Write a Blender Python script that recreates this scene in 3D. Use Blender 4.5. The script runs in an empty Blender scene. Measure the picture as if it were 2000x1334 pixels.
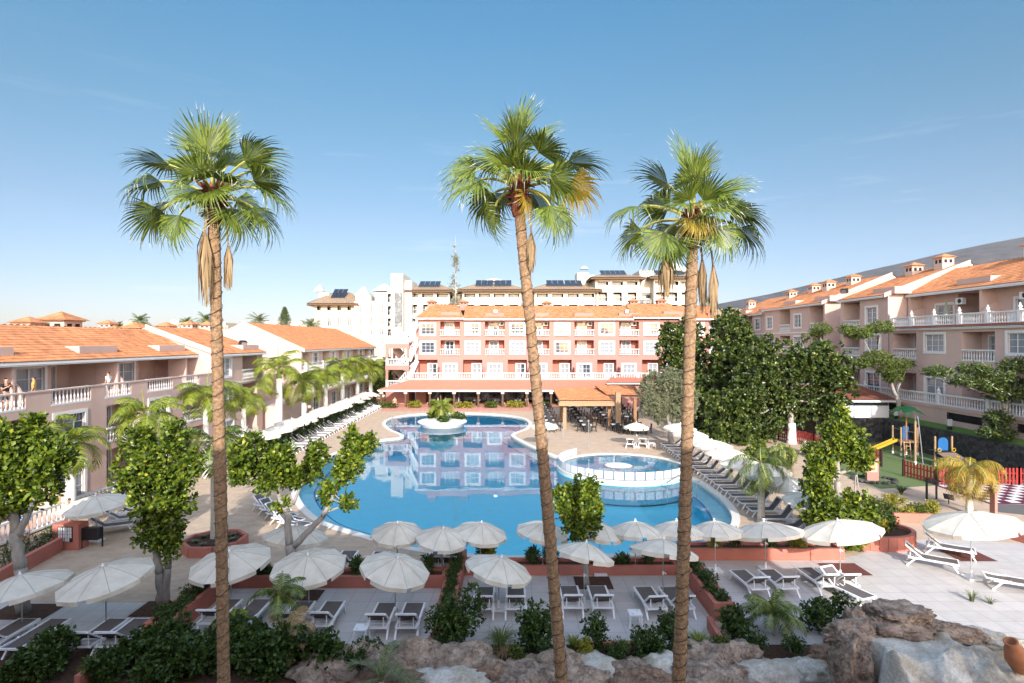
import bpy, math, random
import numpy as np
from mathutils import Vector, Matrix, Quaternion
from mathutils.geometry import tessellate_polygon
R = math.radians
sc = bpy.context.scene
C = sc.collection
# ---------------------------------------------------------------- camera
EYE = 9.6
cam = bpy.data.objects.new('camera', bpy.data.cameras.new('camera'))
C.objects.link(cam); cam.location = (0, 0, EYE); cam.rotation_euler = (R(90), 0, 0)
cam.data.lens = 20; cam.data.sensor_width = 36; cam.data.clip_start = .1; cam.data.clip_end = 30000
sc.camera = cam
# ---------------------------------------------------------------- sun and sky
ELEV = 24.3
sun_az = math.atan2(.143, -1)                       # sun stands behind the camera, a little to the right
world = bpy.data.worlds.new('World'); sc.world = world; world.use_nodes = True
nt = world.node_tree; nt.nodes.clear()
def wn(t, **k):
    n = nt.nodes.new(t)
    for a, v in k.items(): setattr(n, a, v)
    return n
sky = wn('ShaderNodeTexSky', sky_type='NISHITA', sun_disc=False, sun_elevation=R(ELEV), sun_rotation=sun_az)
sky.air_density = 1.0; sky.dust_density = .6; sky.ozone_density = 1.6
tc = wn('ShaderNodeTexCoord'); mp = wn('ShaderNodeMapping'); mp.inputs['Scale'].default_value = (1.6, 1.6, 15)
mp.inputs['Rotation'].default_value = (0, R(-7), 0)
nz = wn('ShaderNodeTexNoise'); nz.inputs['Scale'].default_value = 2.1; nz.inputs['Detail'].default_value = 7
nz.inputs['Roughness'].default_value = .6
cr = wn('ShaderNodeValToRGB'); cr.color_ramp.elements[0].position = .60; cr.color_ramp.elements[1].position = .86
sep = wn('ShaderNodeSeparateXYZ')
band = wn('ShaderNodeMapRange'); band.inputs['From Min'].default_value = .42; band.inputs['From Max'].default_value = .12
mm = wn('ShaderNodeMath', operation='MULTIPLY'); m2 = wn('ShaderNodeMath', operation='MULTIPLY'); m2.inputs[1].default_value = .42
mix = wn('ShaderNodeMix', data_type='RGBA'); mix.inputs['B'].default_value = (4.6, 4.8, 5.0, 1)
bg = wn('ShaderNodeBackground'); bg.inputs['Strength'].default_value = .15
out = wn('ShaderNodeOutputWorld')
L = nt.links.new
L(tc.outputs['Generated'], mp.inputs[0]); L(mp.outputs[0], nz.inputs['Vector']); L(nz.outputs[0], cr.inputs[0])
L(tc.outputs['Generated'], sep.inputs[0]); L(sep.outputs['Z'], band.inputs['Value'])
L(cr.outputs[0], mm.inputs[0]); L(band.outputs[0], mm.inputs[1]); L(mm.outputs[0], m2.inputs[0])
gr = wn('ShaderNodeValToRGB'); el = gr.color_ramp.elements                 # sky dimmed low in front; dome overhead brightened and warmed as added shade fill
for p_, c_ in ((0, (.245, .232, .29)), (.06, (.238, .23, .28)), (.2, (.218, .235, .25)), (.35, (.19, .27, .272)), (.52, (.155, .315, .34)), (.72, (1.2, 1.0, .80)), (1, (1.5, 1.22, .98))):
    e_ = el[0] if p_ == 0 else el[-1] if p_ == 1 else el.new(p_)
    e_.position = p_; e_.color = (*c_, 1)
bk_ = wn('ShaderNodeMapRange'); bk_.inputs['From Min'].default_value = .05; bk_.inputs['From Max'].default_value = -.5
mb_ = wn('ShaderNodeMix', data_type='RGBA'); mb_.inputs['B'].default_value = (1.5, 1.22, 1.0, 1)  # sky behind the camera likewise boosted and warmed, added fill for the shade
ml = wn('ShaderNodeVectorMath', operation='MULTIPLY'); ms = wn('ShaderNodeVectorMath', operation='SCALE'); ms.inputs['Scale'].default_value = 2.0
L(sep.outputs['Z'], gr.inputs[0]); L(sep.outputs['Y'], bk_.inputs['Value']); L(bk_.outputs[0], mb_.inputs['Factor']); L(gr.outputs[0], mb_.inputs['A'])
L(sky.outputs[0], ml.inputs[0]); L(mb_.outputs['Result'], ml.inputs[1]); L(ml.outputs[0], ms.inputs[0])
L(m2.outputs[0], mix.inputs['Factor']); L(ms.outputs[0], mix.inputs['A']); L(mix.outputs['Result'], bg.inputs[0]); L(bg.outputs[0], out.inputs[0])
sun = bpy.data.objects.new('sun', bpy.data.lights.new('sun', 'SUN')); C.objects.link(sun)
sun.data.energy = 4.0; sun.data.angle = R(.5); sun.data.color = (1, .965, .91)
d = Vector((-.143, 1, -math.tan(R(ELEV)) * 1.01)).normalized()
sun.rotation_euler = d.to_track_quat('-Z', 'Y').to_euler(); sun.location = (0, -20, 60)
vs = sc.view_settings; vs.view_transform = 'Standard'; vs.look = 'None'; vs.exposure = .8; vs.gamma = 1
sc.cycles.max_bounces = 6; sc.cycles.transparent_max_bounces = 10; sc.cycles.diffuse_bounces = 4; sc.cycles.glossy_bounces = 3
sc.cycles.caustics_reflective = False; sc.cycles.caustics_refractive = False
sc.cycles.use_denoising = True

# ---------------------------------------------------------------- where a point of the ground stands (metres)
def G(px, py, h=0.0):
    Y = (EYE - h) * 1111.1 / (py - 667.0)
    return Vector(((px - 1000) * Y / 1111.1, Y, h))
def P(px, py, Y):
    return Vector(((px - 1000) * Y / 1111.1, Y, EYE - (py - 667) * Y / 1111.1))
rnd = random.Random(7)
def U(a, b): return rnd.uniform(a, b)

# ---------------------------------------------------------------- tagging
def tag(o, label=None, cat=None, group=None, kind=None):
    if label: o['label'] = label
    if cat: o['category'] = cat
    if group: o['group'] = group
    if kind: o['kind'] = kind
    return o
def empty(name, loc=(0, 0, 0), rz=0.0, label=None, cat=None, group=None, parent=None):
    o = bpy.data.objects.new(name, None); C.objects.link(o); o.empty_display_size = .2
    o.location = loc; o.rotation_euler = (0, 0, rz); o.parent = parent
    return tag(o, label, cat, group)
KIDS = {}
def link(name, me, parent=None, loc=None):
    o = bpy.data.objects.new(name, me); C.objects.link(o)
    if parent is not None: o.parent = parent; KIDS.setdefault(parent.name, []).append(o)
    if loc is not None: o.location = loc
    return o
def dup(o, parent=None, loc=None, rz=None, label=None, scale=None):
    c = o.copy(); C.objects.link(c); c.parent = parent
    if parent is not None: KIDS.setdefault(parent.name, []).append(c)
    if loc is not None: c.location = loc
    if rz is not None: c.rotation_euler = (0, 0, rz)
    if scale is not None: c.scale = (scale,) * 3
    if label: c['label'] = label
    for k in list(KIDS.get(o.name, [])): dup(k, c)
    return c
ORD = ['', 'first', 'second', 'third', 'fourth', 'fifth', 'sixth', 'seventh', 'eighth', 'ninth', 'tenth', 'eleventh', 'twelfth', 'thirteenth',
       'fourteenth', 'fifteenth', 'sixteenth', 'seventeenth', 'eighteenth', 'nineteenth', 'twentieth', 'twenty-first', 'twenty-second', 'twenty-third',
       'twenty-fourth', 'twenty-fifth', 'twenty-sixth']

# ---------------------------------------------------------------- mesh builder
class MB:
    def __init__(s): s.v = []; s.f = []; s.m = []; s.mi = 0
    def add(s, vs_, fs):
        n = len(s.v); s.v.extend([tuple(p) for p in vs_]); s.f.extend([tuple(i + n for i in f) for f in fs]); s.m.extend([s.mi] * len(fs))
    def quad(s, a, b, c, d_): s.add([a, b, c, d_], [(0, 1, 2, 3)])
    def box(s, x0, y0, z0, x1, y1, z1):
        s.add([(x0, y0, z0), (x1, y0, z0), (x1, y1, z0), (x0, y1, z0), (x0, y0, z1), (x1, y0, z1), (x1, y1, z1), (x0, y1, z1)],
              [(0, 3, 2, 1), (4, 5, 6, 7), (0, 1, 5, 4), (1, 2, 6, 5), (2, 3, 7, 6), (3, 0, 4, 7)])
    def bar(s, a, b, w, h=None, up=(0, 0, 1)):
        """square bar from a to b"""
        a = Vector(a); b = Vector(b); h = h or w; t = (b - a).normalized(); u = Vector(up)
        if abs(t.dot(u)) > .95: u = Vector((0, 1, 0))
        x = t.cross(u).normalized() * w / 2; y = x.cross(t).normalized() * h / 2
        s.add([a - x - y, a + x - y, a + x + y, a - x + y, b - x - y, b + x - y, b + x + y, b - x + y],
              [(0, 3, 2, 1), (4, 5, 6, 7), (0, 1, 5, 4), (1, 2, 6, 5), (2, 3, 7, 6), (3, 0, 4, 7)])
    def tube(s, pts, rad, n=8, cap=True):
        pts = [Vector(p) for p in pts]
        if not hasattr(rad, '__len__'): rad = [rad] * len(pts)
        N = len(s.v); ref = None
        for i, p in enumerate(pts):
            t = (pts[min(i + 1, len(pts) - 1)] - pts[max(i - 1, 0)]).normalized()
            if ref is None: ref = Vector((1, 0, 0)) if abs(t.x) < .8 else Vector((0, 1, 0))
            x = (ref - t * ref.dot(t)).normalized(); ref = x; y = t.cross(x)
            for k in range(n):
                a = 2 * math.pi * k / n; s.v.append(tuple(p + (x * math.cos(a) + y * math.sin(a)) * rad[i]))
        for i in range(len(pts) - 1):
            for k in range(n):
                k2 = (k + 1) % n; s.f.append((N + i * n + k, N + i * n + k2, N + (i + 1) * n + k2, N + (i + 1) * n + k)); s.m.append(s.mi)
        if cap:
            s.f.append(tuple(N + k for k in range(n))[::-1]); s.m.append(s.mi)
            s.f.append(tuple(N + (len(pts) - 1) * n + k for k in range(n))); s.m.append(s.mi)
    def lathe(s, prof, c=(0, 0, 0), n=8, sq=1.0):
        N = len(s.v)
        for (z, r) in prof:
            for k in range(n):
                a = 2 * math.pi * (k + .5) / n; s.v.append((c[0] + r * math.cos(a), c[1] + r * math.sin(a) * sq, c[2] + z))
        for i in range(len(prof) - 1):
            for k in range(n):
                k2 = (k + 1) % n; s.f.append((N + i * n + k, N + i * n + k2, N + (i + 1) * n + k2, N + (i + 1) * n + k)); s.m.append(s.mi)
        s.f.append(tuple(N + k for k in range(n))[::-1]); s.m.append(s.mi)
        s.f.append(tuple(N + (len(prof) - 1) * n + k for k in range(n))); s.m.append(s.mi)
    def prism(s, poly, z0, z1):
        n = len(poly); s.add([(p[0], p[1], z0) for p in poly] + [(p[0], p[1], z1) for p in poly],
              [tuple(range(n))[::-1], tuple(range(n, 2 * n))] + [(i, (i + 1) % n, n + (i + 1) % n, n + i) for i in range(n)])
    def mesh(s, name, mats, smooth=False):
        me = bpy.data.meshes.new(name); me.from_pydata(s.v, [], s.f)
        if not isinstance(mats, (list, tuple)): mats = [mats]
        for m in mats: me.materials.append(m)
        if len(mats) > 1: me.polygons.foreach_set('material_index', s.m)
        if smooth: me.polygons.foreach_set('use_smooth', [True] * len(s.f))
        me.update(); return me
    def build(s, name, mats, parent=None, smooth=False, loc=None):
        return link(name, s.mesh(name, mats, smooth), parent, loc)
def np_mesh(name, V, F, mats, mi=None, smooth=False):
    """V (n,3), F (m,k) arrays"""
    me = bpy.data.meshes.new(name); k = F.shape[1]
    me.vertices.add(len(V)); me.vertices.foreach_set('co', np.asarray(V, dtype=np.float32).ravel())
    me.loops.add(F.size); me.loops.foreach_set('vertex_index', F.astype(np.int32).ravel())
    me.polygons.add(len(F)); me.polygons.foreach_set('loop_start', np.arange(0, F.size, k, dtype=np.int32))
    me.polygons.foreach_set('loop_total', np.full(len(F), k, dtype=np.int32))
    if not isinstance(mats, (list, tuple)): mats = [mats]
    for m in mats: me.materials.append(m)
    if mi is not None: me.polygons.foreach_set('material_index', mi.astype(np.int32))
    me.polygons.foreach_set('use_smooth', np.full(len(F), smooth, dtype=bool))
    me.update(calc_edges=True); return me

# ---------------------------------------------------------------- materials
def mat(name, col, rough=.8, var=.12, scale=3.0, bump=0.0, bscale=30.0, metal=0.0, spec=.3, col2=None, stretch=None, trans=0.0, coat=0.0):
    m = bpy.data.materials.new(name); m.use_nodes = True; t = m.node_tree; t.nodes.clear()
    o = t.nodes.new('ShaderNodeOutputMaterial'); b = t.nodes.new('ShaderNodeBsdfPrincipled')
    b.inputs['Roughness'].default_value = rough; b.inputs['Metallic'].default_value = metal; b.inputs['Specular IOR Level'].default_value = spec
    t.links.new(b.outputs[0], o.inputs[0])
    g = t.nodes.new('ShaderNodeNewGeometry'); mpn = t.nodes.new('ShaderNodeMapping')
    t.links.new(g.outputs['Position'], mpn.inputs[0])
    if stretch: mpn.inputs['Scale'].default_value = stretch
    n = t.nodes.new('ShaderNodeTexNoise'); n.inputs['Scale'].default_value = scale; n.inputs['Detail'].default_value = 6; n.inputs['Roughness'].default_value = .65
    t.links.new(mpn.outputs[0], n.inputs['Vector'])
    c1 = tuple(max(0, c * (1 - var)) for c in col); c2 = col2 or tuple(min(1, c * (1 + var)) for c in col)
    r = t.nodes.new('ShaderNodeValToRGB'); r.color_ramp.elements[0].position = .3; r.color_ramp.elements[1].position = .7
    r.color_ramp.elements[0].color = (*c1, 1); r.color_ramp.elements[1].color = (*c2, 1)
    t.links.new(n.outputs[0], r.inputs[0]); t.links.new(r.outputs[0], b.inputs['Base Color'])
    if bump:
        n2 = t.nodes.new('ShaderNodeTexNoise'); n2.inputs['Scale'].default_value = bscale; n2.inputs['Detail'].default_value = 5
        t.links.new(mpn.outputs[0], n2.inputs['Vector'])
        bp = t.nodes.new('ShaderNodeBump'); bp.inputs['Strength'].default_value = bump; bp.inputs['Distance'].default_value = .05
        t.links.new(n2.outputs[0], bp.inputs['Height']); t.links.new(bp.outputs[0], b.inputs['Normal'])
    return m
def nodes_of(m): return m.node_tree, next(n for n in m.node_tree.nodes if n.type == 'BSDF_PRINCIPLED')
def leaf_mat(name, c1, c2, trans=.35, rough=.45, spec=.35, c3=None):
    m = bpy.data.materials.new(name); m.use_nodes = True; t = m.node_tree; t.nodes.clear()
    o = t.nodes.new('ShaderNodeOutputMaterial'); b = t.nodes.new('ShaderNodeBsdfPrincipled'); tr = t.nodes.new('ShaderNodeBsdfTranslucent'); mx = t.nodes.new('ShaderNodeMixShader')
    g = t.nodes.new('ShaderNodeNewGeometry'); r = t.nodes.new('ShaderNodeValToRGB')
    r.color_ramp.elements[0].color = (*c1, 1); r.color_ramp.elements[1].color = (*c2, 1)
    if c3: e = r.color_ramp.elements.new(.93); e.color = (*c2, 1); r.color_ramp.elements[-1].color = (*c3, 1)
    t.links.new(g.outputs['Random Per Island'], r.inputs[0])
    b.inputs['Roughness'].default_value = rough; b.inputs['Specular IOR Level'].default_value = spec; mx.inputs[0].default_value = trans
    t.links.new(r.outputs[0], b.inputs['Base Color']); t.links.new(r.outputs[0], tr.inputs[0])
    t.links.new(b.outputs[0], mx.inputs[1]); t.links.new(tr.outputs[0], mx.inputs[2]); t.links.new(mx.outputs[0], o.inputs[0])
    return m
def brick_mat(name, col, mortar, bw, bh, off=0.0, msize=.006, rough=.7, var=.1, bump=.2, coord='xy', rot=0, spec=.3):
    """tile or block pattern with real-size cells"""
    m = mat(name, col, rough, var, 1.5, 0, spec=spec); t, b = nodes_of(m)
    g = t.nodes.new('ShaderNodeNewGeometry'); mpn = t.nodes.new('ShaderNodeMapping')
    t.links.new(g.outputs['Position'], mpn.inputs[0])
    if coord == 'yz': mpn.inputs['Rotation'].default_value = (R(-90), 0, R(-90))
    if coord == 'xz': mpn.inputs['Rotation'].default_value = (R(-90), 0, 0)
    if rot: mpn.inputs['Rotation'].default_value = (0, 0, rot)
    k = t.nodes.new('ShaderNodeTexBrick'); k.offset = off; k.inputs['Scale'].default_value = 1
    k.inputs['Brick Width'].default_value = bw; k.inputs['Row Height'].default_value = bh; k.inputs['Mortar Size'].default_value = msize
    k.inputs['Mortar Smooth'].default_value = .2
    src = b.inputs['Base Color'].links[0].from_socket
    k.inputs['Color1'].default_value = (1, 1, 1, 1); k.inputs['Color2'].default_value = (1 - var, 1 - var, 1 - var, 1); k.inputs['Mortar'].default_value = (*mortar, 1)
    mx = t.nodes.new('ShaderNodeMix'); mx.data_type = 'RGBA'; mx.blend_type = 'MULTIPLY'; mx.inputs['Factor'].default_value = 1
    t.links.new(mpn.outputs[0], k.inputs['Vector']); t.links.new(src, mx.inputs['A']); t.links.new(k.outputs['Color'], mx.inputs['B'])
    t.links.new(mx.outputs['Result'], b.inputs['Base Color'])
    bp = t.nodes.new('ShaderNodeBump'); bp.inputs['Strength'].default_value = bump; bp.inputs['Distance'].default_value = .01; bp.invert = True
    t.links.new(k.outputs['Fac'], bp.inputs['Height']); t.links.new(bp.outputs[0], b.inputs['Normal'])
    return m
def stone_mat(name, c1, c2, joint, scale=2.2, rough=.9):
    m = mat(name, c1, rough, .2, 4); t, b = nodes_of(m)
    g = t.nodes.new('ShaderNodeNewGeometry'); v = t.nodes.new('ShaderNodeTexVoronoi'); v.feature = 'DISTANCE_TO_EDGE'; v.inputs['Scale'].default_value = scale
    v2 = t.nodes.new('ShaderNodeTexVoronoi'); v2.inputs['Scale'].default_value = scale
    t.links.new(g.outputs['Position'], v.inputs['Vector']); t.links.new(g.outputs['Position'], v2.inputs['Vector'])
    mr = t.nodes.new('ShaderNodeMapRange'); mr.inputs['From Min'].default_value = .02; mr.inputs['From Max'].default_value = .06
    t.links.new(v.outputs['Distance'], mr.inputs['Value'])
    sp = t.nodes.new('ShaderNodeSeparateColor'); t.links.new(v2.outputs['Color'], sp.inputs[0])
    ca = t.nodes.new('ShaderNodeMix'); ca.data_type = 'RGBA'; ca.inputs['A'].default_value = (*c1, 1); ca.inputs['B'].default_value = (*c2, 1)
    t.links.new(sp.outputs[0], ca.inputs['Factor'])
    mx = t.nodes.new('ShaderNodeMix'); mx.data_type = 'RGBA'; mx.inputs['A'].default_value = (*joint, 1)
    t.links.new(mr.outputs[0], mx.inputs['Factor']); t.links.new(ca.outputs['Result'], mx.inputs['B'])
    t.links.new(mx.outputs['Result'], b.inputs['Base Color'])
    bp = t.nodes.new('ShaderNodeBump'); bp.inputs['Strength'].default_value = .6; bp.inputs['Distance'].default_value = .04
    t.links.new(mr.outputs[0], bp.inputs['Height']); t.links.new(bp.outputs[0], b.inputs['Normal'])
    return m
M = {}
M['pink'] = mat('pink_beige_render', (.53, .375, .325), .9, .10, .35, .15, 60)
M['pinklight'] = mat('pale_pink_render', (.60, .45, .38), .9, .05, .6, .15, 60)
M['coral'] = mat('coral_pink_render', (.37, .185, .157), .9, .05, .5, .1, 60)
M['coraldark'] = mat('deep_coral_render', (.40, .15, .11), .9, .05, .5, .1, 60)
M['planter'] = mat('terracotta_red_render', (.43, .155, .115), .85, .12, 1.2, .2, 50)
M['white'] = mat('white_paint', (.66, .65, .645), .6, .05, 2)
M['cream'] = mat('cream_render', (.47, .41, .32), .9, .04, .4, .1, 40)
M['hotelwhite'] = mat('white_render', (.50, .475, .43), .9, .04, .3, .1, 40)
M['tile'] = mat('orange_clay_tiles', (.40, .15, .065), .85, .3, 1.6, .1, 60, col2=(.58, .26, .12))
M['tilered'] = mat('faded_red_clay_tiles', (.42, .17, .115), .85, .15, 6, .1, 60)
M['tiletan'] = mat('tan_roof_tiles', (.25, .18, .125), .9, .2, 2, .3, 20)
M['tilebrown'] = mat('brown_roof_tiles', (.24, .085, .055), .9, .2, 8)
M['wood'] = mat('brown_timber', (.28, .15, .07), .7, .2, 3, .2, 30, stretch=(4, 4, .6))
M['woodlight'] = mat('light_timber', (.33, .215, .125), .7, .15, 3, .2, 30, stretch=(4, 4, .6))
M['wooddark'] = mat('dark_timber', (.10, .055, .03), .7, .2, 3)
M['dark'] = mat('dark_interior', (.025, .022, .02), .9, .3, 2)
M['glass'] = mat('dark_window_glass', (.05, .065, .09), .06, .4, 1.2, spec=.8)
M['curtain'] = mat('curtained_window_glass', (.24, .26, .29), .12, .16, 1.0, spec=.6, stretch=(7, 7, .5))
M['alu'] = mat('grey_metal', (.45, .46, .47), .35, .05, 4, metal=.7)
M['plastic'] = mat('white_plastic', (.74, .74, .75), .35, .03, 3, spec=.5)
M['black'] = mat('black_plastic', (.018, .018, .02), .45, .2, 3, spec=.4)
M['sling'] = mat('taupe_mesh_fabric', (.125, .108, .105), .85, .08, 3, .35, 220)
M['canvas'] = mat('cream_canvas', (.78, .75, .68), .85, .05, 1.2, .12, 25)
M['soil'] = mat('brown_soil', (.075, .040, .026), 1, .35, 9, .8, 25)
M['gravel'] = mat('red_brown_gravel', (.16, .055, .045), 1, .5, 26, 1, 60)
M['bark'] = mat('grey_bark', (.33, .30, .27), .95, .25, 4, .7, 22, stretch=(3, 3, .6))
M['whitebark'] = mat('whitewashed_bark', (.68, .66, .62), .9, .14, 4, .3, 22)
M['solar'] = mat('solar_panel_blue', (.012, .015, .025), .15, .2, 2, spec=.7)
M['stonedark'] = stone_mat('dark_basalt_wall', (.025, .024, .026), (.085, .08, .08), (.03, .03, .03), 3.2)
M['stonelight'] = stone_mat('pale_rubble_wall', (.42, .35, .26), (.62, .54, .42), (.35, .3, .23), 1.6)
M['greystone'] = stone_mat('grey_slate_cladding', (.14, .15, .16), (.24, .25, .25), (.1, .1, .1), 1.2)
M['grass'] = mat('lawn_green', (.10, .19, .035), 1, .25, 8, .8, 40)
M['turf'] = mat('artificial_turf', (.115, .165, .06), 1, .08, 2, .3, 80)
M['redpaint'] = mat('red_painted_wood', (.30, .032, .028), .6, .12, 3, .1, 30)
M['greensheet'] = mat('green_plastic', (.03, .13, .045), .4, .15, 2)
M['yellow'] = mat('yellow_plastic', (.42, .28, .02), .4, .1, 2)
M['blue'] = mat('blue_plastic', (.02, .11, .30), .4, .1, 2)
M['terracotta'] = mat('terracotta_clay', (.42, .17, .085), .8, .2, 5, .2, 30)
# ================================================================ ground, pool
def catmull(pts, n=6):
    out_ = []; N = len(pts)
    for i in range(N):
        p0, p1, p2, p3 = pts[i - 1], pts[i], pts[(i + 1) % N], pts[(i + 2) % N]
        for k in range(n):
            t = k / n
            out_.append(tuple(.5 * ((2 * p1[j]) + (-p0[j] + p2[j]) * t + (2 * p0[j] - 5 * p1[j] + 4 * p2[j] - p3[j]) * t * t + (-p0[j] + 3 * p1[j] - 3 * p2[j] + p3[j]) * t ** 3) for j in (0, 1)))
    return out_
def area(p): return .5 * sum(p[i - 1][0] * p[i][1] - p[i][0] * p[i - 1][1] for i in range(len(p)))
def offset(poly, dd):
    n = len(poly); out_ = []
    for i in range(n):
        a, b, c = poly[i - 1], poly[i], poly[(i + 1) % n]
        t = Vector((c[0] - a[0], c[1] - a[1])).normalized(); out_.append((b[0] + t.y * dd, b[1] - t.x * dd))
    return out_
pool_px = [(786, 849), (762, 838), (753, 826), (772, 815), (820, 808.5), (890, 806.5), (960, 808.5), (1012, 815), (1032, 825), (1028, 836), (1006, 845), (999, 851),
           (1014, 861), (1045, 876), (1088, 893), (1150, 902), (1214, 908), (1337, 930), (1390, 960), (1418, 985), (1431, 1012), (1418, 1040), (1380, 1058), (1300, 1074),
           (1200, 1083), (1100, 1087), (1026, 1087), (929, 1084), (810, 1070), (700, 1041), (620, 1012), (583, 970), (590, 938), (640, 895), (700, 869), (750, 859), (784, 855)]
pool = catmull([tuple(G(*p))[:2] for p in pool_px])
if area(pool) < 0: pool = pool[::-1]
WAT = -.14
coping = offset(pool, .38); inner = offset(pool, -1.0)
BIG = [(-9000, -400), (9000, -400), (9000, 9000), (-9000, 9000)]
def holed(name, outer, holes, z, m, kind='structure'):
    loops = [[Vector((x, y, 0)) for x, y in l] for l in [outer] + holes]
    tris = tessellate_polygon(loops); vv = [(p.x, p.y, z) for l in loops for p in l]
    mb = MB(); mb.add(vv, [t for t in tris]); o = mb.build(name, m); tag(o, kind=kind); return o
def ring(mb, a, b, za, zb):
    n = len(a)
    mb.add([(p[0], p[1], za) for p in a] + [(p[0], p[1], zb) for p in b], [(i, (i + 1) % n, n + (i + 1) % n, n + i) for i in range(n)])
def rect(x0, y0, x1, y1): return [(x0, y0), (x1, y0), (x1, y1), (x0, y1)]
def sheet(name, poly, z, m, kind='structure', label=None, cat=None):
    mb = MB(); loops = [[Vector((x, y, 0)) for x, y in poly]]; mb.add([(x, y, z) for x, y in poly], [t for t in tessellate_polygon(loops)])
    o = mb.build(name, m); return tag(o, label=label, cat=cat, kind=kind)
M['ground'] = mat('dry_earth', (.33, .26, .18), 1, .2, .05, .2, 3)
DECKP = [(-26.4, 6), (28, 6), (28, 34), (35.5, 37), (35.5, 95), (-26.4, 95)]
holed('ground', BIG, [DECKP], -.01, M['ground'])
M['deck'] = brick_mat('stamped_sand_concrete', (.50, .375, .27), (.80, .78, .76), .42, .21, .5, .008, .85, .12, .3)
holed('pool_deck', DECKP, [offset(pool, .2)], 0, M['deck'])
M['coping'] = mat('pale_coping_stone', (.66, .62, .56), .7, .06, 2)
mb = MB(); lip = offset(pool, -.04)
ring(mb, coping, coping, -.01, .03); ring(mb, coping, lip, .03, .03); ring(mb, lip, lip, .03, WAT - .1)
tag(mb.build('pool_coping', M['coping']), kind='structure')
M['mosaic'] = brick_mat('sky_blue_pool_mosaic', (.22, .80, 1.0), (.9, .97, 1.0), .3, .3, 0, .012, .5, .04, 0)
M['ledge'] = brick_mat('pale_blue_pool_mosaic', (.45, .84, .95), (.85, .95, 1.0), .15, .15, 0, .01, .4, .1, 0)
M['navy'] = mat('navy_blue_mosaic', (.03, .12, .42), .4, .15, 10)
mb = MB(); ring(mb, lip, lip, WAT - .1, -.42); ring(mb, lip, inner, -.42, -.42)
mb.mi = 1; i2 = offset(pool, -1.12); ring(mb, inner, i2, -.416, -.44)
mb.mi = 2; ring(mb, i2, i2, -.44, -1.5)
vv = [Vector((x, y, 0)) for x, y in offset(pool, -1.12)]
mb.add([(p.x, p.y, -1.5) for p in vv], list(tessellate_polygon([vv])))
tag(mb.build('pool_basin', [M['ledge'], M['navy'], M['mosaic']]), kind='structure')
def water_mat(name, tint, rough, bscale, bstr):
    m = bpy.data.materials.new(name); m.use_nodes = True; t = m.node_tree; t.nodes.clear()
    o = t.nodes.new('ShaderNodeOutputMaterial'); tr = t.nodes.new('ShaderNodeBsdfTransparent'); gl = t.nodes.new('ShaderNodeBsdfGlossy'); mx = t.nodes.new('ShaderNodeMixShader')
    tr.inputs[0].default_value = (*tint, 1); gl.inputs['Roughness'].default_value = rough
    fr = t.nodes.new('ShaderNodeFresnel'); fr.inputs[0].default_value = 1.29
    g = t.nodes.new('ShaderNodeNewGeometry'); n = t.nodes.new('ShaderNodeTexNoise'); n.inputs['Scale'].default_value = bscale; n.inputs['Detail'].default_value = 3
    bp = t.nodes.new('ShaderNodeBump'); bp.inputs['Strength'].default_value = bstr; bp.inputs['Distance'].default_value = .01
    t.links.new(g.outputs['Position'], n.inputs['Vector']); t.links.new(n.outputs[0], bp.inputs['Height'])
    t.links.new(bp.outputs[0], gl.inputs['Normal']); t.links.new(bp.outputs[0], fr.inputs['Normal'])
    t.links.new(fr.outputs[0], mx.inputs[0]); t.links.new(tr.outputs[0], mx.inputs[1]); t.links.new(gl.outputs[0], mx.inputs[2]); t.links.new(mx.outputs[0], o.inputs[0])
    return m
M['water'] = water_mat('pool_water', (.84, .985, 1.0), .015, 1.3, .2)
sheet('pool_water', offset(pool, .02), WAT, M['water'])
# restaurant forecourt strip, terraces
M['forecourt'] = brick_mat('pink_red_paving', (.55, .265, .19), (.85, .85, .85), .3, .3, 0, .01, .85, .1, .2)
sheet('forecourt_paving', [tuple(G(745, 803))[:2], tuple(G(1060, 803))[:2], tuple(G(1060, 796))[:2], (24, 82), (24, 89.5), (-21, 89.5)], .005, M['forecourt'])
M['terrace'] = brick_mat('pale_grey_terrace_tiles', (.50, .47, .455), (.60, .58, .57), .75, .75, 0, .010, .5, .09, .3, spec=.35)
sheet('terrace_paving', rect(-24, 12.5, -11.8, 20.9), .006, M['terrace'])
sheet('terrace_paving', rect(-10.9, 15.5, -2.6, 22.1), .006, M['terrace'])
sheet('terrace_paving', rect(-1.95, 15.5, 6.9, 23.3), .006, M['terrace'])
sheet('terrace_paving', [(7.6, 15.5), (26, 15.5), (26, 26.8), (20.6, 27.6), (18.3, 27.4), (15.4, 25.5), (13.5, 24.9), (7.6, 24.9)], .006, M['terrace'])
# planting soil strips
def soil(poly, z=.012): return sheet('soil_bed', poly, z, M['soil'])
soil(rect(-20, 12, 11.5, 18.0))
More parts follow.
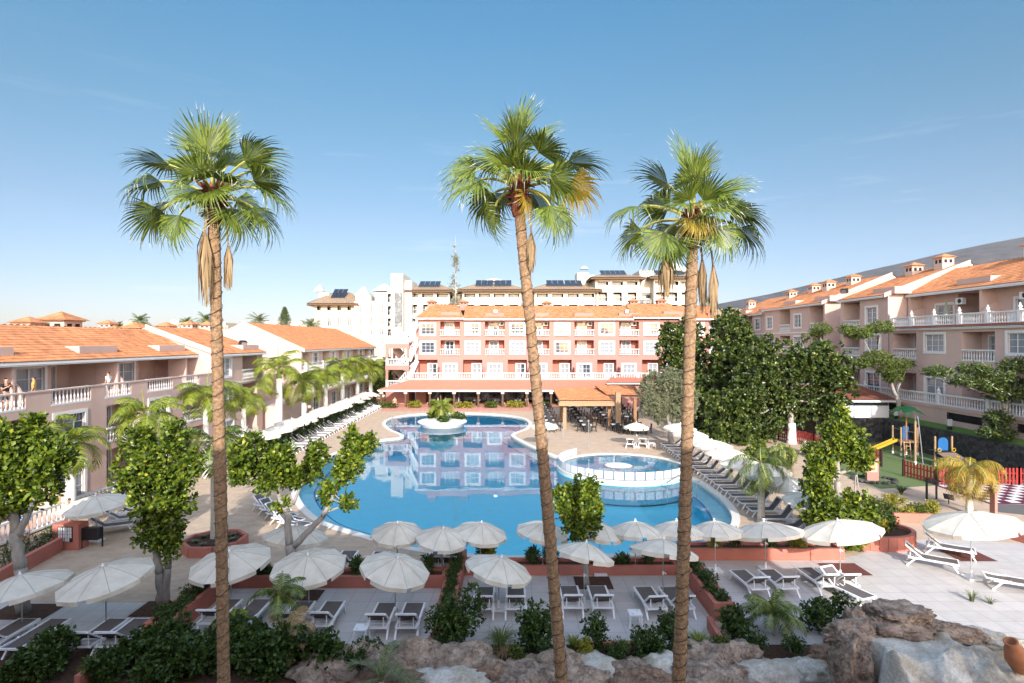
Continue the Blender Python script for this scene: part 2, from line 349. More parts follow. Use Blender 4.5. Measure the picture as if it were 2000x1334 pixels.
# distant hill and mountain
def ridge(name, pts, Y0, Y1, m, n=260, zlo=-30, seed=1, rough=1.0):
    """mountain ridge: pts (px, py) silhouette at depth Y0"""
    xs = np.linspace(pts[0][0], pts[-1][0], n); prof = np.interp(xs, [p[0] for p in pts], [p[1] for p in pts])
    rs = np.random.RandomState(seed); rows = 60
    V = np.zeros((rows, n, 3)); nzv = np.zeros((rows, n))
    for oc in range(1, 6):
        gx = 4 * 2 ** oc; gy = 2 * 2 ** oc; g = rs.randn(gy + 2, gx + 2)
        yy = np.linspace(0, gy, rows); xx = np.linspace(0, gx, n); yi = yy.astype(int); xi = xx.astype(int)
        fy = (yy - yi)[:, None]; fx = (xx - xi)[None, :]; fy = fy * fy * (3 - 2 * fy); fx = fx * fx * (3 - 2 * fx)
        a = g[yi][:, xi]; b = g[yi][:, xi + 1]; c = g[yi + 1][:, xi]; d_ = g[yi + 1][:, xi + 1]
        nzv += ((a * (1 - fx) + b * fx) * (1 - fy) + (c * (1 - fx) + d_ * fx) * fy) / 2 ** oc
    for r in range(rows):
        t = r / (rows - 1); Y = Y1 + (Y0 - Y1) * t
        X = (xs - 1000) * Y0 / 1111.1
        H = EYE - (prof - 667) * Y0 / 1111.1
        z = H * (t ** .8) + nzv[r] * H.mean() * .12 * rough * math.sin(math.pi * t) + (1 - t) * zlo * .02
        V[r, :, 0] = X; V[r, :, 1] = Y; V[r, :, 2] = z
    idx = np.arange(rows * n).reshape(rows, n)
    F = np.stack([idx[:-1, :-1], idx[:-1, 1:], idx[1:, 1:], idx[1:, :-1]], -1).reshape(-1, 4)
    o = link(name, np_mesh(name, V.reshape(-1, 3), F, m, smooth=True)); tag(o, kind='structure'); return o
M['mount'] = mat('volcanic_hillside', (.06, .055, .056), 1, .4, .012, .5, .05)
ridge('mountain', [(1150, 664), (1300, 640), (1400, 594), (1500, 575), (1564, 560), (1627, 545), (1691, 529), (1755, 515), (1826, 498), (1870, 488), (1933, 475), (2000, 463), (2300, 420), (2700, 400)], 3200, 1100, M['mount'])
M['hill'] = mat('dry_sandy_slope', (.36, .28, .18), 1, .25, .15, .6, 1)
ridge('hillside', [(1320, 668), (1370, 618), (1400, 604), (1440, 602), (1480, 612), (1700, 640), (1800, 668)], 330, 200, M['hill'], 80, seed=4, rough=.6)
# sandy soil right of the rocks
sheet('sand_bed', [(11.5, 10), (30, 10), (30, 17.2), (17, 17.6), (14.2, 18.6), (12.2, 17.6), (11.5, 16)], .016, mat('pale_sandy_soil', (.45, .33, .24), 1, .2, 3, .5, 20))
# ================================================================ building kit (local x along the facade, y inwards, z up)
CACHE = {}
def cached(key, fn):
    if key not in CACHE: CACHE[key] = fn()
    return CACHE[key]
def window_mesh(w, h, cols, rows, sur, door=False):
    def f():
        m = MB(); s = sur
        if s:
            for a in ((-w / 2 - s, -s, -w / 2, h + s), (w / 2, -s, w / 2 + s, h + s), (-w / 2, h, w / 2, h + s), (-w / 2, -s, w / 2, 0)):
                if door and a[3] == 0: continue
                m.box(a[0], -.05, a[1], a[2], .02, a[3])
        t = .055; y0, y1 = .08, .14
        m.box(-w / 2, y0, 0, -w / 2 + t, y1, h); m.box(w / 2 - t, y0, 0, w / 2, y1, h)
        m.box(-w / 2 + t, y0, h - t, w / 2 - t, y1, h); m.box(-w / 2 + t, y0, 0, w / 2 - t, y1, t)
        for c in range(1, cols): x = -w / 2 + w * c / cols; q = .045 if c * 2 == cols else .02; m.box(x - q, y0 + .005, t, x + q, y1 - .005, h - t)
        for r_ in range(1, rows): z = h * r_ / rows; m.box(-w / 2 + t, y0 + .012, z - .016, w / 2 - t, y1 - .012, z + .016)
        return m.mesh('window', M['white'])
    return cached(('win', round(w, 2), round(h, 2), cols, rows, sur, door), f)
def pane_mesh(w, h, k):
    def f():
        m = MB()
        if k == 0: m.mi = 0; m.quad((-w / 2, .16, 0), (w / 2, .16, 0), (w / 2, .16, h), (-w / 2, .16, h))
        elif k == 1: m.mi = 1; m.quad((-w / 2, .16, 0), (w / 2, .16, 0), (w / 2, .16, h), (-w / 2, .16, h))
        else:
            q = (-.05, .1, .22)[k % 3] * w
            m.mi = 1; m.quad((-w / 2, .16, 0), (q, .16, 0), (q, .16, h), (-w / 2, .16, h)); m.mi = 0; m.quad((q, .16, 0), (w / 2, .16, 0), (w / 2, .16, h), (q, .16, h))
        return m.mesh('pane', [M['glass'], M['curtain']])
    return cached(('pane', round(w, 2), round(h, 2), k), f)
BAL = [(0, .055), (.07, .055), (.09, .032), (.2, .045), (.3, .062), (.42, .045), (.56, .03), (.66, .028), (.7, .05), (.76, .05)]
def balustrade_mesh(L_, step=.27, n=6, posts=(), urn=False):
    def f():
        m = MB(); m.box(0, -.09, .0, L_, .09, .10); m.box(0, -.10, .86, L_, .10, .97)
        k = max(2, int(round(L_ / step)))
        for i in range(k): m.lathe([(z + .1, r_) for z, r_ in BAL], ((i + .5) * L_ / k, 0, 0), n)
        for p in posts:
            m.box(p - .14, -.14, 0, p + .14, .14, 1.06)
            if urn: m.lathe([(1.06, .1), (1.1, .05), (1.16, .13), (1.27, .15), (1.36, .09), (1.38, .05), (1.45, .08), (1.52, .05), (1.55, .0)], (p, 0, 0), 8)
        return m.mesh('balustrade', M['white'])
    return cached(('bal', round(L_, 2), step, n, tuple(posts), urn), f)
class Bld:
    def __init__(s, name, label, cat, loc, rz, wallm='pink', innerm=None, group=None):
        s.root = empty(name, loc, rz, label, cat, group); s.w = MB(); s.wm = [M[wallm], M[innerm or wallm]]; s.t = MB(); s.rs = random.Random(len(label))
    def window(s, xc, z, w, h, y, cols=2, rows=3, sur=.16, k=None, door=False, rz=0, parent=None, back=False):
        if back: y -= .18
        o = link('door' if door else 'window', window_mesh(w, h, cols, rows, sur, door), s.root, (xc, y, z)); o.rotation_euler = (0, 0, rz)
        link('pane', pane_mesh(w, h, s.rs.choice([0, 1, 1, 2, 3, 4]) if k is None else k), o)
        return o
    def wall(s, y, x0, x1, z0, z1, ops=(), rev=.17):
        """front plane with openings: (ox0, ox1, oz0, oz1, depth)"""
        xs = sorted({x0, x1, *[max(x0, min(x1, v)) for o in ops for v in o[:2]]}); zs = sorted({z0, z1, *[v for o in ops for v in o[2:4]]})
        s.w.mi = 0
        for i in range(len(xs) - 1):
            for j in range(len(zs) - 1):
                cx, cz = (xs[i] + xs[i + 1]) / 2, (zs[j] + zs[j + 1]) / 2
                if any(o[0] < cx < o[1] and o[2] < cz < o[3] for o in ops): continue
                s.w.quad((xs[i], y, zs[j]), (xs[i + 1], y, zs[j]), (xs[i + 1], y, zs[j + 1]), (xs[i], y, zs[j + 1]))
        for o in ops:
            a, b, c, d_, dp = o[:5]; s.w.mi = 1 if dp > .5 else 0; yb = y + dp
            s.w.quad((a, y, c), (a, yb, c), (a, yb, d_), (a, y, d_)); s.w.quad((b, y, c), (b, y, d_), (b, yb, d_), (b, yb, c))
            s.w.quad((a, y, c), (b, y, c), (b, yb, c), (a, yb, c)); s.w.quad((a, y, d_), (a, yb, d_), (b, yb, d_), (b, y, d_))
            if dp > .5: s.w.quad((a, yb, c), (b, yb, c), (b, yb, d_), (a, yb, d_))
            s.w.mi = 0
    def bal(s, x0, x1, y, z, step=.27, n=6, posts=(), urn=False, rz=0):
        o = link('balustrade', balustrade_mesh(x1 - x0, step, n, posts, urn), s.root, (x0, y, z)); o.rotation_euler = (0, 0, rz); return o
    def roof(s, eL, eR, rR, rL, m='tile', per=.26, row=.36, parent=None, th=.16, name='roof'):
        eL, eR, rR, rL = map(Vector, (eL, eR, rR, rL)); mb = MB()
        Lg = max((eR - eL).length, (rR - rL).length); H = ((rL - eL).length + (rR - eR).length) / 2
        nu = max(4, int(Lg / per) * 4); nv = max(2, int(H / row)); nrm = (eR - eL).cross(rL - eL).normalized()
        if nrm.z < 0: nrm = -nrm
        us = np.linspace(0, 1, nu + 1); V = []; 
        wave = .5 * np.abs(np.sin(np.pi * us * Lg / per)) ** .7 * (per * .42)
        for j in range(nv):
            for e in (0, 1):
                v = (j + e) / nv; a = eL.lerp(rL, v); b = eR.lerp(rR, v); lift = .028 if e == 0 else .0
                P_ = np.outer(1 - us, np.array(a)) + np.outer(us, np.array(b)) + np.outer(wave + lift, np.array(nrm)); V.append(P_)
        V = np.concatenate(V); n1 = nu + 1; idx = np.arange(len(V)).reshape(-1, n1)
        F = np.stack([idx[:-1, :-1], idx[:-1, 1:], idx[1:, 1:], idx[1:, :-1]], -1).reshape(-1, 4)
        o = link(name, np_mesh(name, V, F, M[m] if isinstance(m, str) else m), parent or s.root)
        # solid underside
        dz = Vector((0, 0, -th)); s.t.mi = 0; q = [eL, eR, rR, rL]; e = -nrm * .02
        s.t.add([p + e for p in q] + [p + dz for p in q], [(0, 1, 2, 3), (4, 7, 6, 5), (0, 4, 5, 1), (1, 5, 6, 2), (2, 6, 7, 3), (3, 7, 4, 0)])
        return o
    def chimney(s, x, y, z, roof, w=1.2, h=1.1, cap='tile', wallm='pinklight'):
        def f():
            m = MB(); m.box(-w / 2, -w / 2, -.8, w / 2, w / 2, h); m.box(-w * .58, -w * .58, h, w * .58, w * .58, h + .09)
            m.mi = 1; a = w * .72
            for k in range(4):
                c, s_ = math.cos(k * math.pi / 2), math.sin(k * math.pi / 2); rr = lambda px, py: (px * c - py * s_, px * s_ + py * c)
                m.add([(*rr(-a, -a), h + .1), (*rr(a, -a), h + .1), (0, 0, h + .1 + w * .38)], [(0, 1, 2)])
            m.quad((-a, -a, h + .095), (a, -a, h + .095), (a, a, h + .095), (-a, a, h + .095))
            m.mi = 2
            for k in range(4):
                c, s_ = math.cos(k * math.pi / 2), math.sin(k * math.pi / 2); rr = lambda px, py: (px * c - py * s_, px * s_ + py * c)
                for xx in (-.22, .22):
                    x0, x1 = (xx - .13) * w, (xx + .13) * w; y_ = -w / 2 - .004
                    m.add([(*rr(x0, y_), h * .55), (*rr(x1, y_), h * .55), (*rr(x1, y_), h * .88), (*rr(x0, y_), h * .88)], [(0, 1, 2, 3)])
            return m.mesh('chimney', [M[wallm], M[cap], M['dark']])
        return link('chimney', cached(('chim', w, h, cap, wallm), f), roof, (x, y, z))
    def finish(s, trim='white'):
        if s.w.v: s.w.build('wall', s.wm, s.root)
        if s.t.v: s.t.build('trim', M[trim], s.root)
def ac_unit(b, x, y, z, rz=0):
    def f():
        m = MB(); m.box(-.42, -.16, 0, .42, .16, .58); m.mi = 1; m.lathe([(0, .0), (.001, .23)], (0, 0, 0), 12)
        mm_ = MB(); mm_.box(-.42, -.16, 0, .42, .16, .58); mm_.mi = 1
        pts = [(.06 + .22 * math.cos(a * math.pi / 7), -.164, .3 + .22 * math.sin(a * math.pi / 7)) for a in range(14)]
        mm_.add(pts, [tuple(range(14))]); return mm_.mesh('air_conditioner', [M['plastic'], M['black']])
    o = link('air_conditioner', cached('ac', f), b.root, (x, y, z)); o.rotation_euler = (0, 0, rz)
def privacy_mb(b, x, y0, y1, z, r0=1.9):
    """quarter round dividing wall between terraces, standing across the facade (thin in x)"""
    n = 8; y0_ = y1 - r0; pts = [(y1, z), (y0_, z)]
    for k in range(n + 1): a = math.pi - k * math.pi / 2 / n; pts.append((y1 + r0 * math.cos(a), z + r0 * math.sin(a)))
    m = b.w; m.mi = 0; N = len(pts); t = .07
    m.add([(x - t, p[0], p[1]) for p in pts] + [(x + t, p[0], p[1]) for p in pts], [tuple(range(N)), tuple(range(N, 2 * N))[::-1]] + [(i, (i + 1) % N, N + (i + 1) % N, N + i) for i in range(N)])

def wing(name, label, loc, rz, units, pitch, F, eave, ridge_z, terrace=True, first='win', ridge_y=6.3, depth=12.5, tT=3.4, near_end_gable=True,
         urns=False, roof_m='tile', chims=(), flip=False, ac=(), x_extra=0.0, dormers=True, wallm='pink', skip_ground=False, group=None, eave_y=1.6):
    """three-storey wing: F = floor levels [ground, first, second]. units of one window bay + one balcony bay"""
    b = Bld(name, label, 'building', loc, rz, wallm, wallm, group); Lg = units * pitch + x_extra
    ops = []; wins = []
    for u in range(units):
        x = u * pitch
        for fl in (0, 1):
            z = F[fl]
            a = x + .08 * pitch; c = x + .58 * pitch
            wx, bx = (a, c) if (first == 'win') != flip else (c - .02 * pitch, a - .02 * pitch)
            if fl == 0:
                ops.append((wx + .15, wx + 2.35, z + .05, z + 2.2, .17)); wins.append((wx + 1.25, z + .05, 2.2, 2.15, 0, 2, 3, True))
                ops.append((bx, bx + .38 * pitch, z + .02, z + 2.5, 1.7)); wins.append((bx + .20 * pitch, z + .03, 1.5, 2.1, 1.7, 2, 3, True))
            else:
                ops.append((wx + .1, wx + 2.4, z + .75, z + 2.3, .17)); wins.append((wx + 1.25, z + .75, 2.3, 1.55, 0, 3, 3, False))
                ops.append((bx, bx + .38 * pitch, z + .02, z + 2.45, 1.7)); wins.append((bx + .20 * pitch, z + .03, 1.5, 2.1, 1.7, 2, 3, True))
                b.bal(bx, bx + .38 * pitch, .06, z + .02)
    zt = F[2]
    if terrace:
        b.wall(0, 0, Lg, F[0] - .6, zt, ops)
        # parapet with balustrades
        pops = []
        for u in range(units):
            x = u * pitch
            for (a, c) in ((.06, .42), (.56, .86)):
                pops.append((x + a * pitch, x + c * pitch, zt + .05, zt + .93, .16)); b.bal(x + a * pitch, x + c * pitch, .08, zt + .02, posts=())
        if urns:
            ps = tuple(np.arange(0.14, Lg, 2.9)); b.bal(0, Lg, .1, zt, .24, 6, ps, True)
            b.t.box(0, -.25, zt - .35, Lg, -.001, zt - .15)
            rr = b.roof((0, -.35, zt - .18), (Lg, -.35, zt - .18), (Lg, .05, zt + .04), (0, .05, zt + .04), 'tilebrown', .26, .22, name='roof_trim', th=.05)
        else:
            b.wall(0, 0, Lg, zt, zt + .9, pops); b.w.box(0, -.05, zt + .9, Lg, .22, zt + .98)
            b.w.quad((0, .17, zt), (Lg, .17, zt), (Lg, .17, zt + .05), (0, .17, zt + .05))
            s_ = sorted(pops); e = 0
            for o in s_ + [(Lg, Lg, 0, 0, 0)]:
                if o[0] > e: b.w.quad((e, .16, zt), (o[0], .16, zt), (o[0], .16, zt + .9), (e, .16, zt + .9))
                e = o[1]
        b.w.box(0, .01, zt - .1, Lg, tT + .01, zt - .012)                   # terrace slab
        # upper rooms
        uo = []
        for u in range(units):
            x = u * pitch
            rx0, rx1 = x + .02 * pitch, x + .55 * pitch                      # room bay; the rest is a recess
            uo.append((rx1, x + 1.02 * pitch if u < units - 1 else Lg - .2, zt, eave - .25, 2.0))
            wx = rx0 + (.22 * pitch)
            uo.append((wx, wx + 2.1, zt + .02, zt + 2.1, .17)); wins.append((wx + 1.05, zt + .02, 2.1, 2.08, tT, 2, 3, True))
            wins.append((x + .78 * pitch, zt + .02, 1.1, 2.0, tT + 2.0, 2, 3, True))
            privacy_mb(b, rx0 + .35, tT - 1.9, tT, zt)
            privacy_mb(b, rx1 + .0, tT - .0, tT + 2.0, zt, 1.9) if False else None
        b.wall(tT, 0, Lg, zt, eave - .1, uo)
        # added full-height walls between rooms, catching sun in place of the lit room sides
        for u in range(units + 1):
            x = min(u * pitch + .02 * pitch, Lg - .1); b.w.box(x - .09, eave_y + .25, zt, x + .09, tT - .004, eave - .12)
    else:
        for u in range(units):
            x = u * pitch; z = zt; a = x + .08 * pitch; c = x + .58 * pitch
            wx, bx = (a, c) if (first == 'win') != flip else (c - .02 * pitch, a - .02 * pitch)
            ops.append((wx + .1, wx + 1.9, z + .55, z + 2.2, .17)); wins.append((wx + 1.0, z + .55, 1.8, 1.65, 0, 2, 3, False))
            ops.append((bx, bx + .38 * pitch, z + .02, eave - .3, 1.9)); wins.append((bx + .20 * pitch, z + .03, 1.5, 2.1, 1.9, 2, 3, True)); b.bal(bx, bx + .38 * pitch, .06, z + .02)
        b.wall(0, 0, Lg, F[0] - .6, eave - .1, ops)
        b.t.box(-.06, -.07, zt - .28, Lg + .06, -.002, zt - .12)
    for w_ in wins: b.window(w_[0], w_[1], w_[2], w_[3], w_[4], w_[5], w_[6], door=w_[7], sur=.2 if w_[4] in (0, tT) else .1, back=w_[4] not in (0, tT))
    ey = eave_y if terrace else -.45
    # ends (gables)
    yf = 0 if not terrace else ey + .4
    for (x, nx) in ((0.0, -1), (Lg, 1)):
        b.w.mi = 0; zb = F[0] - .6
        if terrace: b.w.add([(x, 0, zb), (x, depth, zb), (x, depth, zt), (x, 0, zt)], [(0, 1, 2, 3)]); b.w.add([(x, yf, zt), (x, depth, zt), (x, depth, eave - .6), (x, ridge_y, ridge_z - .05), (x, yf, eave - .05)], [(0, 1, 2, 3, 4)])
        else: b.w.add([(x, 0, zb), (x, depth, zb), (x, depth, eave - .6), (x, ridge_y, ridge_z - .05), (x, 0, eave - .02)], [(0, 1, 2, 3, 4)])
    b.w.quad((0, depth, F[0] - .6), (Lg, depth, F[0] - .6), (Lg, depth, eave - .6), (0, depth, eave - .6))
    ro = b.roof((-.05, ey, eave), (Lg + .05, ey, eave), (Lg + .05, ridge_y, ridge_z), (-.05, ridge_y, ridge_z), roof_m)
    b.roof((-.05, depth + .3, eave - .5), (Lg + .05, depth + .3, eave - .5), (Lg + .05, ridge_y, ridge_z), (-.05, ridge_y, ridge_z), roof_m, per=.5, row=1.2)
    # raised gable copings
    sl = (ridge_z - eave) / (ridge_y - ey)
    for x in ((-.2,) if near_end_gable == 'lo' else (Lg - .02,) if near_end_gable == 'hi' else ()):
        b.w.mi = 0; e0 = eave - .25
        b.w.add([(x + q, yy, zz) for q in (0, .22) for yy, zz in ((ey - .05, e0), (ey - .05, eave + .18), (ridge_y, ridge_z + .24), (ridge_y, ridge_z - .3))],
                [(0, 1, 2, 3), (7, 6, 5, 4), (0, 4, 5, 1), (1, 5, 6, 2), (2, 6, 7, 3), (3, 7, 4, 0)])
    b.t.box(-.04, ey + .04, eave - .24, Lg + .04, ey + .16, eave - .17)
    if dormers:
        for u in range(units):
            x = u * pitch + .66 * pitch; y0 = ey + .7; zz = eave + sl * .7
            b.w.box(x, y0, zz - .15, x + .42 * pitch, y0 + 1.7, zz + .55)
    for c in chims: b.chimney(*c, ro) if len(c) == 3 else b.chimney(c[0], c[1], c[2], ro, *c[3:])
    for a in ac: ac_unit(b, *a)
    b.finish(); return b, ro

# ---- left wings, facade towards +x (local x runs away from the camera)
RZL = R(90)
A0 = 23.6
A, Aroof = wing('hotel_wing', 'long pink beige wing on the left whose guests lean on the terrace balustrade', (-26.5, A0, 0), RZL, 3, 8.6, (0, 2.95, 5.85), 8.4, 10.65,
     first='win', chims=[(18.9, 9.6, 9.7, 1.3, 1.2), (22.0, 9.6, 9.7, 1.9, 1.5), (24.4, 11.2, 9.3, 1.3, 1.3)], x_extra=1.6)
A2, A2roof = wing('hotel_wing', 'short pink beige wing with arched corner balcony beyond the long terrace wing', (-26.5, 51.05, 0), RZL, 1, 8.4, (0, 2.95, 5.85), 8.45, 10.9,
     terrace=False, first='win', near_end_gable='lo', chims=[(1.5, 10.2, 9.4, 1.3, 1.1), (5.4, 10.8, 9.3, 1.7, 1.5), (8, 12, 9.0, 1.2, 1.2)], x_extra=1.0, depth=12.5)
A3, A3roof = wing('hotel_wing', 'white gabled wing with rows of arched balconies behind the royal palms', (-26.5, 71.5, 0), RZL, 5, 7.6, (0, 3.0, 5.9), 8.5, 12.0,
     terrace=False, first='rec', near_end_gable='lo', depth=15, ridge_y=7.4, dormers=False, wallm='pinklight')
# continuous balcony bands of the far wing
for z in (3.02, 5.92):
    A3.bal(0.1, 37.9, -.55, z, .34, 4, tuple(np.arange(.15, 38, 6.3)))
mb = MB()
for z in (3.02, 5.92): mb.box(0, -.7, z - .28, 38, -.003, z - .004)
mb.build('balcony_slab', M['pinklight'], A3.root)
# ---- right wings, facade towards -x (local x runs towards the camera)
RZR = R(-90)
Cn, Cr = wing('hotel_wing', 'near right pink wing with urn-topped white balustrade and two air conditioners', (38.0, 57.3, 0), RZR, 4, 8.7, (4.1, 7.95, 11.0), 14.25, 16.9,
     first='rec', urns=True, tT=3.2, chims=[(9.2, 6.4, 16.6), (21, 6.6, 16.6)], depth=13, ridge_y=6.6, ac=((5.3, 3.0, 13.0), (11.9, 3.0, 13.0), (20.4, 3.0, 13.0)))
C2, C2r = wing('hotel_wing', 'narrow right pink wing stepped forward with corner balconies above the round-topped trees', (38.0, 65.8, 0), RZR, 1, 8.3, (4.1, 7.95, 11.0), 14.3, 17.6,
     terrace=False, first='rec', near_end_gable='hi', depth=13, ridge_y=8.2, chims=[(2.4, 6.8, 16.8), (6.0, 7.4, 17.2)])
C3, C3r = wing('hotel_wing', 'far right pink wing half hidden by the trees, with balustraded terrace', (38.6, 87.0, 0), RZR, 2, 8.4, (4.6, 7.95, 11.0), 14.4, 17.9,
     terrace=False, first='win', near_end_gable='hi', depth=13, ridge_y=8.2, chims=[(3.4, 5.8, 16.6), (8.0, 5.4, 16.6), (12, 6.4, 16.9)])
C4, C4r = wing('hotel_wing', 'farthest right pink wing with a chimney, ending at the hillside', (39.2, 105.0, 0), RZR, 2, 8.4, (4.6, 7.95, 11.0), 14.0, 17.4,
     terrace=False, first='rec', near_end_gable='hi', depth=13, ridge_y=8.2, chims=[(4.0, 3.2, 15.4), (13, 6, 16.4)])

# ---- central pink building
X0 = -15.0; KX = .0801
cb = Bld('hotel_building', 'coral pink four-storey building across the pool above the restaurant', 'building', (X0, 89, 0), 0, 'coral', 'coraldark')
def cx(px): return (px - 1000) * KX - X0
LB = cx(1345) + 8
ops = [(1.5, LB - 8, .02, 3.1, 2.2)]; wins = []
for i in range(8):
    wc, bc = cx(835.7 + 87.4 * i), cx(879 + 87.4 * i)
    if bc > LB - 1: break
    # top floor
    ops.append((wc - 1.0, wc + 1.0, 10.75, 12.35, .17)); wins.append((wc, 10.75, 2.0, 1.6, 0, 3, 3, False, .26))
    ops.append((bc - 1.55, bc + 1.55, 10.5, 12.85, 1.6)); wins.append((bc - .25, 10.52, 1.25, 2.1, 1.6, 2, 3, True, .16))
    ops.append((wc - 1.0, wc + 1.0, 7.85, 9.45, .17)); wins.append((wc, 7.85, 2.0, 1.6, 0, 3, 3, False, .26))
    ops.append((bc - 1.5, bc + 1.5, 7.5, 9.8, 1.6)); wins.append((bc - .2, 7.52, 1.25, 2.1, 1.6, 2, 3, True, .16))
    ops.append((wc - 1.5, wc + 1.5, 3.9, 6.75, 1.6)); wins.append((wc + .55, 3.92, 1.3, 2.1, 1.6, 2, 3, True, .18))
    ops.append((bc - .95, bc + .95, 3.95, 6.0, .17)); wins.append((bc, 3.95, 1.9, 2.05, 0, 3, 3, True, .24))
    for z in (10.5, 7.5): cb.bal(bc - 1.55, bc + 1.55, -.16, z - .02, .25, 5)
    if i in (1, 2, 3, 5): cb.bal(wc - 1.1, wc + 1.1, -.16, 10.48, .25, 5)
    if i in (1, 2, 3, 4, 5): ac_unit(cb, bc + 1.0, 1.3, 12.1)
    cb.w.mi = 0; cb.w.box(wc + 1.72, -2.2, 3.88, wc + 1.82, -.003, 5.6)          # low dividing walls on the first-floor terrace
ops = [o for o in ops if o[1] < LB]
cb.wall(0, 0, LB, 0, 13.0, ops)
for w_ in wins:
    if w_[0] < LB - 1: cb.window(w_[0], w_[1], w_[2], w_[3], w_[4], w_[5], w_[6], sur=w_[8], door=w_[7], k=cb.rs.choice([1, 1, 1, 1, 3, 0]), back=w_[4] > 1)
cb.w.mi = 0
cb.w.quad((0, 0, 0), (0, 13, 0), (0, 13, 13), (0, 0, 13)); cb.w.quad((LB, 0, 0), (LB, 13, 0), (LB, 13, 13), (LB, 0, 13)); cb.w.quad((0, 13, 0), (LB, 13, 0), (LB, 13, 13), (0, 13, 13))
for x0_, x1_, z in ((0, LB, 13.0), ): cb.w.box(-.08, -.12, z - .28, LB + .08, -.004, z - .12)
segs = [(812, 906, .12), (906, 1236, 0), (1236, 1326, .22), (1326, 1410, 0)]
for a, c, dz in segs:
    a_, c_ = cx(a), cx(c); ez, rz_ = 13.15 + dz, 15.45 + dz * 1.6
    r_ = cb.roof((a_ - .1, -.55 - dz, ez), (c_ + .1, -.55 - dz, ez), (c_ + (.1 if a > 820 else -1.5), 5.2, rz_), (a_ + (1.9 if a < 820 else -.1), 5.2, rz_), 'tile', per=.3, row=.5)
    cb.roof((a_, 13.4, ez), (c_, 13.4, ez), (c_, 5.2, rz_), (a_ + (1.9 if a < 820 else 0), 5.2, rz_), 'tile', per=.8, row=2)
    cb.t.box(a_, -.6 - dz, ez - .22, c_, -.46 - dz, ez - .02)
    for i in range(8):
        bc = cx(879 + 87.4 * i)
        if a_ < bc < c_ and bc < LB - 2: cb.w.box(bc - 1.5, .35, ez + .15, bc + 1.5, 2.0, ez + .95)
    for q in {812: (834, 900), 906: (1072,), 1236: (1252, 1309), 1326: ()}[a]: cb.chimney(cx(q), 5.6, rz_ - .1, r_, 1.3, .5, wallm='coral')
m_ = MB(); m_.box(1.6, 1.9, .03, LB - 8.1, 2.1, 3.0); m_.mi = 1
for q in range(16): m_.box(1.7 + q * 2.3, 1.82, .03, 1.78 + q * 2.3, 1.9, 2.6)
m_.build('glazed_front', [M['glass'], M['dark']], cb.root)
fl = MB(); fl.box(cx(964), .1, 14.0, cx(972), .5, 14.6); fl.mi = 1; fl.quad((cx(964.5), .09, 14.05), (cx(971.5), .09, 14.05), (cx(971.5), .09, 14.55), (cx(964.5), .09, 14.55)); fl.build('floodlight', [M['black'], M['alu']], cb.root)
fl = MB(); fl.box(cx(1221), .1, 14.0, cx(1229), .5, 14.6); fl.mi = 1; fl.quad((cx(1221.5), .09, 14.05), (cx(1228.5), .09, 14.05), (cx(1228.5), .09, 14.55), (cx(1221.5), .09, 14.55)); fl.build('floodlight', [M['black'], M['alu']], cb.root)
# first-floor terrace balustrade, slab and the restaurant roof below it
cb.w.box(-.9, -2.35, 3.55, LB, -.004, 3.86)
cb.bal(-.9, LB - 2, -2.2, 3.86, .26, 5, tuple(np.arange(.14, LB - 1.5, 3.5)))
arc = cb.roof((-4.6, -6.2, 2.55), (cx(1170), -6.2, 2.55), (cx(1215), -2.3, 3.62), (-1.0, -2.3, 3.62), 'tilered', per=.3, row=.45, name='restaurant_roof')
cb.t.box(-4.5, -6.12, 2.28, cx(1170), -5.98, 2.42)
for q in np.linspace(-4.1, cx(1160), 10):
    m_ = MB(); m_.box(q - .13, -5.9, 0, q + .13, -5.62, 2.3); m_.mi = 1; m_.box(q - .24, -5.96, 1.95, q + .24, -5.52, 2.27)
    m_.build('pillar', [M['wooddark'], M['pinklight']], cb.root)
for q in range(9):                                                     # glazed doors of the restaurant
    x = 6.0 + q * 3.3
    if x < LB - 9: cb.window(x, .03, 2.4, 2.5, 2.2, 3, 1, 0.0, k=0, door=True)
cb.finish()
# stair tower
st = Bld('stair_tower', 'open pink stair tower with white balustrades left of the coral building', 'stairs', (0, 0, 0), 0, 'coral')
xL, xR = (757 - 1000) * KX, (797 - 1000) * KX; y0, y1 = 87.6, 93.0
for (x, y) in ((xL, y0), (xR, y0), (xL, y1), (xR, y1)): st.w.box(x, y, 2.6, x + .36, y + .36, 9.3)
st.w.box(xL, y0 + .01, 0, xR + .35, y1 + .3, 2.62)
for z in (5.25, 8.55): st.w.box(xL - .05, y0 - .06, z, xR + .42, y1, z + .72)
for z in (2.62, 5.97, 9.27):
    o = st.bal(xL + .1, xR + .3, y0 + .05, z, .25, 5, (.1, xR - xL + .05)); 
    st.bal(xL + .1, xR + .3, y1 + .1, z, .25, 5)
for z in (2.4, 5.4, 8.7, ):                                            # flights rising to the right, with balustrades
    m_ = MB(); n = 9
    for k in range(n):
        x = xR - 1.6 + k * .26; m_.box(x, y0 + 1.0, z + k * .33 - .1, x + .28, y0 + 2.6, z + k * .33 + .14)
    m_.bar((xR - 1.6, y0 + .9, z + .9), (xR + .9, y0 + .9, z + 3.9), .14, .12); m_.bar((xR - 1.6, y0 + .9, z + .0), (xR + .9, y0 + .9, z + 3.0), .12, .3)
    for k in range(9): x = xR - 1.5 + k * .29; m_.box(x, y0 + .86, z + .1 + k * .345, x + .1, y0 + .94, z + .95 + k * .345)
    m_.build('stair_flight', M['white'], st.root)
    m_ = MB(); m_.bar((xL + .5, y1 - .4, z + 3.0), (xR - .4, y1 - .4, z + .3), .25, 1.3); m_.build('stair_soffit', M['pinklight'], st.root)
